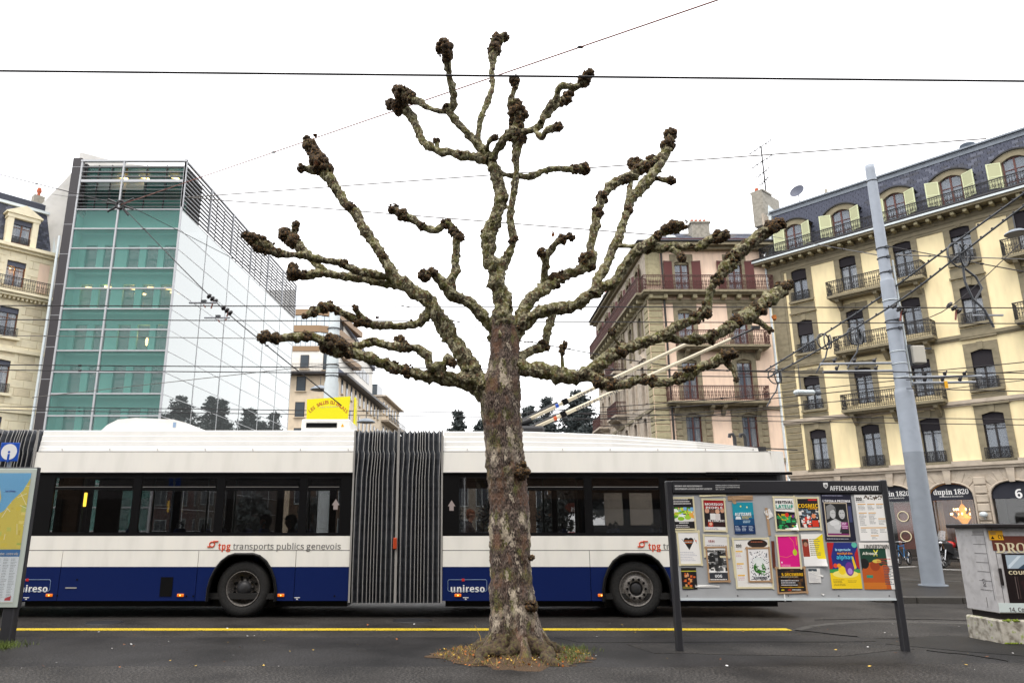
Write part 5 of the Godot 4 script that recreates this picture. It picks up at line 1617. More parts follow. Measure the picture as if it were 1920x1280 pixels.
func build_right_building() -> void:
	var b := thing("apartment_building", "yellow corner apartment house with slate mansard, green shutters and shops below", "building", Vector3(20.99, 0, -48), -49.0)
	var cols := [2.13, 5.26, 8.45, 11.5, 14.6, 17.7, 20.8]
	var floors := [5.22, 9.0, 12.72, 16.28]
	var L := 22.5
	var holes := []
	for f in floors:
		for c in cols:
			holes.append(Rect2(c - 0.54, f, 1.08, 2.5 if f < 6 else 2.2))
	part("wall", MB.new().wall(0, L, 5.0, 19.3, holes, 0.3), M.yellow_wall, b)
	part("side_wall", MB.new().box(Vector3(0.05, 11.6, -5.4), Vector3(0.1, 23.3, 10.6)), M.limestone, b)
	part("core", MB.new().box(Vector3(L / 2, 13.2, -5.5), Vector3(L - 0.1, 17, 9.0)), M.room, b)
	# grey-green dressed stone: corner pilaster, bays round the windows, bands
	quoins(b, at(0.62, 0, 0), 1.0, 5.1, 12.2, 0.42, M.green_stone)
	part("pilaster", MB.new().box(Vector3(0.62, 15.6, 0.03), Vector3(1.0, 6.8, 0.1)).box(Vector3(0.62, 15.6, 0.1), Vector3(0.7, 6.2, 0.05)), M.green_stone, b)
	for q in [[5.06, 0.3, 0.22], [8.4, 0.2, 0.16], [12.08, 0.2, 0.14], [18.75, 0.3, 0.1]]:
		part("string_course", MB.new().box(Vector3(L / 2, q[0], q[2] / 2), Vector3(L, q[1], q[2])).box(Vector3(L / 2, q[0] - q[1] * 0.75, q[2] * 0.3), Vector3(L, q[1] * 0.5, q[2] * 0.6)), M.limestone if q[0] < 9 else M.green_stone, b)
	for fi in 4:
		var f: float = floors[fi]
		var hh := 2.5 if fi == 0 else 2.2
		for ci in cols.size():
			var c: float = cols[ci]
			var wall := at(c, f, 0)
			part("surround", surround_mesh(1.0, hh, 0.32, 0.42, 0.1, 0.05), M.green_stone, b, wall)
			var low: float = [0.54, 0.5, 0.6, 0.54, 0.95, 0.5, 0.7][(ci * 3 + fi * 2) % 7]
			var w := window(b, at(c, f, -0.24), 1.04, hh - 0.02, 1, M.frame_dark, M.pane, [0.5, 0.0, 0.75, 0.0, 0.3][(ci + fi * 2) % 5])
			part("blind", MB.new().box(Vector3(0, hh - low / 2, 0.1), Vector3(1.03, low, 0.14)), M.blind, w)
			var paired := ci == 1 or ci == 2 or ci >= 4
			if fi == 0 or not paired:
				part("sill", MB.new().box(Vector3(0, -0.07, 0.1), Vector3(1.6, 0.14, 0.24)), M.green_stone, b, wall)
				part("guard_rail", iron_mesh(1.22, 0.62, 0.1), M.iron, b, at(c, f + 0.0, 0.16))
				if fi > 0:
					part("apron", MB.new().box(Vector3(0, -0.5, 0.03), Vector3(1.62, 0.55, 0.06)).box(Vector3(0, -0.82, 0.07), Vector3(1.75, 0.1, 0.18)), M.green_stone, b, wall)
	for s in [[6.8, 5.5], [18.0, 9.2]]:
		for f in [8.62, 12.3, 15.9]:
			balcony(b, at(s[0] if s[0] < 10 else s[0] , f, 0), s[1], 0.85, 0.95, M.green_stone, M.iron, [-s[1] / 2 + 0.5, 0.0, s[1] / 2 - 0.5])
	# cornice with modillions and the roof balcony
	part("frieze", MB.new().box(Vector3(L / 2, 18.98, 0.04), Vector3(L, 0.32, 0.12)), M.green_stone, b)
	part("cornice", MB.new().box(Vector3(L / 2 - 0.3, 19.33, 0.25), Vector3(L + 0.6, 0.14, 1.15)), M.green_stone, b)
	part("cornice_flashing", MB.new().box(Vector3(L / 2 - 0.3, 19.46, 0.3), Vector3(L + 0.7, 0.12, 1.25)), M.zinc_pale, b)
	part("gutter", MB.new().rod(Vector3(-0.7, 19.6, 0.82), Vector3(L, 19.6, 0.82), 0.1, 10), M.iron, b)
	var mod := MB.new().bbox(Vector3(0, 0, 0.2), Vector3(0.2, 0.2, 0.75), 0.03).mesh()
	var x := 0.1
	while x < L:
		part("modillion", mod, M.green_stone2, b, at(x, 19.15, 0.12))
		x += 0.63
	part("railing", iron_mesh(L - 0.3, 0.92, 0.13), M.iron, b, at(L / 2 - 0.2, 19.5, 0.72))
	part("railing", iron_mesh(1.0, 0.92, 0.13), M.iron, b, at(-0.1, 19.5, 0.2, 90))
	# mansard: boarding, then slates laid in courses on it
	var lean := Transform3D(Basis(Vector3(1, 0, 0), deg_to_rad(-12)), Vector3(0, 19.5, -0.25))
	part("roof", MB.new().box(Vector3(L / 2 + 0.2, 2.0, -0.1), Vector3(L - 0.3, 4.0, 0.16), lean), M.slate2, b)
	part("roof_top", MB.new().box(Vector3(L / 2 + 0.2, 23.5, -4.0), Vector3(L, 0.1, 6.4)), M.zinc, b)
	part("roof_curb", MB.new().rod(Vector3(0.1, 23.42, -1.05), Vector3(L, 23.42, -1.05), 0.13, 10).box(Vector3(L / 2, 23.25, -1.0), Vector3(L - 0.1, 0.2, 0.12)), M.zinc, b)
	part("verge", MB.new().box(Vector3(0.12, 2.0, 0.02), Vector3(0.35, 4.0, 0.2), lean).box(Vector3(-0.05, 2.6, -0.6), Vector3(0.12, 4.6, 1.2), lean), M.zinc_pale, b)
	var slate_mesh := MB.new().bbox(Vector3(0, 0.1, 0), Vector3(0.322, 0.25, 0.03), 0.006).mesh()
	var rest := MB.new()
	var rows := 20
	var slates := 0
	for pass_no in 2:
		for c in range(0, 68):
			for r in rows:
				var sx := 16.2 - c * 0.34 + (0.17 if r % 2 else 0.0)
				var sy := 0.05 + r * 0.195
				if sx < 0.45: continue
				var hidden := false
				for d in cols:
					if absf(sx - d) < 1.0 and sy < 2.5 - 0.35 * absf(sx - d): hidden = true
				if hidden or sy < 0.9 and pass_no == 0: continue
				var near: bool = sy >= 0.9 and slates < 300
				var q := lean * Transform3D(Basis(Vector3(1, 0, 0), 0.1) * Basis(Vector3(0, 0, 1), rng.randfn() * 0.014), Vector3(sx, sy, 0.012 + rng.randf() * 0.008))
				if pass_no == 0:
					if near:
						slates += 1
						part("slate", slate_mesh, [M.slate, M.slate, M.slate3, M.slate, M.slate2][rng.randi() % 5], b, q)
						shared["last"] = [c, r]
				elif c * rows + r > shared["last"][0] * rows + shared["last"][1] or sy < 0.9:
					rest.box(Vector3(0, 0.1, 0), Vector3(0.322, 0.25, 0.028), q)
	part("slates", rest, M.slate, b).set_meta("kind", "stuff")
	# dormers
	for c in cols:
		var d := part("dormer", MB.new().box(Vector3(-0.72, 1.1, -0.3), Vector3(0.3, 2.2, 0.9)).box(Vector3(0.72, 1.1, -0.3), Vector3(0.3, 2.2, 0.9)), M.green_stone, b, at(c, 19.5, -0.12))
		var arc := PackedVector2Array()
		for i in 13:
			var t := lerpf(-1, 1, i / 12.0)
			arc.append(Vector2(t * 1.0, 2.12 + 0.42 * (1 - t * t)))
		for i in 13:
			var t := lerpf(1, -1, i / 12.0)
			arc.append(Vector2(t * 0.58, 1.95 + 0.24 * (1 - t * t)))
		part("pediment", MB.new().ext(arc, -0.75, 0.2), M.green_stone, d)
		var lid := PackedVector2Array()
		for i in 13:
			var t := lerpf(-1, 1, i / 12.0)
			lid.append(Vector2(t * 1.08, 2.19 + 0.44 * (1 - t * t)))
		for i in 13:
			var t := lerpf(1, -1, i / 12.0)
			lid.append(Vector2(t * 1.06, 2.12 + 0.42 * (1 - t * t)))
		part("dormer_roof", MB.new().ext(lid, -0.9, 0.28), M.iron, d)
		var cheek := MB.new().box(Vector3(0, 1.2, -0.7), Vector3(1.2, 2.4, 0.05))
		part("recess", cheek, M.room, d)
		window(b, at(c, 19.55, -0.12), 1.12, 2.12, 2, M.frame_red, M.pane, 0.0)
		for s in [-1, 1]:
			var open := at(c + s * 0.6, 20.0, 0.12, -28.0 * s) * at(s * 0.36, 0, 0)
			var sh := part("shutter", MB.new().box(Vector3(0, 0.75, 0), Vector3(0.6, 1.5, 0.03)), M.shutter_green, b, open)
			part("shutter_frame", MB.new().box(Vector3(-0.32, 0.75, 0.003), Vector3(0.06, 1.52, 0.045)).box(Vector3(0.32, 0.75, 0.003), Vector3(0.06, 1.52, 0.045)).box(Vector3(0, 0.03, 0.003), Vector3(0.58, 0.06, 0.044)).box(Vector3(0, 1.48, 0.003), Vector3(0.58, 0.06, 0.044)).box(Vector3(0, 0.7, 0.003), Vector3(0.58, 0.05, 0.044)), M.shutter_edge, sh)
	# stack, dish, aerial
	part("chimney", MB.new().box(Vector3(-0.4, 23.9, -1.8), Vector3(0.8, 2.6, 2.6)).box(Vector3(-0.4, 25.25, -1.2), Vector3(0.95, 0.12, 1.4)), M.chimney, b)
	part("chimney_pot", MB.new().rod(Vector3(-0.55, 25.3, -0.9), Vector3(-0.55, 25.65, -0.9), 0.13, 12), M.terracotta, b)
	part("satellite_dish", MB.new().lathe(PackedVector2Array([Vector2(0.001, 0), Vector2(0.25, 0.04), Vector2(0.48, 0.14), Vector2(0.5, 0.15), Vector2(0.25, 0.02), Vector2(0.001, -0.03)]), 24, Transform3D(Basis(Vector3(1, 0, 0), 1.2) , Vector3(2.1, 24.6, -1.5))).rod(Vector3(2.1, 23.4, -1.6), Vector3(2.1, 24.6, -1.55), 0.03), M.slate3, b)
	var an := MB.new().rod(Vector3(-0.2, 25.2, -1.6), Vector3(-0.2, 29.2, -1.6), 0.05, 6)
	for q in [[29.1, 0.9], [27.9, 0.8], [27.0, 0.5], [26.3, 0.35]]:
		an.bar(Vector3(-0.2 - q[1], q[0] - 0.15, -1.6), Vector3(-0.2 + q[1], q[0] + 0.15, -1.4), 0.045)
		for k in 5:
			var xx: float = -0.2 - q[1] + q[1] * 2 * k / 4.0
			an.bar(Vector3(xx, q[0] - 0.15 + 0.3 * k / 4.0, -1.75), Vector3(xx, q[0] - 0.15 + 0.3 * k / 4.0, -1.25), 0.035)
	part("aerial", an, M.iron, b)
	part("roof_vent", MB.new().lathe(PackedVector2Array([Vector2(0.18, 0), Vector2(0.16, 0.35), Vector2(0.42, 0.4), Vector2(0.38, 0.5), Vector2(0.05, 0.62)]), 16, at(12.3, 23.5, -1.6)), M.zinc, b)
	part("roof_vent", MB.new().lathe(PackedVector2Array([Vector2(0.4, 0), Vector2(0.3, 0.3), Vector2(0.12, 0.45), Vector2(0.1, 0.7), Vector2(0.02, 0.75)]), 8, at(3.9, 23.5, -1.7)), M.chimney, b)
	part("drainpipe", MB.new().rod(Vector3(-0.02, 0, 0.14), Vector3(-0.02, 19.4, 0.14), 0.07, 8), M.zinc_pale, b)
	# ground floor: three shop arches in view between rusticated piers
	var arches := [3.0, 5.95, 8.9, 11.85, 14.8, 17.75, 20.7]
	for i in arches.size():
		var c: float = arches[i]
		var a := c - 1.475 if i > 0 else 0.0
		var e := c + 1.475
		var p := PackedVector2Array([Vector2(a, 0.1), Vector2(c - 1.08, 0.1), Vector2(c - 1.08, 3.2)])
		for k in range(1, 12):
			var t := PI - PI * k / 12.0
			p.append(Vector2(c + 1.08 * cos(t), 3.2 + 0.86 * pow(sin(t), 0.8)))
		p.append_array(PackedVector2Array([Vector2(c + 1.08, 3.2), Vector2(c + 1.08, 0.1), Vector2(e, 0.1), Vector2(e, 4.98), Vector2(a, 4.98)]))
		part("arch_wall", MB.new().ext(p, -0.35, -0.02), M.limestone, b)
		var ring := MB.new()
		var rp := PackedVector3Array([Vector3(c - 1.12, 0.1, 0), Vector3(c - 1.12, 3.2, 0)])
		for k in range(1, 12):
			var t := PI - PI * k / 12.0
			rp.append(Vector3(c + 1.12 * cos(t), 3.22 + 0.88 * pow(sin(t), 0.8), 0))
		rp.append_array(PackedVector3Array([Vector3(c + 1.12, 3.2, 0), Vector3(c + 1.12, 0.1, 0)]))
		part("arch_moulding", ring.tube(rp, PackedFloat32Array([0.06]), 6), M.limestone, b)
		part("keystone", MB.new().ext(PackedVector2Array([Vector2(c - 0.12, 4.0), Vector2(c + 0.12, 4.0), Vector2(c + 0.2, 4.75), Vector2(c - 0.2, 4.75)]), -0.02, 0.1), M.limestone, b)
		for k in 4:
			for s in [-1, 1]:
				var ang := deg_to_rad(90 - s * (24 + k * 19))
				var q0 := Vector2(c + 1.2 * cos(ang), 3.2 + 0.98 * sin(ang))
				var xs := clampf(q0.x, a + 0.08, e - 0.08)
				part("voussoir", MB.new().bbox(Vector3(0, 0, -0.012), Vector3(0.34, 0.56, 0.05), 0.012), M.limestone, b, Transform3D(Basis(Vector3(0, 0, 1), ang - PI / 2), Vector3(xs + cos(ang) * 0.2, q0.y + sin(ang) * 0.26, 0)))
		for k in 9:
			part("pier_block", MB.new().bbox(Vector3(), Vector3(0.56, 0.4, 0.12), 0.025), M.limestone, b, at(e, 0.36 + k * 0.47, 0.03))
		# shop inside the arch
		part("shop_floor", MB.new().box(Vector3(c, 0.12, -2.2), Vector3(2.6, 0.06, 3.6)), M.shop_dark, b)
		part("shop_back", MB.new().box(Vector3(c, 2.1, -3.9), Vector3(2.9, 4.0, 0.1)).box(Vector3(c - 1.4, 2.1, -2.2), Vector3(0.08, 4.0, 3.4)).box(Vector3(c + 1.4, 2.1, -2.2), Vector3(0.08, 4.0, 3.4)).box(Vector3(c, 4.15, -2.2), Vector3(2.9, 0.1, 3.4)), M.shop_warm if i == 2 else M.shop_dark, b)
		var aw := PackedVector2Array([Vector2(c - 1.05, 3.15), Vector2(c + 1.05, 3.15)])
		for k in range(0, 13):
			var t := PI * k / 12.0
			aw.append(Vector2(c + 1.05 * cos(t), 3.17 + 0.85 * pow(sin(t), 0.8)))
		part("awning", MB.new().ext(aw, -0.16, -0.1), M.awning, b)
		part("shop_front", MB.new().span(Vector3(c - 1.06, 0.1, -0.26), Vector3(c - 0.98, 3.2, -0.18)).span(Vector3(c + 0.98, 0.1, -0.26), Vector3(c + 1.06, 3.2, -0.18)).span(Vector3(c - 0.98, 0.1, -0.26), Vector3(c + 0.98, 0.5, -0.18)), M.shop_dark, b)
		part("shop_window", MB.new().box(Vector3(c, 1.82, -0.22), Vector3(1.96, 2.66, 0.012)), M.shop_pane, b)
		if i == 1 or i == 2:
			letters(b, "dupin 1820", serif, 0.27, M.white_ink, at(c, 3.58, -0.09), 1.7)
			letters(b, "Architecture & Manufactures", sans, 0.08, M.white_ink, at(c, 3.34, -0.09), 1.15)
		elif i == 3:
			letters(b, "6", bold, 0.46, M.white_ink, at(c + 0.15, 3.38, -0.09))
		if i == 1:
			part("door", MB.new().span(Vector3(c - 0.1, 0.5, -0.3), Vector3(c + 0.9, 3.1, -0.24)), M.sign_brown, b)
			for k in 2:
				part("gilt_frame", MB.new().ring(Vector3(c + 0.35, 1.2 + k * 1.1, -0.17), 0.28, 0.03, Basis(), 18, 5), M.letter_gold, b)
	# lamps on the piers and the chandelier
	part("wall_lamp", MB.new().ball(Vector3(10.37, 2.35, 0.3), Vector3(0.2, 0.14, 0.2), 14, 8).rod(Vector3(10.37, 2.1, 0.1), Vector3(10.37, 2.3, 0.3), 0.03), M.zinc_pale, b)
	for k in [0, 1]:
		part("shop_curtain", curtain_mesh(0.42, 2.6), M.shop_warm, b, at(8.05 + k * 1.7, 0.5, -0.6))
	var ch := thing("chandelier", "lit golden crystal chandelier hanging inside the middle arched shop window", "chandelier", b.transform * Vector3(8.95, 2.35, -1.5))
	var gold := glow(1.0, 0.42, 0.05, 0.35)
	var hot := glow(1.0, 0.7, 0.25, 3.0)
	part("stem", MB.new().rod(Vector3(0, 0.2, 0), Vector3(0, 1.75, 0), 0.02, 6), M.letter_gold, ch)
	part("body", MB.new().lathe(PackedVector2Array([Vector2(0.02, -0.62), Vector2(0.14, -0.45), Vector2(0.3, -0.2), Vector2(0.34, -0.1), Vector2(0.12, 0.1), Vector2(0.2, 0.35), Vector2(0.05, 0.6)]), 14), gold, ch)
	for k in 14:
		var a := TAU * k / 14.0
		var r := 0.62 if k % 2 else 0.42
		var y := 0.0 if k % 2 else 0.25
		part("arm", MB.new().tube(PackedVector3Array([Vector3(0, -0.05, 0), Vector3(cos(a) * r * 0.6, y - 0.2, sin(a) * r * 0.6), Vector3(cos(a) * r, y, sin(a) * r)]), PackedFloat32Array([0.014]), 5), gold, ch)
		part("candle_bulb", MB.new().ball(Vector3(cos(a) * r, y + 0.07, sin(a) * r), Vector3(0.035, 0.07, 0.035), 8, 6), hot, ch)
	var lamp := OmniLight3D.new()
	lamp.name = "chandelier_light"
	lamp.light_color = Color(1.0, 0.72, 0.36)
	lamp.light_energy = 0.6
	lamp.light_size = 0.5
	lamp.omni_range = 8.0
	lamp.omni_attenuation = 2.0
	lamp.shadow_enabled = true
	ch.add_child(lamp)
	lamp.position = Vector3(0, 0.15, 0.75)

func build_pink_building() -> void:
	var b := thing("apartment_building", "pink corner apartment house with red shutters and red iron balconies", "building", Vector3(12.55, 0, -48))
	var W := 8.3
	var deep := 19.5
	var side := Transform3D(Basis(Vector3(0, 0, 1), Vector3(0, 1, 0), Vector3(-1, 0, 0)), Vector3(0, 0, -deep))   # local x runs from back to front along the flank
	var cols := [2.52, 6.2]
	var rows := [[6.3, 2.7], [9.95, 2.7], [13.7, 2.45], [17.4, 2.25]]
	var holes := []
	for r in rows:
		for c in cols:
			holes.append(Rect2(c - 0.55, r[0], 1.1, r[1]))
	part("wall", MB.new().wall(0, W, 0, 20.6, holes, 0.3), M.pink_wall, b)
	part("core", MB.new().box(Vector3(W / 2 + 0.3, 10, -deep / 2), Vector3(W - 1.2, 20, deep - 1.4)), M.room, b)
	var sc := [2.2, 5.2, 8.2, 11.2, 14.2, 17.2]
	holes = []
	for r in rows:
		for c in sc:
			holes.append(Rect2(c - 0.5, r[0], 1.0, r[1]))
	part("flank_wall", MB.new().wall(0, deep, 0, 20.6, holes, 0.3, side), M.limestone, b)
	part("back_wall", MB.new().box(Vector3(W / 2, 10.3, -deep + 0.1), Vector3(W, 20.5, 0.2)), M.pink_wall, b)
	quoins(b, at(0.5, 0, 0), 0.95, 0, 17.0, 0.48, M.green_stone2)
	quoins(b, side * at(deep - 0.5, 0, 0), 0.95, 0, 17.0, 0.48, M.green_stone2)
	part("pilaster", MB.new().box(Vector3(0.5, 19.2, 0.03), Vector3(1.0, 2.6, 0.1)).box(Vector3(0.5, 19.2, 0.1), Vector3(0.7, 2.1, 0.05)).box(Vector3(0.5, 17.05, 0.2), Vector3(1.0, 0.4, 0.4)), M.green_stone2, b)
	part("drainpipe", MB.new().rod(Vector3(1.12, 0, 0.16), Vector3(1.12, 20.6, 0.16), 0.07, 8), M.frame_dark, b)
	for q in [[5.95, 0.25], [9.35, 0.22], [16.7, 0.25]]:
		part("string_course", MB.new().box(Vector3(W / 2, q[0], 0.06), Vector3(W - 0.05, q[1], 0.14)), M.green_stone, b)
		part("string_course", MB.new().box(Vector3(deep / 2, q[0], 0.06), Vector3(deep - 0.05, q[1], 0.14), side), M.green_stone, b)
	for ri in 4:
		var r = rows[ri]
		for c in cols:
			part("surround", surround_mesh(1.0, r[1], 0.3, 0.5, 0.12, 0.05), M.green_stone, b, at(c, r[0], 0))
			var w := window(b, at(c, r[0], -0.24), 1.04, r[1] - 0.02, 2 if ri == 3 else 1, M.frame_red, M.pane, 0.6 if ri < 2 else 0.35)
			part("blind", MB.new().box(Vector3(0, r[1] - 0.12, 0.1), Vector3(1.0, 0.2, 0.1)), M.green_stone, w)
			if ri == 0:
				part("guard_rail", iron_mesh(1.3, 0.5, 0.12), M.red_iron, b, at(c, r[0], 0.14))
				for s in [-1, 1]:
					quoins(b, at(c + s * 0.98, 0, 0), 0.42, 6.2, 9.2, 0.43, M.green_stone, 0.08)
			if ri == 3:
				for s in [-1, 1]:
					var sh := part("shutter", MB.new().box(Vector3(0, 1.1, 0), Vector3(0.6, 2.25, 0.04)), M.shutter_red, b, at(c + s * 0.98, 17.42, 0.1, -10.0 * s))
					for k in 3:
						part("shutter_rail", MB.new().box(Vector3(0, 0.05 + k * 1.06, 0.006), Vector3(0.61, 0.08, 0.05)), M.frame_red, sh)
		for c in sc:
			part("surround", surround_mesh(0.95, r[1], 0.26, 0.36, 0.1, 0.1), M.green_stone if ri > 1 else M.limestone, b, side * at(c, r[0], 0))
			window(b, side * at(c, r[0], -0.24), 0.98, r[1] - 0.02, 1, M.frame_red, M.pane, 0.0)
			if ri == 3:
				for s in [-1, 1]:
					part("shutter", MB.new().box(Vector3(0, 1.1, 0), Vector3(0.5, 2.2, 0.04)), M.shutter_red, b, side * at(c + s * 0.8, 17.42, 0.12, -20.0 * s))
			elif ri == 1:
				part("pediment", MB.new().ext(PackedVector2Array([Vector2(-0.9, 3.1), Vector2(0.9, 3.1), Vector2(0, 3.6)]), 0, 0.2), M.limestone, b, side * at(c, r[0], 0))
	# balconies of the front
	balcony(b, at(4.1, 9.72, 0), 6.6, 0.85, 1.0, M.green_stone, M.red_iron, [-2.7, -0.4, 0.4, 2.7])
	balcony(b, at(4.75, 13.5, 0), 6.1, 0.85, 1.0, M.green_stone, M.red_iron, [-2.4, 0.0, 2.4])
	# the long one that wraps round under the roof
	balcony(b, at(W / 2 - 0.1, 17.36, 0), W + 0.6, 0.75, 1.05, M.green_stone, M.red_iron, [])
	balcony(b, side * at(deep / 2, 17.36, 0), deep, 0.75, 1.05, M.green_stone, M.red_iron, [])
	var mod := MB.new().bbox(Vector3(0, 0, 0.25), Vector3(0.28, 0.3, 0.6), 0.04).mesh()
	for i in 9:
		part("modillion", mod, M.green_stone2, b, at(0.15 + i * 1.0, 16.95, 0))
	for i in 18:
		part("modillion", mod, M.green_stone2, b, side * at(0.5 + i * 1.07, 16.95, 0))
	for k in 3:
		balcony(b, side * at(9.6 if k < 2 else 2.6, 10.2 if k == 0 else (13.6 if k == 1 else 10.2), 0), 3.6, 0.9, 1.0, M.limestone, M.red_iron, [-1.3, 1.3])
	balcony(b, side * at(9.6, 6.4, 0), 3.6, 0.9, 1.0, M.limestone, M.red_iron, [-1.3, 1.3])
	balcony(b, side * at(2.6, 6.4, 0), 3.6, 0.9, 1.0, M.limestone, M.red_iron, [-1.3, 1.3])
	# eaves and roof
	part("eaves", MB.new().box(Vector3(W / 2, 20.72, -deep / 2 + 0.2), Vector3(W + 1.1, 0.24, deep + 1.2)).box(Vector3(W / 2, 20.5, -deep / 2 + 0.15), Vector3(W + 0.5, 0.2, deep + 0.6)), M.green_stone, b)
	part("gutter", MB.new().rod(Vector3(-0.6, 20.86, 0.8), Vector3(W + 0.5, 20.86, 0.8), 0.09).rod(Vector3(-0.6, 20.86, 0.8), Vector3(-0.6, 20.86, -deep), 0.09), M.iron, b)
	var rl := [PackedVector3Array([Vector3(-0.45, 20.84, 0.7), Vector3(1.8, 22.5, -1.9), Vector3(1.8, 22.5, -deep)]), PackedVector3Array([Vector3(W + 0.4, 20.84, 0.7), Vector3(W + 0.4, 22.5, -1.9), Vector3(W + 0.4, 22.5, -deep)])]
	part("roof", MB.new().loft(rl), M.roof_tile, b)
	var rs := MB.new()
	rs.quad(Vector3(-0.45, 20.84, -deep), Vector3(-0.45, 20.84, 0.7), Vector3(1.8, 22.5, -1.9), Vector3(1.8, 22.5, -deep))
	part("flank_roof", rs, M.roof_tile, b)
	var sl := MB.new().bbox(Vector3(), Vector3(0.42, 0.02, 0.34), 0.006).mesh()
	for r in 8:
		for c in 19:
			var t := (r + 0.5) / 8.0
			var xx := 0.9 + c * 0.43 + (0.21 if r % 2 else 0.0)
			if xx < 2.2 * t + 0.1: continue
			part("roof_tile", sl, [M.slate, M.slate3, M.roof_tile][rng.randi() % 3], b, Transform3D(Basis(Vector3(1, 0, 0), deg_to_rad(30)), Vector3(xx, 20.88 + t * 1.66, 0.66 - t * 2.58)))
	part("snow_guard", MB.new().bar(Vector3(1.0, 21.15, 0.45), Vector3(W, 21.15, 0.45), 0.05).bar(Vector3(1.0, 21.0, 0.5), Vector3(W, 21.0, 0.5), 0.05), M.shutter_red, b)
	for x in [2.1, 5.6]:
		part("skylight", MB.new().bbox(Vector3(), Vector3(0.6, 0.1, 0.75), 0.02), M.zinc_pale, b, Transform3D(Basis(Vector3(1, 0, 0), deg_to_rad(30)), Vector3(x, 21.75, -0.6)))
	part("chimney", MB.new().box(Vector3(4.25, 21.9, -0.9), Vector3(1.25, 1.7, 0.9)).box(Vector3(4.25, 22.78, -0.9), Vector3(1.45, 0.12, 1.05)), M.chimney, b)
	for k in 4:
		part("chimney_pot", MB.new().lathe(PackedVector2Array([Vector2(0.12, 0), Vector2(0.1, 0.28), Vector2(0.12, 0.3), Vector2(0.08, 0.3)]), 10, at(3.8 + k * 0.3, 22.84, -0.9)), M.terracotta, b)
	for z in [-5.0, -10.5, -16.0]:
		part("chimney", MB.new().box(Vector3(0.5, 21.6, z), Vector3(0.7, 1.6, 0.9)), M.chimney, b)
		part("chimney_pot", MB.new().rod(Vector3(0.5, 22.4, z), Vector3(0.5, 22.75, z), 0.14, 10), M.terracotta, b)

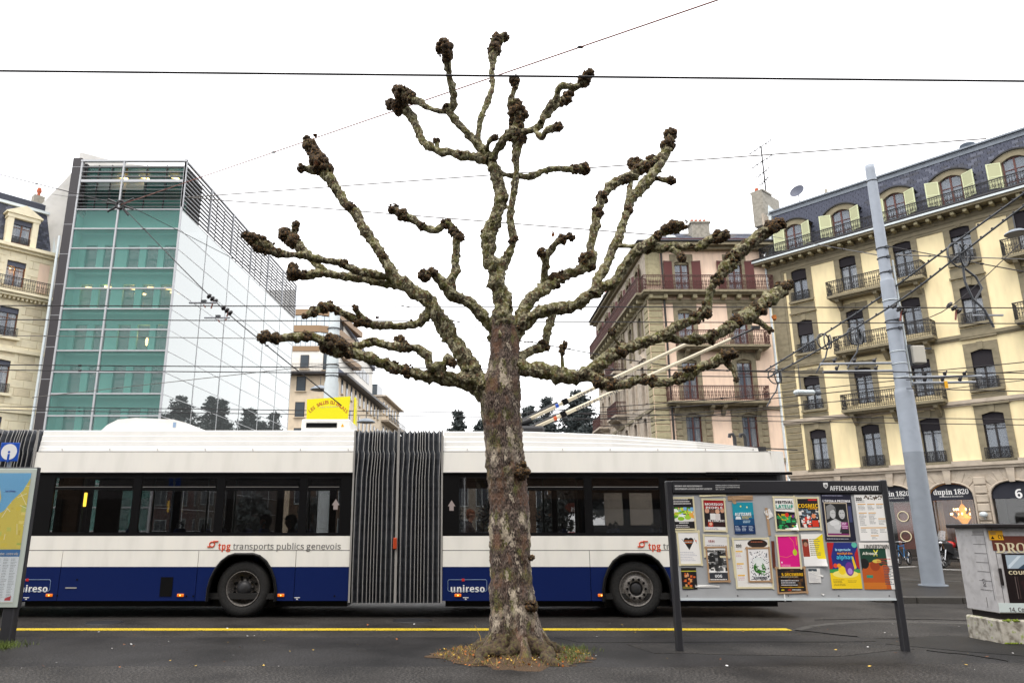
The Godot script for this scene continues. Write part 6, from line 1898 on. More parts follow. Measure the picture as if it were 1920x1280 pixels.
func build_glass_building() -> void:
	var b := thing("office_building", "office block with teal glass front, mirrored side wall and louvred top", "building", Vector3(-31.0, 0, -54))
	var W := 8.4
	var len := 31.2
	var flank := Transform3D(Basis(Vector3(0.063, 0, -0.998), Vector3(0, 1, 0), Vector3(0.998, 0, 0.063)), Vector3(W, 0, 0))
	var rows := []
	for i in 16:
		rows.append(26.3 - (15 - i) * 1.655)     # pane row bottoms, the last one ends below the louvres
	var xs := [0.0, 3.4, 8.4]
	var base: float = rows[0]
	# outer skin: a grid of mullions, transoms and panes
	for x in xs:
		part("mullion", MB.new().box(Vector3(x, 15.3, 0.04), Vector3(0.13, 30.4, 0.16)), M.mullion, b)
	for i in rows.size():
		for k in 2:
			part("transom", MB.new().box(Vector3((xs[k] + xs[k + 1]) / 2, rows[i], 0.03), Vector3(xs[k + 1] - xs[k] - 0.13, 0.1, 0.12)), M.mullion, b)
			if i < rows.size() - 1:
				part("pane", box_mesh(xs[k + 1] - xs[k] - 0.14, 1.655 - 0.11, 0.02), M.teal_glass, b, at((xs[k] + xs[k + 1]) / 2, rows[i] + 0.055, 0.0))
	# inner wall 1.1 m behind, with real window openings, rooms, floors and ceiling tubes
	var holes := []
	var wx := [1.05, 2.55, 4.45, 5.95, 7.4]
	for f in 7:
		for x in wx:
			holes.append(Rect2(x - 0.48, base + f * 3.31 + 0.12, 0.96, 2.25))
	var inner := at(0, 0, -1.1)
	part("inner_wall", MB.new().wall(0.1, W - 0.1, base, base + 7 * 3.31 + 3.0, holes, 0.25, inner), M.inner_teal, b)
	part("inner_end", MB.new().box(Vector3(0.05, 13, -2.5), Vector3(0.1, 26, 4.8)), M.inner_teal, b)
	for f in 8:
		part("floor_slab", MB.new().box(Vector3(W / 2, base + f * 3.31 - 0.1, -3.2), Vector3(W - 0.3, 0.22, 4.0)), M.inner_room, b)
		part("catwalk", MB.new().box(Vector3(W / 2, base + f * 3.31 + 0.02, -0.6), Vector3(W - 0.3, 0.05, 0.8)), M.inner_teal, b)
	part("room_back", MB.new().box(Vector3(W / 2, 13, -5.2), Vector3(W - 0.2, 26, 0.1)), M.inner_room, b)
	for f in 7:
		for k in wx.size():
			part("inner_window", MB.new().box(Vector3(wx[k], base + f * 3.31 + 1.24, -1.25), Vector3(0.94, 2.2, 0.015)), M.inner_pane, b)
			if f >= 5 and (k + f) % 2 == 0:
				part("office_clutter", MB.new().bbox(Vector3(wx[k], base + f * 3.31 + 0.3, -1.9), Vector3(0.7, 0.45, 0.4), 0.03), M.curtain, b)
	var tube := glow(1.0, 0.66, 0.22, 5.0)
	for q in [[5, 1.15, -2.2], [5, 2.75, -2.0], [5, 4.6, -2.4], [5, 4.45, -3.6], [5, 6.1, -2.2], [5, 7.35, -2.4], [5, 7.3, -3.4]]:
		part("ceiling_tube", MB.new().box(Vector3(), Vector3(0.85, 0.1, 0.2), Transform3D(Basis(Vector3.UP, 0.5), Vector3(q[1], base + q[0] * 3.31 + 2.25, q[2] + 0.5))), tube, b)
	part("desk_lamp", MB.new().ball(Vector3(5.95, base + 4 * 3.31 + 1.2, -1.9), Vector3(0.1, 0.34, 0.1), 12, 8), tube, b)
	for q in [[5, 4.2, 1.9, 1.3], [4, 6.2, 1.7, 2.2]]:
		var l := OmniLight3D.new()
		l.name = "office_light"
		l.light_color = Color(1.0, 0.76, 0.42)
		l.light_energy = q[3]
		l.light_size = 0.3
		l.omni_range = 9.0
		l.omni_attenuation = 2.0
		l.shadow_enabled = true
		b.add_child(l, true)
		l.position = Vector3(q[1], base + q[0] * 3.31 + q[2], -2.3)
	# mirrored flank
	var fx := []
	for i in 7:
		fx.append(i * len / 6.0)
	for i in 7:
		part("flank_mullion", MB.new().box(Vector3(fx[i], 13.2, 0.0), Vector3(0.06, 26.2, 0.06), flank), M.pale_joint, b)
	for r in rows.size():
		part("flank_transom", MB.new().box(Vector3(len / 2, rows[r], -0.002), Vector3(len, 0.04, 0.05), flank), M.pale_joint, b)
		if r < rows.size() - 1:
			for i in 6:
				# panes never hang perfectly flat
				part("flank_pane", box_mesh(len / 6.0 - 0.07, 1.655 - 0.05, 0.02), M.mirror_glass, b, flank * Transform3D(Basis(Vector3.UP, rng.randfn() * 0.002) * Basis(Vector3(1, 0, 0), rng.randfn() * 0.002), Vector3((fx[i] + fx[i + 1]) / 2, rows[r] + 0.025, -0.01)))
	part("flank_core", MB.new().box(Vector3(len / 2 + 0.8, 13, -1.6), Vector3(len - 1.8, 25.8, 0.2), flank), M.inner_room, b)
	part("flank_end", MB.new().box(Vector3(len, 15, -3.0), Vector3(0.2, 30, 6.0), flank), M.grey_render, b)
	# louvred storey
	for k in 2:
		var a: float = xs[k] + 0.1
		var w: float = xs[k + 1] - xs[k] - 0.2
		for i in 7:
			part("louvre", MB.new().box(Vector3(), Vector3(w, 0.03, 0.3), Transform3D(Basis(Vector3(1, 0, 0), 0.5), Vector3(a + w / 2, 26.55 + i * 0.3, 0.05))), M.louvre, b)
		for i in 3:
			part("louvre", MB.new().box(Vector3(a + w / 2, 29.15 + i * 0.42, 0.02), Vector3(w, 0.06, 0.2)), M.louvre, b)
		part("louvre", MB.new().box(Vector3(a + w / 2, 28.78, 0.04), Vector3(w, 0.22, 0.14)), M.mullion, b)
		part("upper_pane", MB.new().box(Vector3(a + w / 2, 28.4, -0.5), Vector3(w, 3.9, 0.02)), M.teal_glass, b)
		for s in 2:
			part("upper_post", MB.new().box(Vector3(a + w * (s + 1) / 3.0, 28.4, -0.4), Vector3(0.07, 4.0, 0.08)), M.dark_clad, b)
	part("upper_room", MB.new().box(Vector3(W / 2, 28.4, -4.5), Vector3(W - 0.6, 4.2, 0.1)).box(Vector3(W / 2, 30.35, -2.5), Vector3(W - 0.4, 0.12, 4.0)).box(Vector3(0.1, 28.4, -2.5), Vector3(0.2, 4.2, 4.4)), M.dark_clad, b)
	for q in [[2.4, 30.2], [4.2, 30.2], [6.7, 30.2], [6.2, 27.9]]:
		part("ceiling_tube", MB.new().box(Vector3(), Vector3(0.8, 0.07, 0.14), Transform3D(Basis(Vector3.UP, 0.6), Vector3(q[0], q[1] - 0.15, -1.9))), tube, b)
	part("corner_post", MB.new().box(Vector3(W, 28.6, 0.02), Vector3(0.2, 4.2, 0.2)), M.mullion, b)
	part("top_rail", MB.new().box(Vector3(W / 2, 30.55, 0.02), Vector3(W + 0.2, 0.16, 0.24)).box(Vector3(len / 2, 30.55, 0.0), Vector3(len, 0.14, 0.2), flank), M.mullion, b)
	for i in 6:
		var a := i * len / 6.0
		var w := len / 6.0
		part("flank_post", MB.new().box(Vector3(a + w, 28.5, 0.03), Vector3(0.16, 4.1, 0.18), flank), M.mullion, b)
		for k in 11:
			part("louvre", MB.new().box(Vector3(), Vector3(w - 0.2, 0.1, 0.14), flank * Transform3D(Basis(Vector3(1, 0, 0), -0.15), Vector3(a + w / 2, 26.5 + k * 0.36, 0.03))), M.louvre, b)
		for k in 2:
			part("louvre_hanger", MB.new().box(Vector3(a + w * (k + 1) / 3.0, 28.2, -0.12), Vector3(0.06, 3.8, 0.06), flank), M.dark_clad, b)
	# dark fire wall between the neighbours and the grey stair head on the roof
	part("side_strip", MB.new().box(Vector3(-0.42, 15.4, -0.15), Vector3(0.7, 30.8, 0.5)), M.dark_clad, b)
	for k in 12:
		part("strip_joint", MB.new().box(Vector3(-0.42, 2.5 + k * 2.5, 0.1), Vector3(0.7, 0.03, 0.012)), M.mullion, b)
	part("party_wall", MB.new().ext(PackedVector2Array([Vector2(-0.8, 0), Vector2(-0.8, 31.3), Vector2(-1.7, 30.3), Vector2(-4.5, 26.5), Vector2(-6, 24), Vector2(-6, 0)]), -9.0, -1.5), M.grey_render, b)
	part("stair_head", MB.new().loft([PackedVector3Array([Vector3(-1.6, 29, -2), Vector3(-1.6, 32.6, -2.2), Vector3(-1.6, 32.6, -7), Vector3(-1.6, 29, -7)]), PackedVector3Array([Vector3(1.6, 29, -2), Vector3(1.6, 31.7, -2.2), Vector3(1.6, 31.7, -7), Vector3(1.6, 29, -7)]), PackedVector3Array([Vector3(4.2, 29, -2), Vector3(4.2, 31.3, -2.2), Vector3(4.2, 31.3, -7), Vector3(4.2, 29, -7)])]).box(Vector3(-1.62, 30.8, -4.6), Vector3(0.05, 3.5, 4.8)), M.grey_render, b)
	part("drainpipe", MB.new().rod(Vector3(-0.95, 0, 0.12), Vector3(-0.95, 24, 0.12), 0.1), M.zinc_pale, b)

func build_cream_building() -> void:
	var u := Vector3(0.692, 0, -0.722)
	var b := thing("apartment_building", "cream ashlar apartment house with slate roof at the left edge of the photo", "building", Vector3(-33.5, 0, -55), rad_to_deg(atan2(0.722, 0.692)))
	# the right-hand end stands at x = 0.95; the facade runs to the left
	var cols := [-1.9, -5.4, -8.9]
	var rows := [[3.2, 2.6], [7.2, 2.5], [11.45, 2.5], [15.75, 2.3], [19.75, 2.0]]
	var holes := []
	for r in rows:
		for c in cols:
			holes.append(Rect2(c - 0.68, r[0], 1.36, r[1]))
	part("wall", MB.new().wall(-12, 0.95, 0, 22.9, holes, 0.35), M.cream_stone2, b)
	part("end_wall", MB.new().box(Vector3(0.93, 13, -4), Vector3(0.1, 26, 7.9)), M.cream_stone2, b)
	part("core", MB.new().box(Vector3(-5.6, 12, -4.5), Vector3(12.4, 24, 7)), M.room, b)
	# ashlar blocks proud of the joints
	var hgt := 0.62
	for r in range(11, 36):
		var y := r * 0.63
		var x := 0.93 - (0.0 if r % 2 else 0.6)
		if r % 2 == 0:
			part("ashlar_block", MB.new().bbox(Vector3(0.64, y + hgt / 2, 0.02), Vector3(0.58, hgt - 0.02, 0.06), 0.012), M.cream_stone, b)
		while x > -4.0:
			var w := 1.12
			var a := x - w
			var clear := true
			for h: Rect2 in holes:
				if h.grow(0.12).intersects(Rect2(a, y, w, hgt)):
					clear = false
			if clear:
				part("ashlar_block", MB.new().bbox(Vector3(a + w / 2, y + hgt / 2, 0.02), Vector3(w - 0.02, hgt - 0.02, 0.06), 0.012), M.cream_stone if rng.randf() < 0.7 else M.cream_stone2, b)
			else:
				# cut stones beside the opening
				for h: Rect2 in holes:
					if h.grow(0.12).intersects(Rect2(a, y, w, hgt)):
						var g := h.grow(0.12)
						if a < g.position.x - 0.1:
							part("ashlar_block", MB.new().bbox(Vector3((a + g.position.x) / 2, y + hgt / 2, 0.02), Vector3(g.position.x - a - 0.02, hgt - 0.02, 0.06), 0.012), M.cream_stone, b)
						if x > g.end.x + 0.1:
							part("ashlar_block", MB.new().bbox(Vector3((x + g.end.x) / 2, y + hgt / 2, 0.02), Vector3(x - g.end.x - 0.02, hgt - 0.02, 0.06), 0.012), M.cream_stone, b)
						break
			x -= w
	for ri in rows.size():
		var r = rows[ri]
		for ci in cols.size():
			var c: float = cols[ci]
			part("surround", surround_mesh(1.3, r[1], 0.2, 0.3, 0.02, 0.08), M.cream_stone, b, at(c, r[0], 0.0))
			var w := window(b, at(c, r[0], -0.28), 1.34, r[1], 1, M.frame_brown, M.pane, 0.5)
			part("blind", MB.new().box(Vector3(0, r[1] - 0.2, 0.12), Vector3(1.34, 0.42, 0.12)), M.slate3, w)
			if ri < 4:
				part("sill", MB.new().box(Vector3(0, -0.1, 0.15), Vector3(1.9, 0.2, 0.3)), M.cream_stone, b, at(c, r[0], 0))
				part("guard_rail", iron_mesh(1.5, 0.7, 0.12), M.dark_steel, b, at(c, r[0], 0.22))
	part("string_course", MB.new().box(Vector3(-5.5, 14.75, 0.1), Vector3(12.9, 0.3, 0.24)).box(Vector3(-5.5, 10.2, 0.1), Vector3(12.9, 0.3, 0.24)), M.cream_stone, b)
	part("cornice", MB.new().box(Vector3(-5.5, 22.85, 0.25), Vector3(13.1, 0.25, 0.7)).box(Vector3(-5.5, 22.62, 0.12), Vector3(13.0, 0.2, 0.4)), M.cream_stone, b)
	var bal := part("balcony", MB.new().box(Vector3(-5.7, 19.15, 0.4), Vector3(12.9, 0.18, 0.85)).box(Vector3(-5.7, 18.95, 0.3), Vector3(12.7, 0.2, 0.6)), M.cream_stone, b)
	part("railing", iron_mesh(12.8, 1.05, 0.16), M.dark_steel, bal, at(-5.75, 19.24, 0.76))
	part("railing", iron_mesh(0.7, 1.05, 0.16), M.dark_steel, bal, at(0.68, 19.24, 0.4, 90))
	var den := MB.new().bbox(Vector3(), Vector3(0.16, 0.2, 0.3), 0.03).mesh()
	for i in 24:
		part("dentil", den, M.cream_stone, bal, at(0.6 - i * 0.3, 18.75, 0.28))
	part("bricked_window", MB.new().box(Vector3(0.05, 20.8, 0.06), Vector3(0.75, 2.4, 0.03)), M.pink_wall, b)
	# mansard with a pedimented dormer
	var lean := Transform3D(Basis(Vector3(1, 0, 0), deg_to_rad(-10)), Vector3(0, 22.97, -0.25))
	part("roof", MB.new().box(Vector3(-5.8, 1.8, -0.06), Vector3(12.6, 3.6, 0.1), lean), M.slate2, b)
	part("roof_edge", MB.new().box(Vector3(0.72, 1.9, 0.05), Vector3(0.5, 3.9, 0.5), lean).box(Vector3(-5.6, 26.62, -0.85), Vector3(13.0, 0.22, 0.35)), M.zinc_pale, b)
	part("upper_roof", MB.new().box(Vector3(-5.8, 27.0, -3.0), Vector3(12.8, 0.7, 4.0)), M.slate2, b)
	part("roof_ridge", MB.new().box(Vector3(-5.8, 27.4, -1.4), Vector3(12.8, 0.12, 0.5)), M.zinc, b)
	var sm := MB.new().bbox(Vector3(0, 0.1, 0), Vector3(0.29, 0.26, 0.016), 0.004).mesh()
	for r in 18:
		for k in 14:
			var sx := 0.36 - k * 0.3 - (0.15 if r % 2 else 0.0)
			var sy := 0.05 + r * 0.19
			if absf(sx + 1.9) < 1.15 and sy < 3.3 - maxf(0, absf(sx + 1.9) - 0.2) * 0.6: continue
			part("slate", sm, [M.slate, M.slate2, M.slate3][rng.randi() % 3], b, lean * Transform3D(Basis(Vector3(1, 0, 0), 0.07), Vector3(sx, sy, 0.005)))
	for c in [-1.9, -5.4]:
		var d := part("dormer", MB.new().box(Vector3(-0.88, 1.1, 0), Vector3(0.42, 2.2, 0.9)).box(Vector3(0.88, 1.1, 0), Vector3(0.42, 2.2, 0.9)).box(Vector3(0, 2.36, 0), Vector3(2.3, 0.32, 1.0)), M.cream_stone, b, at(c, 23.0, -0.3))
		part("pediment", MB.new().ext(PackedVector2Array([Vector2(-1.3, 2.52), Vector2(1.3, 2.52), Vector2(1.3, 2.62), Vector2(0, 3.35), Vector2(-1.3, 2.62)]), -0.5, 0.6), M.cream_stone, d)
		window(b, at(c, 23.25, -0.28), 1.32, 1.95, 1, M.frame_brown, M.pane, 0.5)
		part("guard_rail", iron_mesh(1.32, 0.5, 0.12), M.dark_steel, d, at(0, 0.25, 0.3))
		part("blind", MB.new().box(Vector3(0, 2.0, 0.12), Vector3(1.32, 0.4, 0.1)), M.slate3, d)
	part("chimney", MB.new().box(Vector3(-0.6, 27.6, -2.2), Vector3(0.8, 1.6, 0.8)), M.chimney, b)
	part("chimney_pot", MB.new().lathe(PackedVector2Array([Vector2(0.16, 0), Vector2(0.12, 0.3), Vector2(0.2, 0.5), Vector2(0.14, 0.8)]), 10, at(-0.6, 28.4, -2.2)), M.terracotta, b)
	var warm := OmniLight3D.new()
	warm.name = "room_light"
	warm.light_color = Color(1.0, 0.7, 0.3)
	warm.light_energy = 0.7
	warm.light_size = 0.2
	warm.omni_range = 6.0
	warm.omni_attenuation = 2.0
	warm.shadow_enabled = true
	b.add_child(warm)
	warm.position = Vector3(-2.1, 21.2, -0.7)
	part("ceiling_lamp", MB.new().ball(Vector3(-2.2, 21.35, -0.85), Vector3(0.16, 0.08, 0.08), 10, 6), glow(1.0, 0.6, 0.2, 3.0), b)

func small_window(parent: Node3D, xf: Transform3D, w: float, h: float) -> void:
	var o := part("window", box_mesh(w, h, 0.06), M.frame_dark, parent, xf)
	part("pane", box_mesh(w - 0.18, h - 0.18, 0.02), M.pane_dark, o, at(0, 0.09, 0.045))
	part("sill", box_mesh(w + 0.25, 0.1, 0.3), M.beige, o, at(0, -0.1, 0.1))

func build_beige_building() -> void:
	M.pane_dark = plain(0.06, 0.075, 0.09, 0.08)
	var b := thing("apartment_building", "beige corner block with glazed bronze penthouse far down the street", "building", Vector3(-17.6, 0, -100))
	var flank := Transform3D(Basis(Vector3(0.09, 0, -0.996), Vector3(0, 1, 0), Vector3(0.996, 0, 0.09)), Vector3())
	# front and flank below the terrace
	part("wall", MB.new().box(Vector3(-7, 11.2, -6), Vector3(14, 22.4, 12)), M.beige, b)
	part("flank_wall", MB.new().box(Vector3(15, 11.2, -3), Vector3(30, 22.4, 6), flank), M.beige, b)
	part("terrace_eaves", MB.new().box(Vector3(-6.9, 22.6, 0.5), Vector3(14, 0.35, 1.6)).box(Vector3(15, 22.6, 0.5), Vector3(30.5, 0.35, 1.6), flank), M.frame_dark, b)
	part("lean_roof", MB.new().ext(PackedVector2Array([Vector2(0.9, 22.8), Vector2(-1.4, 24.6), Vector2(-1.4, 22.8)]), 0.0, 30.0, flank * Transform3D(Basis(Vector3(0, 0, 1), Vector3(0, 1, 0), Vector3(-1, 0, 0)), Vector3(30, 0, 0))), M.slate3, b)
	part("terrace_rail", iron_mesh(13.0, 1.1, 0.2, false), M.iron, b, at(-6.5, 22.8, 1.1))
	part("attic_wall", MB.new().box(Vector3(-6.6, 24.6, -5), Vector3(12, 4.2, 8)).box(Vector3(14, 25.5, -3.5), Vector3(26, 4.5, 3.5), flank), M.beige_pale, b)
	# penthouse: bronze bands and glass
	for q in [[26.3, 1.0], [29.3, 1.1], [31.8, 1.0]]:
		part("bronze_band", slab(PackedVector2Array([Vector2(-8, -0.9), Vector2(-3.2, -0.9), Vector2(-0.7, -1.9), Vector2(1.2, -14), Vector2(-8, -14)]), q[0] - 0.15 if q[0] < 27 else q[0] - 0.3, q[0] + q[1] * 0.6), M.bronze, b)
	part("penthouse_core", MB.new().box(Vector3(-4.2, 29, -8), Vector3(7, 5.6, 9)), M.room, b)
	for r in [[26.8, 2.2], [29.95, 1.6]]:
		for k in 7:
			part("penthouse_pane", box_mesh(0.66, r[1], 0.04), M.penthouse_glass, b, at(-7.6 + k * 0.72, r[0], -1.15))
		for k in 4:
			part("penthouse_pane", box_mesh(0.6, r[1], 0.04), M.penthouse_glass, b, at(-2.9 + k * 0.62, r[0], -1.35 - k * 0.25, 22))
	part("glass_gable", MB.new().ext(PackedVector2Array([Vector2(0, 24.2), Vector2(0, 32.3), Vector2(26, 29.3), Vector2(26, 24.2)]), -3.9, -3.5, flank * at(2.0, 0, 2.2)), M.beige_pale, b)
	part("gable_edge", MB.new().bar(flank * Vector3(1.0, 32.5, -1.2), flank * Vector3(28, 29.4, -1.2), 0.7), M.slate3, b)
	for i in 9:
		part("gable_pane", MB.new().box(Vector3(3.0 + i * 2.6, 26.0 + (2.6 - i * 0.12) * 0.5, -1.26), Vector3(2.1, 2.6 - i * 0.12, 0.05), flank), M.pane_dark, b)
	# windows of the front and the flank
	for r in [20.2, 16.6, 13.0, 9.4, 5.8]:
		small_window(b, at(-5.1, r, 0.02), 1.3, 2.1)
		part("shop_pane", MB.new().box(Vector3(-1.0, r + 1.0, 0.04), Vector3(1.5, 2.1, 0.06)), M.penthouse_glass, b)
		for i in 10:
			small_window(b, flank * at(2.2 + i * 2.75, r, 0.02), 1.0, 2.1)
	small_window(b, at(-5.0, 23.6, -0.95), 1.2, 2.0)
	small_window(b, at(-1.5, 23.4, -0.95), 1.8, 2.4)
	for i in 9:
		small_window(b, flank * at(4 + i * 2.7, 24.4, -1.72), 0.9, 1.3)
	for r in [9.0, 5.4]:
		balcony(b, flank * at(24, r, 0), 4.5, 1.1, 1.0, M.beige, M.iron, [], false)
	var n := thing("apartment_building", "pale apartment house with flat eaves beyond the beige corner block", "building", b.transform * (flank * Vector3(30.2, 0, 0)))
	part("wall", MB.new().box(Vector3(9, 12.4, -3), Vector3(18, 24.8, 6), flank), M.beige, n)
	part("eaves", MB.new().box(Vector3(9, 25.0, -2.8), Vector3(18.6, 0.3, 7.4), flank), M.limestone, n)
	part("balcony_band", MB.new().box(Vector3(9, 20.5, 0.7), Vector3(18.2, 0.3, 1.5), flank), M.limestone, n)
	part("railing", iron_mesh(18.0, 1.1, 0.2, false), M.iron, n, flank * at(9, 20.65, 1.4))
	part("roof_terrace", MB.new().box(Vector3(3, 26.2, -3), Vector3(5, 2.2, 4), flank), M.pane_dark, n)
	for r in [22.0, 17.6, 14.2, 10.8, 7.4]:
		for i in 6:
			small_window(n, flank * at(1.8 + i * 2.9, r, 0.02), 1.1, 2.2)
	balcony(n, flank * at(3.0, 13.6, 0), 3.0, 1.1, 1.0, M.beige, M.iron, [], false)

func build_opposite_buildings() -> void:
	# the row across the street behind the viewpoint: it fills the dark half of what the bus windows and the glass front mirror
	var tones := [M.shop_brown, M.roof_tile, M.shop_brown, M.roof_tile]
	var looks := ["brown", "slate-grey", "dark brown", "sooty grey"]
	var wm := MB.new().box(Vector3(0, 1.1, 0), Vector3(1.2, 2.2, 0.08)).mesh()
	for i in 4:
		var w := 25.0
		var h: float = [22.0, 25.0, 21.0, 24.0][i]
		var b := thing("apartment_building", "%s apartment house across the street behind the viewpoint" % looks[i], "building", Vector3(-50.0 + i * w + 12.5, 0, 21), 180)
		part("wall", MB.new().box(Vector3(0, h / 2, -5), Vector3(w - 0.1, h, 10)), tones[i], b)
		part("cornice", MB.new().box(Vector3(0, h, 0.2), Vector3(w, 0.5, 0.9)), M.limestone, b)
		part("roof", MB.new().loft([PackedVector3Array([Vector3(-w / 2, h + 0.2, 0.2), Vector3(-w / 2, h + 4, -2), Vector3(-w / 2, h + 4, -10)]), PackedVector3Array([Vector3(w / 2, h + 0.2, 0.2), Vector3(w / 2, h + 4, -2), Vector3(w / 2, h + 4, -10)])]), M.slate, b)
		part("shop_front", MB.new().box(Vector3(0, 1.8, 0.1), Vector3(w - 2, 3.4, 0.3)), M.shop_dark, b)
		for r in 5:
			for c in 8:
				part("window", wm, M.pane_dark, b, at(-w / 2 + 1.9 + c * 3.05, 4.8 + r * 3.5, 0.03))

func build_far_terrace() -> void:
	# the low shops at the end of the street, only seen through the bus
	for i in 4:
		var b := thing("shop_building", ["brown shop building with white window frames, leftmost through the bus", "brick-brown shop building second from the left through the bus", "low grey-brown shop building right of the trunk through the bus", "brown shop building with pale pillars through the rearmost bus window"][i], "building", Vector3(-15.5 + i * 7.6, 0, -82 - i * 4), 0, "low shops at the end of the street")
		var h: float = [9.0, 8.0, 8.5, 9.0][i]
		part("wall", MB.new().box(Vector3(0, h / 2, -3), Vector3(7.4, h, 6)), [M.shop_brown, M.sign_brown, M.chimney, M.shop_brown][i], b)
		part("roof", MB.new().box(Vector3(0, h + 0.2, -3), Vector3(7.8, 0.4, 6.6)), M.roof_tile, b)
		for r in 2:
			for c in 3:
				var w := part("window", box_mesh(1.5, 2.4, 0.1), M.zinc_pale, b, at(-2.4 + c * 2.4, 0.4 + r * 3.9, 0.04))
				for s in [-1, 1]:
					part("pane", box_mesh(0.62, 2.15, 0.02), M.pane_dark, w, at(s * 0.35, 0.12, 0.06))
	for i in 7:
		var l: Array = [-17.0, -13.0, -9.4, -5.2, -1.6, 2.6, 7.2]
		var t := thing("street_shrub", "dark leafy shrub at the end of the street, seen dimly through the bus windows", "shrub", Vector3(l[i], 0, -60 - (i % 3) * 5), 0, "shrubs behind the bus")
		var m := MB.new()
		for k in 700:
			var d := Vector3(rng.randfn(), rng.randfn(), rng.randfn()).normalized() * rng.randf_range(0.5, 1.0)
			var p := Vector3(d.x * 1.5, 2.4 + d.y * 2.1, d.z * 1.4)
			var e := Vector3(rng.randfn(), rng.randfn(), rng.randfn()).normalized() * 0.3
			var g := e.cross(Vector3(rng.randfn(), rng.randfn(), rng.randfn())).normalized() * 0.16
			m.tri(p - e - g, p + e, p + g)
		part("foliage", m, M.conifer, t)
		part("stem", MB.new().rod(Vector3(), Vector3(0, 2.2, 0), 0.12, 6), M.far_bark, t)

func conifer(label: String, o: Vector3, h: float, spread: float, sd: int) -> void:
	var t := thing("conifer", label, "tree", o, 0, "evergreens far behind the bus")
	var r := RandomNumberGenerator.new()
	r.seed = sd
	part("trunk", MB.new().tube(PackedVector3Array([Vector3(), Vector3(0.1, h * 0.5, 0), Vector3(0, h * 0.98, 0)]), PackedFloat32Array([h * 0.02, h * 0.013, 0.05]), 8), M.far_bark, t)
	var m := MB.new()
	var limbs := int(h * 11)
	for i in limbs:
		var y := h * lerpf(0.16, 0.99, pow(r.randf(), 0.85))
		var reach := spread * pow(1.0 - y / h, 0.62) * r.randf_range(0.35, 1.25) + 0.3
		var a := r.randf() * TAU
		var d := Vector3(cos(a), r.randf_range(-0.25, 0.2), sin(a))
		var n := int(reach * 13) + 5
		for k in n:
			var f := sqrt(r.randf())
			var p := Vector3(0, y, 0) + d * reach * f + Vector3(r.randfn(), r.randfn() * 0.55, r.randfn()) * 0.34
			var s := r.randf_range(0.2, 0.5)
			var e := Vector3(r.randfn(), r.randfn() * 0.6 - 0.2, r.randfn()).normalized() * s * 0.8
			var g := e.cross(Vector3(r.randfn(), r.randfn(), r.randfn())).normalized() * s * 0.45
			m.tri(p - e - g, p + e, p - e * 0.6 + g)
			m.tri(p - e * 0.8, p + g * 1.3, p + e * 0.9 - g * 0.6)
	part("crown", m, M.conifer, t)

func build_far_trees() -> void:
	M.beige_pale = weathered(0.76, 0.73, 0.67, 0.05, 0.9, 91, 6.0)
	conifer("broad dark evergreen beside the pink house, the largest of the far trees", Vector3(21.5, 0, -138), 27.5, 8.0, 1)
	conifer("slender evergreen left of the largest far tree, behind the trolley poles", Vector3(16.4, 0, -146), 27.5, 5.5, 2)
	conifer("evergreen half hidden behind the pink house's balconies", Vector3(27.5, 0, -142), 24.0, 6.0, 3)
	conifer("small pointed evergreen showing over the bus roof left of the trunk", Vector3(-1.2, 0, -130), 22.5, 3.4, 4)
	conifer("low evergreen over the bus roof touching the left of the trunk", Vector3(3.0, 0, -134), 21.5, 3.6, 5)
	conifer("low evergreen just right of the trunk behind the pole base", Vector3(8.5, 0, -140), 22.0, 3.2, 6)
	conifer("tall evergreen behind the trolley poles, between trunk and pink house", Vector3(13.5, 0, -152), 27.0, 6.0, 7)
	conifer("wide evergreen behind the pink house's far corner", Vector3(25.0, 0, -158), 31.0, 8.0, 8)
	conifer("low broad evergreen hidden by the trunk", Vector3(6.5, 0, -150), 23.0, 5.5, 9)
	for q in [[11.5, -70.0, 10.6, "small leafless pollard with knobbed tips over the bus roof"], [9.0, -75.0, 10.8, "leafless pollard close to the trunk's right side over the bus roof"]]:
		var t := thing("bare_tree", q[3], "tree", Vector3(q[0], 0, q[1]), 0, "small bare trees behind the bus")
		part("trunk", MB.new().tube(PackedVector3Array([Vector3(), Vector3(0.1, 3, 0), Vector3(0, 6.5, 0)]), PackedFloat32Array([0.3, 0.24, 0.2]), 8), M.far_bark, t)
		var m := MB.new()
		for i in 12:
			var a := TAU * i / 12.0
			var e := Vector3(cos(a) * rng.randf_range(0.8, 2.4), q[2] * rng.randf_range(0.72, 1.0), sin(a) * 1.5)
			m.tube(PackedVector3Array([Vector3(0, 6.2, 0), Vector3(e.x * 0.7, lerpf(6.2, e.y, 0.4), e.z * 0.7), e]), PackedFloat32Array([0.14, 0.1, 0.08]), 6)
			for k in 5:
				m.ball(e + Vector3(rng.randfn(), rng.randfn(), rng.randfn()) * 0.12, Vector3(0.2, 0.18, 0.2), 6, 4)
		part("crown", m, M.far_bark, t)

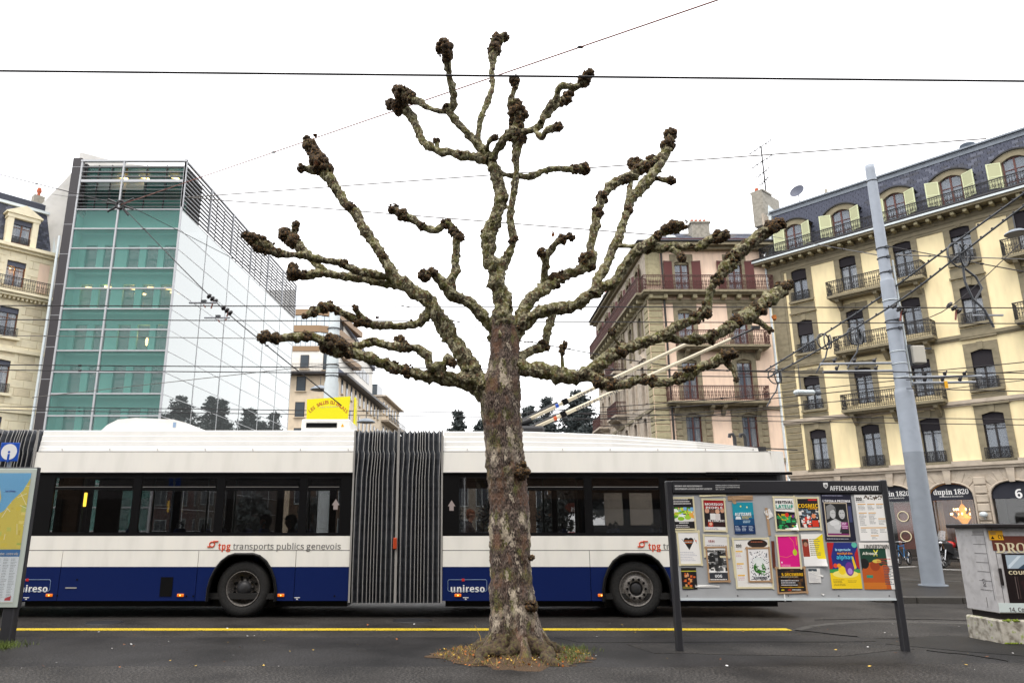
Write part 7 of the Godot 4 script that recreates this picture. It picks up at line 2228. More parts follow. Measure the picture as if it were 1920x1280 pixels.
# ---- printed matter: small pictures drawn into images ----
func draw(w: int, h: int, bg: Color, ops: Array) -> ImageTexture:
	var im := Image.create(w, h, false, Image.FORMAT_RGB8)
	im.fill(bg)
	for o in ops:
		match o[0]:
			"r":
				im.fill_rect(Rect2i(int(o[1] * w), int(o[2] * h), maxi(1, int(o[3] * w)), maxi(1, int(o[4] * h))), o[5])
			"c":
				var cx: float = o[1] * w
				var cy: float = o[2] * h
				var rx: float = o[3] * w
				var ry: float = o[4] * w
				for y in range(maxi(0, int(cy - ry)), mini(h, int(cy + ry) + 1)):
					for x in range(maxi(0, int(cx - rx)), mini(w, int(cx + rx) + 1)):
						if pow((x - cx) / rx, 2) + pow((y - cy) / ry, 2) <= 1.0:
							im.set_pixel(x, y, o[5])
			"p":
				var poly := PackedVector2Array()
				var lo := Vector2(1e9, 1e9)
				var hi := -lo
				for i in range(0, o[1].size(), 2):
					var q := Vector2(o[1][i] * w, o[1][i + 1] * h)
					poly.append(q)
					lo = lo.min(q)
					hi = hi.max(q)
				for y in range(maxi(0, int(lo.y)), mini(h, int(hi.y) + 1)):
					for x in range(maxi(0, int(lo.x)), mini(w, int(hi.x) + 1)):
						if Geometry2D.is_point_in_polygon(Vector2(x + 0.5, y + 0.5), poly):
							im.set_pixel(x, y, o[2])
			"t":   # rows of print too small to read: x, y, width, rows, pitch, colour
				for i in o[4]:
					var x := float(o[1]) * w
					var end: float = (o[1] + o[3] * rng.randf_range(0.6, 1.0)) * w
					var y := int((o[2] + i * o[5]) * h)
					while x < end:
						var l := rng.randf_range(2, 7)
						im.fill_rect(Rect2i(int(x), y, int(minf(l, end - x)) + 1, maxi(1, int(o[5] * h * 0.5))), o[6])
						x += l + 2
			"s":   # speckle of several inks inside a box
				for i in o[5]:
					var c: Color = o[6][rng.randi() % o[6].size()]
					var s := int(rng.randf_range(o[7] * 0.4, o[7]) * w) + 1
					im.fill_rect(Rect2i(int((o[1] + rng.randf() * o[3]) * w), int((o[2] + rng.randf() * o[4]) * h), s, maxi(1, int(s * rng.randf_range(0.4, 1.2)))), c)
			"l":
				var a := Vector2(o[1] * w, o[2] * h)
				var b := Vector2(o[3] * w, o[4] * h)
				var n := int(a.distance_to(b)) + 1
				for i in n + 1:
					var q := a.lerp(b, float(i) / n)
					im.fill_rect(Rect2i(int(q.x), int(q.y), o[5], o[5]), o[6])
	return ImageTexture.create_from_image(im)

func print_mat(t: Texture2D, rough := 0.55) -> StandardMaterial3D:
	var m := StandardMaterial3D.new()
	m.albedo_texture = t
	m.roughness = rough
	m.texture_filter = BaseMaterial3D.TEXTURE_FILTER_LINEAR
	return m

func paper_mesh(w: float, h: float, wave: float, curl := 0.0) -> MB:
	var m := MB.new()
	var nx := 6
	var ny := 8
	var ph := rng.randf() * 9
	for j in ny + 1:
		for i in nx + 1:
			var x := float(i) / nx
			var y := float(j) / ny
			var z := wave * (0.5 + 0.5 * sin(ph + x * 5.0 + y * 3.0) * sin(ph * 2 + y * 7.0))
			z += curl * pow(maxf(0.0, x - 0.6) * maxf(0.0, 0.45 - y) * 5.0, 1.5)
			m.v.append(Vector3((x - 0.5) * w, (y - 0.5) * h, z))
			m.n.append(Vector3(0, 0, 1))
			m.uv.append(Vector2(x, 1 - y))
	for j in ny:
		for i in nx:
			var a := j * (nx + 1) + i
			m.ix.append_array([a, a + nx + 2, a + 1, a, a + nx + 1, a + nx + 2])
	smooth_normals(m)
	return m

const BZ := -10.1
func poster(x0: float, y1: float, x1: float, y0: float, mat: Material, label: String, lift := 0.004, tilt := 0.0, tape: Material = null, curl := 0.0) -> MeshInstance3D:
	var w := x1 - x0
	var h := y1 - y0
	var o := single("poster", paper_mesh(w, h, 0.004, curl), mat, label, "poster", "posters on the notice board", Transform3D(Basis(Vector3(0, 0, 1), deg_to_rad(tilt)), Vector3((x0 + x1) / 2, (y0 + y1) / 2, BZ + lift)))
	if tape:
		var t := 0.022
		for q in [[0, h / 2, w + 0.03, t], [0, -h / 2, w + 0.02, t], [-w / 2, 0, t, h + 0.03], [w / 2, 0, t, h + 0.04]]:
			part("tape", MB.new().box(Vector3(q[0] + rng.randfn() * 0.004, q[1], 0.0055 if q[2] > q[3] else 0.0068), Vector3(q[2], q[3], 0.0008), Transform3D(Basis(Vector3(0, 0, 1), rng.randfn() * 0.012), Vector3())), tape, o)
	return o

func hexc(s: String) -> Color:
	return Color.html(s)

func ink(s: String) -> StandardMaterial3D:
	var m := StandardMaterial3D.new()
	m.albedo_color = Color.html(s)
	m.roughness = 0.6
	return m

func build_board() -> void:
	var b := thing("notice_board", "free-standing grey notice board with black frame, covered in posters", "notice board", Vector3(4.21, 0, BZ))
	for s in [[2.77, 2.155], [5.68, 2.17]]:
		part("post", MB.new().bbox(Vector3(s[0] - 4.21, s[1] / 2 - 0.04, -0.03), Vector3(0.085, s[1] + 0.08, 0.1), 0.012), M.board_frame, b)
	part("header", MB.new().bbox(Vector3(0.015, 2.075, -0.025), Vector3(2.82, 0.165, 0.095), 0.008), M.board_frame, b)
	part("panel", MB.new().box(Vector3(0.015, 1.315, -0.03), Vector3(2.82, 1.37, 0.055)), M.board_grey, b)
	part("bottom_rail", MB.new().box(Vector3(0.015, 0.635, -0.022), Vector3(2.82, 0.025, 0.06)), M.zinc_pale, b)
	part("shadow_gap", MB.new().box(Vector3(0.015, 1.985, 0.002), Vector3(2.82, 0.014, 0.02)), M.black, b)
	letters(b, "AFFICHAGE GRATUIT", bold, 0.062, M.white_ink, at(1.055, 2.055, 0.024), 0.66)
	letters(b, "RESERVE AUX ASSOCIATIONS ET", bold, 0.02, M.white_ink, at(-1.37, 2.085, 0.024), 0.37, false)
	letters(b, "GROUPEMENTS LOCAUX SANS BUT LUCRATIF", bold, 0.02, M.white_ink, at(-1.37, 2.048, 0.024), 0.5, false)
	for k in 3:
		letters(b, ["LA MARGELLE RESERVE A CERTAINES AFFICHES EST", "MISE GRATUITEMENT A DISPOSITION PAR LA VILLE", "ART. 24 LPR"][k], sans, 0.014, M.white_ink, at(-0.82, 2.094 - k * 0.026, 0.024), [0.33, 0.33, 0.12][k], false)
	# city arms, half worn off
	part("emblem", MB.new().ext(PackedVector2Array([Vector2(0.64, 2.13), Vector2(0.7, 2.13), Vector2(0.7, 2.08), Vector2(0.67, 2.05), Vector2(0.64, 2.08)]), 0.023, 0.026), M.white_ink, b)
	part("emblem_charge", MB.new().ring(Vector3(0.672, 2.09, 0.028), 0.014, 0.004, Basis(), 12, 4), M.board_frame, b)
	for i in 5:
		part("screw", MB.new().rod(Vector3(-1.3 + i * 0.66, 0.68, -0.003), Vector3(-1.3 + i * 0.66, 0.68, 0.003), 0.008, 8), M.dark_steel, b)

	var K := Color.BLACK
	var Wc := hexc("f2f0ec")
	# left to right, top row
	var p := poster(2.80, 1.93, 3.08, 1.52, print_mat(draw(128, 184, hexc("161216"), [["t", 0.05, 0.03, 0.9, 3, 0.07, Wc], ["s", 0.0, 0.3, 1.0, 0.36, 90, [hexc("9fd01e"), hexc("c9e84a"), hexc("7fb7e6"), hexc("f3b14a"), hexc("f4f6f0"), hexc("58a11c")], 0.2], ["c", 0.5, 0.7, 0.5, 0.14, hexc("e8e6e0")], ["c", 0.35, 0.66, 0.16, 0.09, hexc("8cc41e")], ["c", 0.68, 0.63, 0.15, 0.09, hexc("a9d63a")], ["r", 0, 0.76, 1, 0.24, hexc("141114")], ["t", 0.25, 0.78, 0.5, 1, 0.07, Wc], ["t", 0.08, 0.86, 0.85, 2, 0.055, hexc("d8d4d0")]])), "black poster with green fruit picture, top left corner of the board", 0.004, 0.6, M.tape_cream)
	p = poster(3.20, 1.91, 3.50, 1.50, print_mat(draw(128, 176, hexc("a31018"), [["r", 0, 0.3, 1, 0.6, hexc("2a0a0c")], ["c", 0.18, 0.36, 0.1, 0.12, hexc("d9a184")], ["r", 0.05, 0.44, 0.26, 0.2, hexc("151014")], ["c", 0.42, 0.38, 0.1, 0.11, hexc("6b4030")], ["r", 0.31, 0.45, 0.24, 0.2, hexc("e8e4e0")], ["c", 0.64, 0.38, 0.1, 0.11, hexc("e2b090")], ["r", 0.54, 0.46, 0.22, 0.2, hexc("d8d0cc")], ["c", 0.86, 0.35, 0.09, 0.11, hexc("d8a080")], ["r", 0.76, 0.43, 0.24, 0.22, hexc("19141a")], ["r", 0.2, 0.72, 0.22, 0.17, hexc("c53a20")], ["c", 0.31, 0.78, 0.07, 0.07, hexc("e8b79a")], ["r", 0, 0.88, 1, 0.12, hexc("f0eeea")], ["t", 0.05, 0.9, 0.9, 2, 0.045, hexc("5a5a78")]])), "red concert poster with four people, second in the top row", 0.004, -1.0, M.tape_cream)
	letters(p, "MORISOD", bold, 0.03, ink("f4f2ee"), at(0, 0.14, 0.006), 0.24)
	letters(p, "PEOPLE", bold, 0.03, ink("f4f2ee"), at(0, 0.095, 0.006), 0.22)
	letters(p, "IN CONCERT", bold, 0.026, ink("f4f2ee"), at(0.02, -0.075, 0.006), 0.22)
	p = poster(3.60, 1.87, 3.88, 1.46, print_mat(draw(128, 184, hexc("0f93a8"), [["r", 0, 0.5, 1, 0.5, hexc("0a4a78")], ["r", 0, 0.4, 1, 0.12, hexc("0b6f92")], ["r", 0, 0.72, 1, 0.28, hexc("0b2d5c")], ["p", [0.14, 0.44, 0.34, 0.44, 0.38, 0.54, 0.1, 0.54], hexc("e8eef0")], ["r", 0.23, 0.54, 0.03, 0.2, hexc("093a60")], ["t", 0.42, 0.45, 0.5, 2, 0.055, hexc("f0c860")], ["t", 0.45, 0.58, 0.48, 2, 0.05, hexc("d8ecf0")], ["t", 0.06, 0.75, 0.25, 4, 0.045, hexc("c8d4e4")], ["t", 0.38, 0.75, 0.25, 4, 0.045, hexc("c8d4e4")], ["t", 0.7, 0.75, 0.25, 4, 0.045, hexc("c8d4e4")], ["c", 0.4, 0.12, 0.04, 0.04, hexc("f4e070")], ["c", 0.7, 0.15, 0.04, 0.04, hexc("f4e8b0")]])), "turquoise poster with a lamp drawing, third in the top row", 0.004, 0.5)
	letters(p, "AUTISME", bold, 0.042, ink("f6f8f8"), at(-0.005, 0.05, 0.006), 0.22)
	p = poster(4.16, 1.94, 4.44, 1.51, print_mat(draw(128, 190, hexc("f4f2ee"), [["p", [0.03, 0.42, 0.97, 0.46, 0.97, 0.82, 0.8, 0.93, 0.05, 0.97], hexc("0d0d10")], ["s", 0.06, 0.5, 0.8, 0.4, 34, [hexc("1f8a4a"), hexc("27b060"), hexc("154a2a"), hexc("d8b020")], 0.22], ["c", 0.58, 0.54, 0.09, 0.1, hexc("e02818")], ["c", 0.86, 0.58, 0.07, 0.07, hexc("6a2a80")], ["l", 0.15, 0.5, 0.28, 0.62, 3, hexc("e8b020")], ["t", 0.12, 0.36, 0.76, 1, 0.05, hexc("404040")]])), "white festival poster with green band picture, fourth in the top row", 0.004, 0.0, M.tape_cream, 0.06)
	letters(p, "FESTIVAL", bold, 0.034, ink("181818"), at(0, 0.15, 0.006), 0.23)
	letters(p, "LATEUF", bold, 0.044, ink("14a086"), at(0, 0.092, 0.006), 0.23)
	p = poster(4.47, 1.93, 4.76, 1.52, print_mat(draw(128, 180, hexc("1c1418"), [["r", 0, 0, 1, 0.03, hexc("c02030")], ["s", 0.02, 0.32, 0.96, 0.4, 60, [hexc("e8e4e0"), hexc("8aa0b0"), hexc("404850"), hexc("d8d8dc"), hexc("242a30")], 0.2], ["s", 0.15, 0.6, 0.35, 0.3, 30, [hexc("d83018"), hexc("f0e8e0"), hexc("e04020")], 0.14], ["r", 0.62, 0.72, 0.3, 0.2, hexc("d83418")], ["c", 0.72, 0.58, 0.1, 0.1, hexc("e89060")], ["r", 0, 0.94, 1, 0.06, hexc("c8c4c0")], ["r", 0.55, 0.04, 0.42, 0.05, hexc("d82020")]])), "comic-style poster with yellow title, fifth in the top row", 0.004, 0.4, M.tape_cream)
	letters(p, "COSMIC", bold, 0.05, ink("f4c010"), at(0, 0.1, 0.006), 0.27)
	letters(p, "Circus", bold, 0.026, ink("f4b010"), at(0.06, 0.068, 0.006), 0.12)
	p = poster(4.80, 1.975, 5.21, 1.37, print_mat(draw(160, 236, hexc("14152c"), [["r", 0.86, 0.25, 0.1, 0.35, hexc("3a4068")], ["r", 0.08, 0.17, 0.76, 0.74, hexc("c8b8a0")], ["r", 0.11, 0.2, 0.7, 0.68, hexc("1a1a1c")], ["c", 0.29, 0.35, 0.16, 0.2, hexc("6a6a6a")], ["c", 0.33, 0.42, 0.095, 0.15, hexc("c4c4c4")], ["p", [0.14, 0.26, 0.3, 0.2, 0.44, 0.28, 0.36, 0.33, 0.26, 0.36, 0.22, 0.52, 0.13, 0.54], hexc("848484")], ["c", 0.62, 0.34, 0.15, 0.18, hexc("161616")], ["c", 0.63, 0.42, 0.1, 0.16, hexc("bdbdbd")], ["p", [0.48, 0.3, 0.6, 0.22, 0.76, 0.26, 0.78, 0.36, 0.7, 0.33, 0.54, 0.34, 0.52, 0.42], hexc("141414")], ["r", 0.57, 0.4, 0.05, 0.012, hexc("303030")], ["r", 0.66, 0.4, 0.05, 0.012, hexc("303030")], ["r", 0.6, 0.49, 0.07, 0.012, hexc("505050")], ["r", 0.3, 0.41, 0.04, 0.012, hexc("404040")], ["r", 0.37, 0.41, 0.03, 0.012, hexc("404040")], ["p", [0.11, 0.62, 0.4, 0.52, 0.62, 0.6, 0.55, 0.84, 0.11, 0.84], hexc("bcbcbc")], ["c", 0.36, 0.62, 0.16, 0.09, hexc("dadada")], ["c", 0.46, 0.7, 0.13, 0.08, hexc("d0d0d0")], ["p", [0.62, 0.58, 0.81, 0.54, 0.81, 0.8, 0.5, 0.82], hexc("2a2a2c")], ["r", 0.58, 0.6, 0.22, 0.15, hexc("8a2070")], ["t", 0.6, 0.61, 0.2, 4, 0.034, hexc("f0d8ec")], ["r", 0.11, 0.84, 0.7, 0.04, hexc("7a1a60")], ["t", 0.06, 0.95, 0.88, 1, 0.03, hexc("d8d8e0")], ["t", 0.05, 0.02, 0.9, 1, 0.04, hexc("a8a8c0")]])), "dark blue opera poster with a black-and-white couple", 0.005, -0.6)
	letters(p, "L'OPERA A PRESINGE", bold, 0.03, ink("f4f2f4"), at(0, 0.215, 0.007), 0.37)
	p = poster(5.26, 1.975, 5.66, 1.37, print_mat(draw(160, 236, hexc("eceae6"), [["s", 0.3, 0.01, 0.66, 0.09, 40, [hexc("3a2c20"), hexc("5a4630"), hexc("2a2220")], 0.05], ["t", 0.04, 0.13, 0.3, 2, 0.03, hexc("909090")], ["r", 0.08, 0.2, 0.27, 0.025, hexc("d8a860")], ["r", 0.4, 0.2, 0.25, 0.025, hexc("d8a860")], ["r", 0.7, 0.2, 0.24, 0.025, hexc("d8a860")], ["t", 0.08, 0.24, 0.24, 4, 0.028, hexc("8a8a8a")], ["t", 0.4, 0.24, 0.24, 4, 0.028, hexc("8a8a8a")], ["t", 0.7, 0.24, 0.24, 3, 0.028, hexc("8a8a8a")], ["r", 0.08, 0.39, 0.27, 0.025, hexc("d8a860")], ["r", 0.4, 0.39, 0.25, 0.025, hexc("d8a860")], ["t", 0.08, 0.43, 0.24, 9, 0.028, hexc("8a8a8a")], ["t", 0.4, 0.43, 0.24, 8, 0.028, hexc("8a8a8a")], ["r", 0.7, 0.52, 0.24, 0.025, hexc("d8a860")], ["t", 0.7, 0.56, 0.24, 4, 0.028, hexc("8a8a8a")], ["r", 0.08, 0.71, 0.86, 0.025, hexc("d8a860")], ["t", 0.08, 0.75, 0.24, 3, 0.028, hexc("8a8a8a")], ["t", 0.4, 0.75, 0.24, 4, 0.028, hexc("8a8a8a")], ["t", 0.7, 0.75, 0.24, 3, 0.028, hexc("8a8a8a")], ["r", 0.38, 0.88, 0.26, 0.025, hexc("d8a860")], ["t", 0.4, 0.92, 0.18, 2, 0.028, hexc("8a8a8a")]])), "white programme sheet with orange bars, top right corner of the board", 0.004, 0.4)
	letters(p, "ZOO", bold, 0.04, ink("1c1c1c"), at(-0.145, 0.245, 0.006), 0.08)
	# second row
	p = poster(2.83, 1.49, 3.13, 1.07, print_mat(draw(128, 180, hexc("f0eeea"), [["c", 0.4, 0.27, 0.12, 0.12, hexc("141210")], ["c", 0.6, 0.27, 0.12, 0.12, hexc("141210")], ["p", [0.28, 0.3, 0.72, 0.3, 0.5, 0.56], hexc("141210")], ["r", 0.32, 0.27, 0.36, 0.025, hexc("d86a20")], ["r", 0.34, 0.35, 0.32, 0.02, hexc("d86a20")], ["t", 0.32, 0.31, 0.36, 1, 0.05, hexc("f0e8e0")], ["l", 0.2, 0.22, 0.3, 0.32, 2, hexc("606060")], ["l", 0.75, 0.2, 0.85, 0.35, 2, hexc("606060")], ["c", 0.82, 0.28, 0.04, 0.03, hexc("e87040")], ["t", 0.08, 0.62, 0.84, 6, 0.05, hexc("b8b8c0")]])), "white sheet with a black heart, left end of the second row", 0.005, 0.6, M.tape_cream)
	p = poster(2.85, 1.03, 3.05, 0.76, print_mat(draw(96, 128, hexc("120d0c"), [["r", 0, 0.14, 1, 0.05, hexc("b8b030")], ["s", 0.05, 0.22, 0.9, 0.6, 40, [hexc("d86020"), hexc("7a2010"), hexc("2a1610"), hexc("e0a060"), hexc("180c0a")], 0.18], ["c", 0.42, 0.34, 0.08, 0.1, hexc("d09070")], ["t", 0.05, 0.88, 0.7, 2, 0.05, hexc("c8b840")]])), "smallest poster, black and orange, bottom left of the board", 0.004, 0.3)
	p = poster(3.18, 1.44, 3.50, 1.17, print_mat(draw(96, 90, hexc("e6e4e2"), [["t", 0.12, 0.45, 0.8, 2, 0.12, hexc("a8a8ac")]])), "white sheet with red numbers, half covered by the reggae poster", 0.003, -1.0, M.tape_cream)
	letters(p, "17:11", bold, 0.03, ink("a03038"), at(-0.06, 0.06, 0.006), 0.08)
	p = poster(3.20, 1.29, 3.47, 0.86, print_mat(draw(128, 200, hexc("e8e6e2"), [["s", 0.02, 0.14, 0.96, 0.5, 130, [hexc("101010"), hexc("2c2c2c"), hexc("8c8c8c"), hexc("505050"), hexc("181818")], 0.2], ["r", 0.55, 0.12, 0.18, 0.4, hexc("1a1a1a")], ["r", 0, 0.74, 1, 0.26, hexc("33353c")], ["t", 0.05, 0.93, 0.9, 1, 0.06, Wc]])), "black-and-white reggae poster in a brown tape frame", 0.008, 0.3, M.tape_brown)
	letters(p, "REGGAE DANCEHALL", bold, 0.026, ink("141414"), at(0, 0.168, 0.006), 0.25)
	letters(p, "UOG", bold, 0.036, ink("f4f4f4"), at(0, -0.15, 0.006), 0.09)
	letters(p, "SAMEDI 19 NOVEMBRE", bold, 0.02, ink("f4f4f4"), at(0, -0.098, 0.006), 0.25)
	p = poster(3.57, 1.40, 4.04, 0.78, print_mat(draw(128, 170, hexc("e9e6e0"), [["r", 0.05, 0.25, 0.2, 0.03, hexc("e8b850")], ["t", 0.05, 0.3, 0.2, 3, 0.03, hexc("c8a0a8")], ["r", 0.05, 0.5, 0.2, 0.03, hexc("e8b850")], ["t", 0.05, 0.54, 0.2, 3, 0.03, hexc("c8a0a8")], ["r", 0.05, 0.74, 0.2, 0.03, hexc("e8b850")], ["t", 0.05, 0.78, 0.2, 3, 0.03, hexc("c8a0a8")], ["c", 0.68, 0.1, 0.28, 0.12, hexc("2a1c16")], ["t", 0.5, 0.06, 0.36, 1, 0.04, hexc("b86040")]])), "large white sheet mostly covered by the green-and-black drawing", 0.003, 0.3, M.tape_cream)
	letters(p, "ZOO", bold, 0.036, ink("2a2a2a"), at(-0.165, 0.22, 0.006), 0.07)
	p = poster(3.74, 1.28, 4.03, 0.86, print_mat(draw(160, 224, hexc("eceae8"), [["s", 0.08, 0.1, 0.84, 0.86, 420, [hexc("1c2230"), hexc("2a3040"), hexc("f0f0f0"), hexc("d8dce0")], 0.05], ["c", 0.5, 0.42, 0.26, 0.2, hexc("dfe4e0")], ["c", 0.5, 0.6, 0.27, 0.24, hexc("2c6a1c")], ["c", 0.5, 0.52, 0.15, 0.2, hexc("e4e8e4")], ["s", 0.28, 0.5, 0.46, 0.3, 60, [hexc("1c2a18"), hexc("3a8a24"), hexc("e8ece8")], 0.06], ["r", 0.2, 0.84, 0.56, 0.07, hexc("e8eaea")]])), "black-and-green patterned drawing in a brown tape frame", 0.008, 0.0, M.tape_brown)
	letters(p, "CUISINE", bold, 0.03, ink("22283a"), at(0, -0.165, 0.006), 0.17)
	p = poster(4.15, 1.44, 4.43, 1.03, print_mat(draw(128, 184, hexc("dc0a82"), [["r", 0, 0, 1, 0.02, hexc("f0e8ec")], ["c", 0.8, 0.52, 0.1, 0.14, hexc("b8cc20")], ["p", [0.74, 0.5, 0.8, 0.38, 0.86, 0.5], hexc("b8cc20")], ["l", 0.55, 0.0, 0.78, 0.2, 2, hexc("f08a50")], ["l", 0.78, 0.2, 0.8, 0.42, 2, hexc("f08a50")], ["l", 0.05, 0.64, 0.4, 0.68, 2, hexc("f08a50")], ["l", 0.4, 0.68, 0.66, 0.6, 2, hexc("f08a50")], ["t", 0.12, 0.91, 0.5, 2, 0.035, hexc("f4b0d0")], ["r", 0.12, 0.82, 0.06, 0.05, hexc("f8e8f0")], ["r", 0.9, 0.05, 0.05, 0.25, hexc("f0705a")]])), "bright magenta poster with a lime-green pendant", 0.007, -0.8, M.tape_cream)
	p = poster(4.48, 1.46, 4.77, 1.05, print_mat(draw(128, 180, hexc("f0eee8"), [["p", [0.55, 0.2, 1, 0.0, 1, 0.92, 0.62, 0.75], hexc("f0d810")], ["r", 0.02, 0.16, 0.3, 0.55, hexc("9a3020")], ["c", 0.16, 0.26, 0.13, 0.14, hexc("4a3428")], ["c", 0.17, 0.32, 0.09, 0.1, hexc("b88068")], ["t", 0.36, 0.16, 0.55, 9, 0.06, hexc("8a8660")], ["r", 0, 0.78, 1, 0.22, hexc("f0eeec")]])), "white and yellow poster with a person in red, centre of the board", 0.005, 0.8, null, 0.05)
	p = poster(4.10, 1.03, 4.48, 0.72, print_mat(draw(160, 130, hexc("171110"), [["s", 0, 0, 1, 1, 90, [hexc("2a1812"), hexc("3a2010"), hexc("0c0808"), hexc("5a3a18")], 0.12], ["t", 0.15, 0.36, 0.7, 1, 0.07, hexc("d8c8a0")], ["t", 0.14, 0.5, 0.7, 3, 0.09, hexc("d0d0d4")], ["r", 0.1, 0.78, 0.8, 0.03, hexc("d8a818")], ["r", 0.12, 0.87, 0.1, 0.06, hexc("c8b820")], ["r", 0.35, 0.87, 0.1, 0.06, hexc("b02820")], ["t", 0.5, 0.87, 0.4, 1, 0.08, hexc("d8d8d8")]])), "dark poster with yellow heading under the magenta one", 0.004, 0.2, M.tape_brown)
	letters(p, "5 DECEMBRE", bold, 0.036, ink("f0b810"), at(0.02, 0.07, 0.006), 0.28)
	p = poster(4.81, 1.35, 5.21, 0.765, print_mat(draw(160, 236, hexc("1c2c7c"), [["p", [0, 0, 0.24, 0, 0.1, 0.3, 0.12, 0.55, 0, 0.6], hexc("b8181c")], ["p", [1, 0.1, 0.88, 0.25, 0.9, 0.5, 1, 0.6], hexc("b8181c")], ["c", 0.9, 0.05, 0.09, 0.09, hexc("58b8a0")], ["r", 0, 0.58, 1, 0.08, hexc("3a9a48")], ["r", 0, 0.66, 1, 0.34, hexc("f4d016")], ["c", 0.5, 0.68, 0.42, 0.12, hexc("f6e478")], ["c", 0.4, 0.6, 0.12, 0.14, hexc("f4d420")], ["c", 0.65, 0.57, 0.14, 0.22, hexc("6a2c8c")], ["c", 0.66, 0.62, 0.08, 0.1, hexc("b088d0")], ["c", 0.2, 0.5, 0.07, 0.07, hexc("e84a28")], ["c", 0.32, 0.5, 0.07, 0.07, hexc("f0a020")], ["p", [0.75, 0.3, 0.82, 0.3, 0.9, 0.55, 0.82, 0.58], hexc("f4c820")], ["t", 0.08, 0.8, 0.4, 5, 0.03, hexc("80680c")], ["t", 0.55, 0.82, 0.38, 2, 0.03, hexc("a08818")]])), "blue and yellow children's musical poster, bottom row of the board", 0.005, 0.0)
	letters(p, "le spectacle", bold, 0.03, ink("a8dcf4"), at(0, 0.2, 0.007), 0.2)
	letters(p, "musical des", bold, 0.028, ink("f49a30"), at(0.02, 0.155, 0.007), 0.2)
	letters(p, "alphas", bold, 0.05, ink("4ac0e0"), at(0.01, 0.105, 0.007), 0.21)
	p = poster(5.235, 1.35, 5.655, 0.76, print_mat(draw(160, 236, hexc("eeeae4"), [["r", 0, 0.13, 0.82, 0.87, hexc("15402f")], ["p", [0, 0.6, 0.12, 0.45, 0.35, 0.42, 0.6, 0.5, 0.8, 0.6, 0.85, 1, 0, 1], hexc("b85418")], ["c", 0.42, 0.5, 0.15, 0.16, hexc("9a3c14")], ["c", 0.5, 0.4, 0.14, 0.06, hexc("d8c050")], ["c", 0.72, 0.58, 0.14, 0.16, hexc("c0561c")], ["c", 0.1, 0.45, 0.14, 0.16, hexc("10100e")], ["r", 0.12, 0.7, 0.2, 0.06, hexc("2a8a70")], ["r", 0, 0.86, 0.7, 0.14, hexc("c8701c")], ["t", 0.5, 0.35, 0.45, 3, 0.04, hexc("c03020")], ["t", 0.68, 0.5, 0.3, 12, 0.035, hexc("30485a")], ["r", 0.86, 0.13, 0.14, 0.18, hexc("d8d4d0")], ["l", 0.42, 0.28, 0.56, 0.16, 4, hexc("e8e030")], ["l", 0.44, 0.16, 0.52, 0.28, 4, hexc("e8e030")]])), "poster of two children's faces on orange, bottom right of the board", 0.004, 0.0)
	letters(p, "UNDERTOWN", sans, 0.05, ink("1a1a1a"), at(0.02, 0.24, 0.006), 0.32)
	letters(p, "AfrouX", bold, 0.034, ink("e8e8d8"), at(-0.08, 0.155, 0.006), 0.2)
	p = poster(4.52, 1.02, 4.68, 0.84, print_mat(draw(96, 110, hexc("dcdad6"), [["r", 0.05, 0.02, 0.7, 0.18, hexc("3a4650")], ["t", 0.1, 0.3, 0.8, 7, 0.09, hexc("b0b0b4")]])), "torn small white notice under the yellow and white poster", 0.004, -0.5)
	# leftovers of torn posters and tape on the bare grey
	for q in [[3.72, 1.93, 0.34, 0.06, M.tape_brown, "strip of brown torn paper under the header", 1.5], [3.63, 1.9, 0.05, 0.1, M.tape_brown, "brown tape scrap at the top of the turquoise poster", 5.0], [4.08, 1.72, 0.09, 0.11, M.paper, "curled white scrap of a torn poster", 25.0], [4.06, 1.62, 0.035, 0.36, M.tape_brown, "ragged brown edge of a torn poster", 2.0], [4.09, 1.2, 0.04, 0.34, M.sign_brown, "dark ragged edge of a torn poster beside the magenta one", -2.0], [3.35, 1.96, 0.36, 0.025, M.tape_cream, "cream tape strip left under the header", 0.8], [3.55, 1.1, 0.02, 0.4, M.tape_cream, "upright cream tape strip beside the reggae poster", 2.0], [3.18, 0.8, 0.32, 0.03, M.paper, "white tape strip low on the board", -1.0], [4.64, 0.95, 0.16, 0.03, M.paper, "loose white paper tongue near the small notice", -24.0], [4.68, 0.7, 0.04, 0.02, M.paper, "tiny white scrap at the bottom of the board", -30.0], [4.18, 0.66, 0.018, 0.09, M.paper, "white tape end hanging over the lower edge", 3.0], [2.79, 1.3, 0.03, 0.3, M.tape_cream, "cream tape strip by the left post", -3.0]]:
		single("paper_scrap", paper_mesh(q[2], q[3], 0.006), q[4], q[5], "paper scrap", "torn remains on the notice board", Transform3D(Basis(Vector3(0, 0, 1), deg_to_rad(q[6])), Vector3(q[0], q[1], BZ + 0.003)))

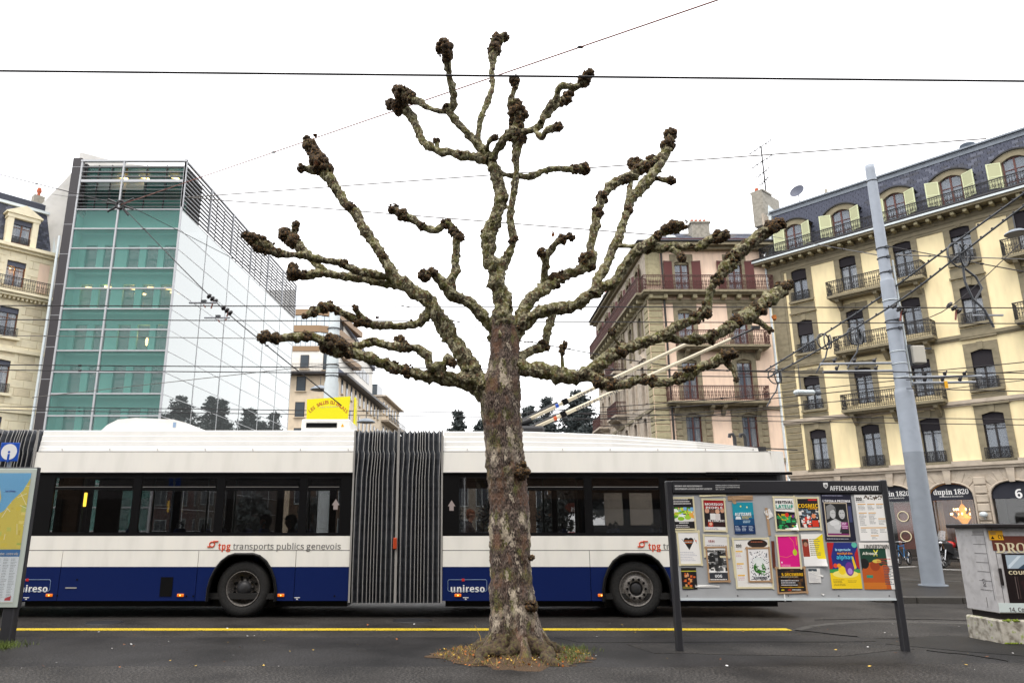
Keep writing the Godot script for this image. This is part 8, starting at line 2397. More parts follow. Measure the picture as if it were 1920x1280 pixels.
func build_map_panel() -> void:
	var b := thing("map_panel", "street map panel in a pale frame at the left edge, with roads and a lake", "map panel", Vector3(-6.75, 0, -10.6))
	# the right-hand edge is at x = -6.08
	part("frame", MB.new().bbox(Vector3(0, 1.43, -0.02), Vector3(1.33, 1.9, 0.07), 0.01), M.board_frame, b)
	part("mount", MB.new().bbox(Vector3(0, 1.425, 0.032), Vector3(1.31, 1.87, 0.02), 0.006), plain(0.46, 0.51, 0.46, 0.5), b)
	part("foot", MB.new().bbox(Vector3(0.53, 0.24, -0.05), Vector3(0.16, 0.52, 0.14), 0.015), M.board_frame, b)
	part("foot", MB.new().bbox(Vector3(-0.53, 0.24, -0.05), Vector3(0.16, 0.52, 0.14), 0.015), M.board_frame, b)
	var ops := []
	rng.seed = 99
	for i in 90:
		ops.append(["r", rng.randf() * 0.95, rng.randf() * 0.58, rng.randf_range(0.02, 0.08), rng.randf_range(0.01, 0.05), hexc(["e0cc48", "ecdc78", "c8cc60", "d0b840", "a8bc50", "dcc488"][rng.randi() % 6])])
	for i in 46:
		var x := rng.randf()
		var y := rng.randf() * 0.62
		ops.append(["l", x, y, x + rng.randfn() * 0.2, y + rng.randfn() * 0.12, 2, hexc(["f8f4e8", "e0963c", "fbf6d8"][rng.randi() % 3])])
	ops.append(["p", [0.6, 0.0, 1.0, 0.0, 1.0, 0.04, 0.93, 0.14, 0.82, 0.22, 0.74, 0.3, 0.66, 0.33, 0.68, 0.2, 0.64, 0.1], hexc("6cb4e0")])
	for i in 5:
		ops.append(["l", 0.66 - i * 0.05, 0.3 + i * 0.045, 0.6 - i * 0.05, 0.35 + i * 0.045, 5, hexc("7cbcd8")])
	ops.append(["r", 0, 0.62, 1, 0.38, hexc("dfe6ea")])
	ops.append(["r", 0, 0.6, 1, 0.055, hexc("1f6ca8")])
	for i in 11:
		ops.append(["t", 0.03 + i * 0.088, 0.67, 0.07, 26, 0.012, hexc("90989c")])
	ops.append(["p", [0.9, 0.97, 0.97, 0.95, 0.97, 0.985, 0.9, 0.985], hexc("b82028")])
	rng.seed = 7
	var sheet_mesh := paper_mesh(1.18, 1.74, 0.0)
	var sh := part("map_sheet", sheet_mesh, print_mat(draw(420, 620, hexc("dccb54"), ops), 0.3), b, at(0, 1.425, 0.044))
	letters(sh, "Lac Léman", sans, 0.022, M.sign_blue, at(0.33, 0.62, 0.003), 0.14)
	letters(sh, "Genève - centre ville", sans, 0.03, M.white_ink, at(0.42, -0.232, 0.003), 0.3)
	part("glazing", MB.new().box(Vector3(0, 1.425, 0.056), Vector3(1.2, 1.76, 0.006)), M.far_glass_clear, b)
	var s := thing("information_sign", "blue square information sign with white i above the map panel", "sign", Vector3(-6.62, 2.35, -10.72))
	part("plate", MB.new().bbox(Vector3(0, 0.26, 0), Vector3(0.27, 0.27, 0.02), 0.004), M.sign_blue, s)
	part("disc", MB.new().rod(Vector3(0, 0.26, 0.01), Vector3(0, 0.26, 0.013), 0.115, 28), M.white_ink, s)
	letters(s, "i", bold, 0.15, M.sign_blue, at(0, 0.185, 0.014))
	part("post", MB.new().rod(Vector3(0, -2.35, -0.03), Vector3(0, 0.36, -0.03), 0.025, 8), M.zinc, s)

func build_cabinet() -> void:
	var b := thing("street_cabinet", "white electrical cabinet painted like a house front, black lid, on concrete", "cabinet", Vector3(8.1, 0, -11.1))
	# footprint: x from 7.4 to 8.8, z from -10.74 to -11.44
	part("plinth", MB.new().bbox(Vector3(0, 0.14, 0), Vector3(1.44, 0.34, 0.74), 0.02), M.concrete, b)
	var mm := MB.new()
	for i in 46:
		mm.ball(Vector3(rng.randf_range(-0.66, 0.7), 0.3, 0.345 + rng.randf() * 0.02), Vector3(rng.randf_range(0.015, 0.05), rng.randf_range(0.006, 0.03), 0.02), 6, 4)
	for i in 30:
		mm.ball(Vector3(rng.randf_range(-0.72, 0.7), 0.01, 0.37), Vector3(rng.randf_range(0.01, 0.04), 0.015, 0.012), 6, 4)
	var ms := part("moss", mm, M.moss, b)
	ms.set_meta("kind", "stuff")
	part("base", MB.new().box(Vector3(0, 0.35, 0), Vector3(1.3, 0.1, 0.6)), M.cab_dark, b)
	part("body", MB.new().bbox(Vector3(0.0, 0.97, 0), Vector3(1.38, 1.15, 0.68), 0.01), M.cab_white, b)
	part("lid", MB.new().bbox(Vector3(0, 1.57, 0), Vector3(1.54, 0.06, 0.84), 0.012), M.cab_dark, b)
	# left flank: door seam and painted stone courses as thin printed lines, a vent
	for k in 7:
		part("painted_joint", MB.new().box(Vector3(-0.692, 1.44 - k * 0.125, 0.16), Vector3(0.003, 0.006, 0.26)), M.cab_ink, b)
	part("painted_joint", MB.new().box(Vector3(-0.692, 1.04, 0.29), Vector3(0.003, 0.95, 0.005)), M.cab_ink, b)
	part("painted_joint", MB.new().box(Vector3(-0.692, 0.52, 0.12), Vector3(0.003, 0.14, 0.005), Transform3D(Basis(), Vector3())), M.cab_ink, b)
	part("doodle", MB.new().ring(Vector3(-0.693, 0.8, 0.13), 0.035, 0.004, Basis(Vector3.UP, -PI / 2), 10, 4, 0.3, 2.6).ring(Vector3(-0.693, 0.78, 0.13), 0.02, 0.004, Basis(Vector3.UP, -PI / 2), 10, 4).box(Vector3(-0.693, 0.745, 0.13), Vector3(0.004, 0.012, 0.06)), M.cab_ink, b)
	for k in 3:
		part("vent_slat", MB.new().box(Vector3(-0.694, 1.5 - k * 0.02, 0.17), Vector3(0.008, 0.008, 0.22)), M.cab_ink, b)
	# front
	part("door_seam", MB.new().box(Vector3(-0.6, 0.97, 0.341), Vector3(0.006, 1.13, 0.004)), M.cab_ink, b)
	part("fascia", MB.new().box(Vector3(0.02, 1.33, 0.342), Vector3(1.3, 0.2, 0.006)), M.sign_brown, b)
	letters(b, "DRO", serif, 0.13, M.letter_gold, at(-0.6, 1.262, 0.346), 0.42, false)
	var hz := part("hazard_sticker", MB.new().box(Vector3(-0.56, 1.44, 0.348), Vector3(0.2, 0.13, 0.003)), M.sign_orange, b)
	letters(hz, "C11", bold, 0.05, M.black, at(-0.54, 1.418, 0.35), 0.08, false)
	part("triangle", MB.new().ext(PackedVector2Array([Vector2(-0.64, 1.39), Vector2(-0.59, 1.39), Vector2(-0.615, 1.43)]), 0.35, 0.352), M.black, hz)
	for k in 3:
		part("print_row", MB.new().box(Vector3(-0.6, 1.485 - k * 0.016, 0.351), Vector3(0.08, 0.005, 0.002)), M.cab_ink, hz)
	var dm := draw(200, 280, hexc("180c0c"), [["r", 0.08, 0.03, 0.88, 0.28, hexc("a8b8c4")], ["p", [0.3, 0.31, 0.6, 0.12, 0.72, 0.05, 0.85, 0.03, 0.75, 0.18, 0.5, 0.31], hexc("34485c")], ["p", [0.1, 0.25, 0.34, 0.05, 0.42, 0.05, 0.12, 0.31], hexc("d0dce4")], ["p", [0.74, 0.31, 0.84, 0.12, 0.9, 0.12, 0.86, 0.31], hexc("2c3c50")], ["r", 0.06, 0.33, 0.94, 0.11, hexc("1c1614")], ["r", 0.2, 0.47, 0.012, 0.45, hexc("8a7c78")], ["r", 0.25, 0.47, 0.012, 0.45, hexc("5a4844")], ["s", 0.3, 0.48, 0.65, 0.44, 30, [hexc("221010"), hexc("1a0c0c"), hexc("2c1616")], 0.15]])
	var dr := paper_mesh(0.66, 0.66, 0.0)
	var door := part("painted_door", dr, print_mat(dm, 0.35), b, at(-0.2, 0.86, 0.345))
	letters(door, "COULE", bold, 0.05, M.letter_gold, at(-0.28, 0.072, 0.004), 0.3, false)
	letters(door, "Ma", serif, 0.06, M.white_ink, at(0.02, -0.29, 0.004), 0.1, false)
	part("handle", MB.new().bbox(Vector3(-0.595, 0.88, 0.36), Vector3(0.035, 0.23, 0.035), 0.008), M.cab_dark, b)
	part("address_strip", MB.new().box(Vector3(-0.02, 0.47, 0.345), Vector3(1.34, 0.12, 0.004)), plain(0.6, 0.68, 0.66, 0.5), b)
	letters(b, "14, Cours d", bold, 0.055, M.cab_ink, at(-0.56, 0.445, 0.348), 0.38, false)

func strap(b: Node3D, y: float, r: float, mat: Material) -> void:
	part("strap", MB.new().ring(Vector3(0, y, 0), r, 0.018, Basis(Vector3(1, 0, 0), PI / 2), 20, 6).box(Vector3(0.05, y, r), Vector3(0.1, 0.07, 0.06)), mat, b)

func build_poles() -> void:
	var b := thing("overhead_line_mast", "tall stepped blue-grey steel mast on the traffic island", "mast", Vector3(12.2, 0.12, -20.05))
	part("lower_tube", MB.new().lathe(PackedVector2Array([Vector2(0.265, 0), Vector2(0.245, 3.45)]), 32), M.pole_dark, b)
	part("middle_tube", MB.new().lathe(PackedVector2Array([Vector2(0.245, 3.451), Vector2(0.235, 5.05), Vector2(0.228, 5.15), Vector2(0.195, 5.24), Vector2(0.192, 7.3), Vector2(0.186, 8.1), Vector2(0.182, 8.35)]), 32), M.pole_grey, b)
	part("upper_tube", MB.new().lathe(PackedVector2Array([Vector2(0.182, 8.35), Vector2(0.155, 8.44), Vector2(0.153, 8.6), Vector2(0.132, 11.9), Vector2(0.128, 12.02), Vector2(0.001, 12.03)]), 32), M.pole_grey, b)
	for y in [8.6, 9.05, 9.35, 6.9, 7.15]:
		strap(b, y, 0.2 if y < 8 else 0.162, M.cable)
	for y in [5.5, 5.9, 6.25, 7.75]:
		part("hose_clamp", MB.new().ring(Vector3(0, y, 0), 0.2, 0.012, Basis(Vector3(1, 0, 0), PI / 2), 20, 5), M.zinc_pale, b)
	part("strap", MB.new().ring(Vector3(0, 11.5, 0), 0.142, 0.014, Basis(Vector3(1, 0, 0), PI / 2), 20, 5), M.cable, b)
	part("conduit", MB.new().rod(Vector3(0.27, 5.3, 0.0), Vector3(0.25, 9.0, 0.0), 0.025, 8), M.zinc_pale, b)
	part("junction_box", MB.new().bbox(Vector3(0.5, 6.15, 0.05), Vector3(0.34, 0.5, 0.26), 0.02), M.curtain, b)
	part("junction_bracket", MB.new().box(Vector3(0.33, 6.15, 0.0), Vector3(0.1, 0.6, 0.12)).bar(Vector3(0.3, 6.35, 0), Vector3(0.95, 6.35, 0), 0.05), M.cable, b)
	for q in [[-2.25, -0.25, 5.92], [-2.2, -0.25, 5.7], [0.25, 2.2, 5.55], [0.25, 2.0, 5.38]]:
		part("bracket_arm", MB.new().rod(Vector3(q[0], q[2] - 0.03, 0.05), Vector3(q[1], q[2], 0.05), 0.035, 8), M.tube_grey, b)
		for k in 3:
			var x: float = lerpf(q[0], q[1], 0.2 + 0.28 * k)
			part("arm_insulator", MB.new().ball(Vector3(x, q[2] + 0.07, 0.05), Vector3(0.05, 0.06, 0.05), 8, 6).rod(Vector3(x, q[2] + 0.02, 0.05), Vector3(x + 0.07, q[2] + 0.15, 0.05), 0.02), M.insulator, b)
	part("number_tag", MB.new().box(Vector3(1.15, 5.3, 0.09), Vector3(0.09, 0.2, 0.01)), M.sign_orange, b)
	part("foot_flange", MB.new().rod(Vector3(0, -0.02, 0), Vector3(0, 0.03, 0), 0.34, 24), M.pole_dark, b)
	var p2 := thing("overhead_line_mast", "pale grey mast rising behind the yellow billboard", "mast", Vector3(-7.02, 0, -38))
	part("tube", MB.new().lathe(PackedVector2Array([Vector2(0.42, 0), Vector2(0.38, 9.0), Vector2(0.33, 9.2), Vector2(0.28, 13.2), Vector2(0.001, 13.25)]), 24), M.zinc_pale, p2)
	for y in [9.4, 10.0, 10.7, 11.6, 12.0]:
		part("strap", MB.new().ring(Vector3(0, y, 0), 0.34, 0.03, Basis(Vector3(1, 0, 0), PI / 2), 18, 5), M.cable, p2)
	# billboard
	var s := thing("billboard", "tilted bright yellow billboard lettered in red, above the bus roof", "billboard", Vector3(-5.23, 0, -28), 4)
	var tilt := Transform3D(Basis(Vector3(0, 0, 1), deg_to_rad(3.5)), Vector3(0, 5.95, 0))
	part("board", MB.new().ext(PackedVector2Array([Vector2(-0.83, -0.5), Vector2(0.72, -0.58), Vector2(0.81, 0.58), Vector2(-0.86, 0.44)]), -0.04, 0.0, Transform3D(Basis(), Vector3(0, 5.97, 0))), M.sign_yellow, s)
	var word := "LES SALLES DU PALAIS"
	for i in word.length():
		if word[i] == " ": continue
		var t := (i - 9.5) / 9.5
		var a := -t * 0.62
		letters(s, word[i], bold, 0.13, M.sign_red, Transform3D(Basis(), Vector3(-0.02, 5.97, 0.003)) * Transform3D(Basis(Vector3(0, 0, 1), a + 0.05), Vector3(t * 0.7, 0.34 - 0.36 * t * t, 0)))
	letters(s, "c'est à la Maison", sans, 0.06, M.letter_gold, Transform3D(Basis(Vector3(0, 0, 1), 0.05), Vector3(0.0, 6.13, 0.003)), 0.75)
	letters(s, "Liquidations et ventes", sans, 0.12, M.billboard_green, Transform3D(Basis(Vector3(0, 0, 1), 0.03), Vector3(-0.04, 5.5, 0.003)), 1.45)
	part("side_frame", MB.new().box(Vector3(0.98, 5.95, -0.5), Vector3(0.06, 1.15, 0.9)), M.sign_yellow, s)
	part("side_panel", MB.new().box(Vector3(0.94, 5.95, -0.46), Vector3(0.02, 1.0, 0.7)), M.slate3, s)
	for x in [-0.6, 0.6]:
		part("post", MB.new().box(Vector3(x, 2.7, -0.1), Vector3(0.08, 5.4, 0.08)), M.dark_steel, s)

func dish_lamp(o: Vector3, r: float, label: String) -> void:
	var l := thing("hanging_street_lamp", label, "street lamp", o, 0, "dish lamps hung over the street")
	part("shade", MB.new().lathe(PackedVector2Array([Vector2(r, 0), Vector2(r * 0.95, r * 0.12), Vector2(r * 0.6, r * 0.34), Vector2(r * 0.2, r * 0.45), Vector2(0.01, r * 0.46)]), 20), M.zinc, l)
	part("lens", MB.new().lathe(PackedVector2Array([Vector2(0.01, -r * 0.12), Vector2(r * 0.6, -r * 0.08), Vector2(r * 0.92, 0.0)]), 20), M.curtain, l)
	part("hanger", MB.new().rod(Vector3(0, r * 0.44, 0), Vector3(0, r * 0.44 + 0.6, 0), 0.02, 6), M.cable, l)

func build_wires() -> void:
	for w in WIRES:
		var p := PackedVector3Array()
		for i in range(0, w[5].size(), 3):
			p.append(Vector3(w[5][i], w[5][i + 1], w[5][i + 2]))
		var pts := PackedVector3Array()
		if p.size() == 2:
			for i in 13:
				var t := i / 12.0
				pts.append(p[0].lerp(p[1], t) - Vector3(0, 4 * w[3] * t * (1 - t), 0))
		else:
			for i in p.size() - 1:
				for k in 6:
					pts.append(p[i].cubic_interpolate(p[i + 1], p[maxi(i - 1, 0)], p[mini(i + 2, p.size() - 1)], k / 6.0))
			pts.append(p[-1])
		var o := single(w[4], MB.new().tube(pts, PackedFloat32Array([w[2]]), 6), M[w[1]], w[0], "wire", "overhead wires")
		if w[1] == "cable":
			# cable ties along the feeder cables
			for i in range(1, pts.size() - 1):
				part("tie", MB.new().ball(pts[i] + Vector3(0, 0.035, 0), Vector3(0.03, 0.03, 0.03), 6, 4), M.wire, o)
		elif w[2] > 0.013:
			for i in range(2, pts.size() - 2, 5):
				part("clip", MB.new().ball(pts[i], Vector3(0.07, 0.03, 0.03), 6, 4), M.wire, o)
	# junction knots and insulators
	var k := thing("wire_junction", "black knot where the span wires meet in front of the glass block", "wire fitting", Vector3(-13.25, 13.64, -26))
	part("knot", MB.new().ring(Vector3(), 0.16, 0.05, Basis(), 14, 6), M.wire, k)
	for i in 6:
		var a := [3.0, -0.9, 0.5, 2.7, -0.35, -2.6][i] as float
		part("shackle", MB.new().rod(Vector3(cos(a) * 0.14, sin(a) * 0.14, 0), Vector3(cos(a) * 0.55, sin(a) * 0.55, 0), 0.04, 6), M.insulator, k)
	var ins := [[Vector3(-8.66, 9.21, -24), "upper insulator on the span cable in front of the mirrored wall"], [Vector3(-7.99, 8.67, -23.6), "lower insulator on the span cable in front of the mirrored wall"], [Vector3(13.97, 7.65, -20), "insulator on the slanting wire right of the mast"], [Vector3(12.15, 7.5, -19.6), "insulator beside the mast's middle clamp"]]
	for q in ins:
		var o := thing("wire_insulator", q[1], "wire fitting", q[0], 0, "insulators on the wires")
		for i in 3:
			part("bell", MB.new().lathe(PackedVector2Array([Vector2(0.03, -0.05), Vector2(0.1, -0.02), Vector2(0.09, 0.03), Vector2(0.03, 0.05)]), 12, Transform3D(Basis(Vector3(0, 0, 1), 0.9), Vector3((i - 1) * 0.12, -(i - 1) * 0.09, 0))), M.insulator, o)
		part("hook", MB.new().rod(Vector3(0.05, -0.05, 0), Vector3(-0.02, -0.35, 0), 0.025, 6), M.wire_rust, o)
	for q in [[Vector3(-5.2, 5.86, -13.9), "grey bar clamped on the upper contact wire above the left of the bus"], [Vector3(-5.26, 5.86, -14.95), "grey bar clamped on the lower contact wire above the left of the bus"]]:
		var o := thing("section_insulator", q[1], "wire fitting", q[0], 0, "bars on the contact wires")
		part("bar", MB.new().bbox(Vector3(0, 0.02, 0), Vector3(0.55, 0.035, 0.05), 0.01), M.tube_grey, o)
		part("clamp", MB.new().box(Vector3(0.02, 0.05, 0), Vector3(0.1, 0.05, 0.06)), M.cable, o)
		part("hanger", MB.new().rod(Vector3(0.02, -0.02, 0), Vector3(0.06, -0.08, 0), 0.012, 6), M.wire_rust, o)
	# coils of spare cable
	var coils := [[COIL_A, 0.33, "large coil of spare cable hanging in front of the yellow house", true], [COIL_B, 0.24, "coil of spare cable left of the mast, nearer the pink house", false], [COIL_C, 0.27, "coil of spare cable left of the mast, nearer the mast", false], [COIL_D, 0.25, "cable loop at the corner of the pink and yellow houses", false]]
	for c in coils:
		var o := thing("cable_coil", c[2], "cable coil", c[0], 0, "cable coils on the feeder cables")
		for i in 3:
			part("loop", MB.new().ring(Vector3(i * 0.07 - 0.05, -0.02 * i, 0.05 * i), c[1] * (1.0 - 0.08 * i), 0.02, Basis(Vector3.UP, 0.3 + 0.5 * i), 26, 6), M.cable, o)
		if c[3]:
			part("tail", MB.new().tube(PackedVector3Array([Vector3(0, -0.3, 0), Vector3(0.32, -0.6, 0), Vector3(0.42, -0.9, 0), Vector3(0.2, -1.2, 0), Vector3(0.08, -1.55, 0)]), PackedFloat32Array([0.028]), 6), M.cable, o)
			part("tail", MB.new().tube(PackedVector3Array([Vector3(0, -0.3, 0.05), Vector3(-0.02, -0.75, 0.05), Vector3(0.1, -1.2, 0.05), Vector3(0.35, -1.5, 0.05), Vector3(0.5, -1.95, 0.05)]), PackedFloat32Array([0.028]), 6), M.cable, o)
			part("terminal", MB.new().box(Vector3(0.45, -1.62, 0), Vector3(0.75, 0.04, 0.05)), M.tube_grey, o)
		else:
			part("tail", MB.new().tube(PackedVector3Array([Vector3(0.05, -0.2, 0), Vector3(-0.05, -0.5, 0), Vector3(-0.25, -0.75, 0), Vector3(-0.4, -1.0, 0)]), PackedFloat32Array([0.022]), 6), M.cable, o)
	dish_lamp(Vector3(-9.0, 10.0, -45), 0.62, "dish street lamp hanging in front of the beige block, left of its mast")
	dish_lamp(Vector3(-5.4, 7.25, -40), 0.5, "dish street lamp hanging just right of the yellow billboard")
	dish_lamp(Vector3(19.4, 11.6, -24), 0.36, "dish street lamp at the right edge before the yellow house")
	var l := thing("street_lamp", "long white street lamp hung on wires before the yellow house", "street lamp", Vector3(10.35, 5.56, -22), 8)
	part("housing", MB.new().bbox(Vector3(0, 0.02, 0), Vector3(0.62, 0.13, 0.24), 0.04), M.zinc_pale, l)
	part("glass", MB.new().bbox(Vector3(0, -0.05, 0), Vector3(0.55, 0.05, 0.2), 0.02), M.curtain, l)
	part("gear", MB.new().bbox(Vector3(0.42, 0.0, 0), Vector3(0.22, 0.1, 0.14), 0.02), M.cable, l)
	part("hanger", MB.new().rod(Vector3(-0.1, 0.08, 0), Vector3(-0.1, 0.9, 0), 0.012, 6), M.cable, l)

func tyre(o: Node3D, c: Vector3, r: float, w: float, along: Basis, spokes: int) -> void:
	var t := Transform3D(along * Basis(Vector3(1, 0, 0), PI / 2), c)
	var wh := part("wheel", MB.new().lathe(PackedVector2Array([Vector2(r * 0.78, -w * 0.4), Vector2(r * 0.93, -w * 0.5), Vector2(r, -w * 0.2), Vector2(r, w * 0.2), Vector2(r * 0.93, w * 0.5), Vector2(r * 0.78, w * 0.4), Vector2(r * 0.76, 0), Vector2(r * 0.78, -w * 0.4)]), 26, t), M.rubber, o)
	var m := MB.new()
	for i in spokes:
		var a := TAU * i / spokes
		m.bar(t * Vector3(0, 0, 0), t * Vector3(cos(a) * r * 0.78, 0, sin(a) * r * 0.78), 0.012 if spokes > 10 else 0.04)
	part("spokes", m, M.chrome, wh)
	part("hub", MB.new().rod(t * Vector3(0, -w * 0.6, 0), t * Vector3(0, w * 0.6, 0), r * 0.14, 10), M.dark_steel, wh)

func motorbike(o: Vector3, turn: float, label: String, paint: Material, big: bool) -> void:
	var b := thing("motorbike", label, "motorbike", o, turn, "two-wheelers parked before the shops")
	var I := Basis()
	tyre(b, Vector3(-0.72, 0.31, 0), 0.31, 0.14, I, 8)
	tyre(b, Vector3(0.72, 0.31, 0), 0.31, 0.17, I, 8)
	part("frame", MB.new().tube(PackedVector3Array([Vector3(-0.5, 0.95, 0), Vector3(-0.2, 0.6, 0), Vector3(0.25, 0.45, 0), Vector3(0.72, 0.31, 0.1)]), PackedFloat32Array([0.04]), 8).tube(PackedVector3Array([Vector3(-0.5, 0.92, 0), Vector3(0.2, 0.75, 0), Vector3(0.75, 0.85, 0)]), PackedFloat32Array([0.035]), 8), M.dark_steel, b)
	part("fork", MB.new().rod(Vector3(-0.72, 0.31, 0.1), Vector3(-0.45, 1.05, 0.1), 0.028).rod(Vector3(-0.72, 0.31, -0.1), Vector3(-0.45, 1.05, -0.1), 0.028), M.chrome, b)
	part("engine", MB.new().bbox(Vector3(0.0, 0.5, 0), Vector3(0.5, 0.36, 0.34), 0.05).bbox(Vector3(-0.08, 0.7, 0), Vector3(0.26, 0.2, 0.3), 0.04), M.dark_steel, b)
	part("tank", MB.new().ball(Vector3(-0.15, 0.92, 0), Vector3(0.32, 0.16, 0.18), 16, 10), paint, b)
	part("fairing", MB.new().loft([PackedVector3Array([Vector3(-0.72, 0.98, -0.16), Vector3(-0.75, 1.12, 0), Vector3(-0.72, 0.98, 0.16), Vector3(-0.6, 0.72, 0.1), Vector3(-0.6, 0.72, -0.1), Vector3(-0.72, 0.98, -0.16)]), PackedVector3Array([Vector3(-0.3, 0.95, -0.24), Vector3(-0.42, 1.14, 0), Vector3(-0.3, 0.95, 0.24), Vector3(-0.2, 0.5, 0.2), Vector3(-0.2, 0.5, -0.2), Vector3(-0.3, 0.95, -0.24)])]), M.dark_steel, b)
	part("headlight", MB.new().ball(Vector3(-0.73, 1.0, 0), Vector3(0.05, 0.08, 0.12), 12, 8), M.chrome, b)
	part("windshield", MB.new().loft([PackedVector3Array([Vector3(-0.66, 1.1, -0.2), Vector3(-0.72, 1.12, 0), Vector3(-0.66, 1.1, 0.2)]), PackedVector3Array([Vector3(-0.48, 1.48, -0.16), Vector3(-0.52, 1.52, 0), Vector3(-0.48, 1.48, 0.16)])]), M.shield, b)
	part("handlebar", MB.new().tube(PackedVector3Array([Vector3(-0.3, 1.08, -0.4), Vector3(-0.42, 1.12, -0.15), Vector3(-0.42, 1.12, 0.15), Vector3(-0.3, 1.08, 0.4)]), PackedFloat32Array([0.018]), 6), M.dark_steel, b)
	part("seat", MB.new().ball(Vector3(0.35, 0.88, 0), Vector3(0.42, 0.09, 0.15), 14, 8), M.black, b)
	part("exhaust", MB.new().tube(PackedVector3Array([Vector3(-0.1, 0.4, 0.18), Vector3(0.25, 0.3, 0.2), Vector3(0.85, 0.42, 0.2)]), PackedFloat32Array([0.03, 0.045, 0.055]), 10), M.chrome, b)
	part("mudguard", MB.new().ring(Vector3(-0.72, 0.31, 0), 0.35, 0.05, I, 12, 6, 0.3, 2.4), M.black, b)
	part("stand", MB.new().rod(Vector3(0.1, 0.35, 0.1), Vector3(0.15, 0.0, 0.28), 0.015), M.dark_steel, b)
	if big:
		part("top_case", MB.new().bbox(Vector3(0.78, 1.12, 0), Vector3(0.4, 0.3, 0.5), 0.06), paint, b)
		part("case_lid", MB.new().bbox(Vector3(0.76, 1.29, 0), Vector3(0.3, 0.06, 0.36), 0.02), M.black, b)

func car(o: Vector3, turn: float, label: String, paint: Material, rack: bool) -> void:
	var b := thing("parked_car", label, "car", o, turn, "cars seen through the bus windows")
	var low := PackedVector2Array([Vector2(-2.1, 0.3), Vector2(-2.15, 0.62), Vector2(-2.0, 0.82), Vector2(-1.1, 0.95), Vector2(1.55, 0.98), Vector2(2.1, 0.9), Vector2(2.15, 0.5), Vector2(2.1, 0.3)])
	part("body", MB.new().ext(low, -0.84, 0.84), paint, b)
	part("cabin", MB.new().loft([PackedVector3Array([Vector3(-1.15, 0.95, 0.8), Vector3(-0.35, 1.42, 0.6), Vector3(1.1, 1.44, 0.6), Vector3(1.75, 0.98, 0.8)]), PackedVector3Array([Vector3(-1.15, 0.95, -0.8), Vector3(-0.35, 1.42, -0.6), Vector3(1.1, 1.44, -0.6), Vector3(1.75, 0.98, -0.8)])]), M.pane_dark, b)
	for s in [-1, 1]:
		var g := MB.new()
		g.face(PackedVector3Array([Vector3(-1.1, 0.96, 0.79 * s), Vector3(-0.36, 1.4, 0.605 * s), Vector3(1.08, 1.42, 0.605 * s), Vector3(1.7, 0.98, 0.79 * s)]), Vector3(0, 1, 0))
		part("side_glass", g, M.pane_dark, b)
		part("pillar", MB.new().bar(Vector3(0.35, 0.97, 0.81 * s), Vector3(0.4, 1.42, 0.62 * s), 0.07).bar(Vector3(-1.15, 0.95, 0.8 * s), Vector3(-0.35, 1.43, 0.62 * s), 0.06), paint, b)
		part("headlight", MB.new().bbox(Vector3(-2.08, 0.68, 0.6 * s), Vector3(0.12, 0.13, 0.32), 0.03), M.chrome, b)
		part("tail_light", MB.new().bbox(Vector3(2.1, 0.75, 0.65 * s), Vector3(0.08, 0.16, 0.25), 0.02), M.signal_red, b)
		for x in [-1.35, 1.35]:
			tyre(b, Vector3(x, 0.31, 0.74 * s), 0.31, 0.2, Basis(), 8)
	part("roof", MB.new().bbox(Vector3(0.37, 1.44, 0), Vector3(1.5, 0.05, 1.22), 0.02), paint, b)
	if rack:
		for s in [-1, 1]:
			part("roof_rail", MB.new().rod(Vector3(-0.3, 1.53, 0.5 * s), Vector3(1.1, 1.53, 0.5 * s), 0.025), M.chrome, b)

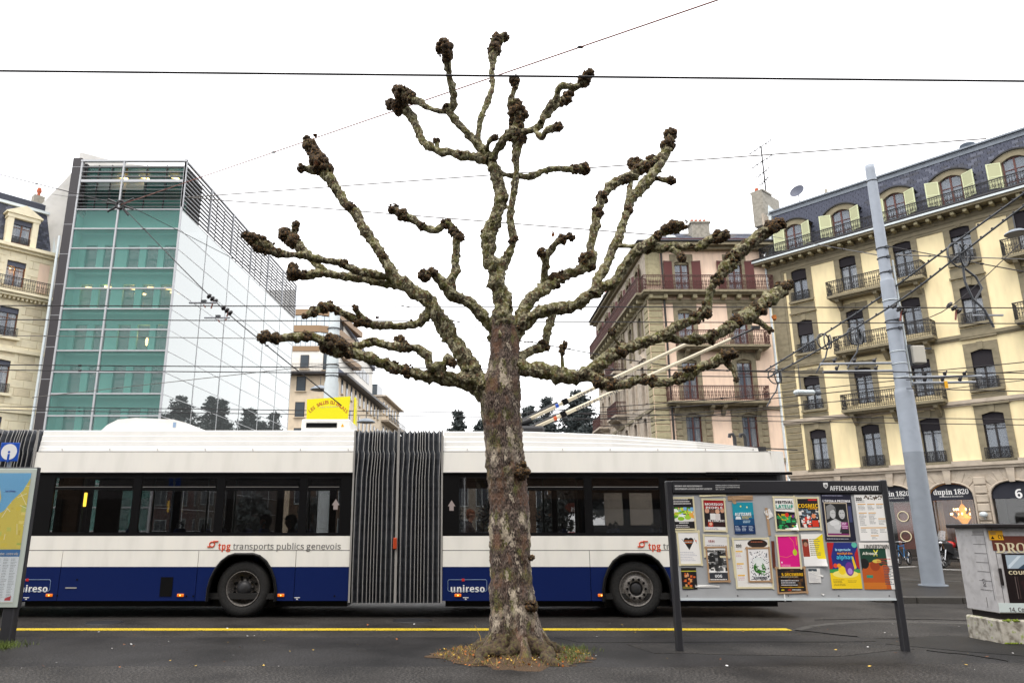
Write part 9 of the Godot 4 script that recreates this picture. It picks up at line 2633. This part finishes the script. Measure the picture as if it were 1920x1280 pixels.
func build_street_things() -> void:
	M.shield = glass(0.5, 0.55, 0.6, 0.25)
	motorbike(Vector3(20.9, 0, -32.6), 22, "touring motorbike with red top case and clear windshield beside the mast", M.red_paint, true)
	motorbike(Vector3(18.3, 0, -34.2), 30, "dark motorbike parked just right of the notice board's edge", M.black, false)
	motorbike(Vector3(22.4, 0, -31.6), 50, "black motorbike half hidden behind the red-cased one", M.black, false)
	for i in 2:
		var b := thing("bicycle", ["blue bicycle with white tyre leaning left of the mast foot", "dark bicycle between the motorbikes behind the mast"][i], "bicycle", [Vector3(19.9, 0, -34.6), Vector3(21.4, 0, -34.0)][i], [38.0, 45.0][i], "two-wheelers parked before the shops")
		var paint: Material = [plain(0.01, 0.12, 0.3, 0.4), M.dark_steel][i]
		for x in [-0.52, 0.52]:
			tyre(b, Vector3(x, 0.34, 0), 0.34, 0.05, Basis(), 16)
			part("rim", MB.new().ring(Vector3(x, 0.34, 0), 0.3, 0.012, Basis(), 24, 5), M.zinc_pale, b)
		part("frame", MB.new().rod(Vector3(-0.38, 0.88, 0), Vector3(-0.52, 0.34, 0), 0.018).rod(Vector3(-0.4, 0.82, 0), Vector3(0.18, 0.85, 0), 0.02).rod(Vector3(-0.42, 0.72, 0), Vector3(0.06, 0.3, 0), 0.02).rod(Vector3(0.06, 0.3, 0), Vector3(0.2, 0.92, 0), 0.02).rod(Vector3(0.06, 0.3, 0), Vector3(0.52, 0.34, 0), 0.015).rod(Vector3(0.18, 0.82, 0), Vector3(0.52, 0.34, 0), 0.013), paint, b)
		part("saddle", MB.new().ball(Vector3(0.22, 0.96, 0), Vector3(0.14, 0.04, 0.07), 10, 6), M.black, b)
		part("handlebar", MB.new().tube(PackedVector3Array([Vector3(-0.2, 1.0, -0.28), Vector3(-0.38, 1.02, -0.1), Vector3(-0.38, 1.02, 0.1), Vector3(-0.2, 1.0, 0.28)]), PackedFloat32Array([0.014]), 6), M.chrome, b)
		part("cranks", MB.new().ring(Vector3(0.06, 0.3, 0.04), 0.09, 0.012, Basis(), 14, 5).bar(Vector3(0.06, 0.3, 0.06), Vector3(0.2, 0.22, 0.08), 0.02), M.chrome, b)
	car(Vector3(4.6, 0, -29.5), 8, "red car parked across the street, seen through the rear bus windows", M.red_paint, false)
	car(Vector3(3.6, 0, -21.5), -12, "dark grey car with roof rails close behind the rear of the bus", plain(0.05, 0.05, 0.055, 0.3), true)
	car(Vector3(7.6, 0, -34.0), 14, "silver car behind the red one, seen through the bus windows", plain(0.4, 0.41, 0.42, 0.3, 0.5), false)
	car(Vector3(0.2, 0, -42.0), 4, "black car far behind the bus beside the trunk", M.black, false)
	var s := thing("direction_sign", "brown arrow-shaped direction sign on a thin post, seen through the bus", "sign", Vector3(3.1, 0, -20.6))
	part("plate", MB.new().ext(PackedVector2Array([Vector2(-0.36, 2.12), Vector2(-0.25, 2.0), Vector2(0.3, 2.0), Vector2(0.3, 2.24), Vector2(-0.25, 2.24)]), 0.0, 0.02), M.sign_brown, s)
	letters(s, "Rhône", bold, 0.11, M.white_ink, at(0.0, 2.07, 0.021), 0.36)
	part("post", MB.new().rod(Vector3(0.25, 0, -0.03), Vector3(0.25, 2.3, -0.03), 0.025, 8), M.zinc, s)
	var h := thing("fire_hydrant", "red fire hydrant across the street, seen through the rear bus window", "hydrant", Vector3(10.9, 0, -41.0))
	part("barrel", MB.new().lathe(PackedVector2Array([Vector2(0.16, 0), Vector2(0.13, 0.1), Vector2(0.12, 0.75), Vector2(0.17, 0.8), Vector2(0.15, 0.95), Vector2(0.04, 1.05)]), 16), M.red_paint, h)
	part("outlet", MB.new().rod(Vector3(-0.22, 0.62, 0), Vector3(0.22, 0.62, 0), 0.06, 10), M.red_paint, h)
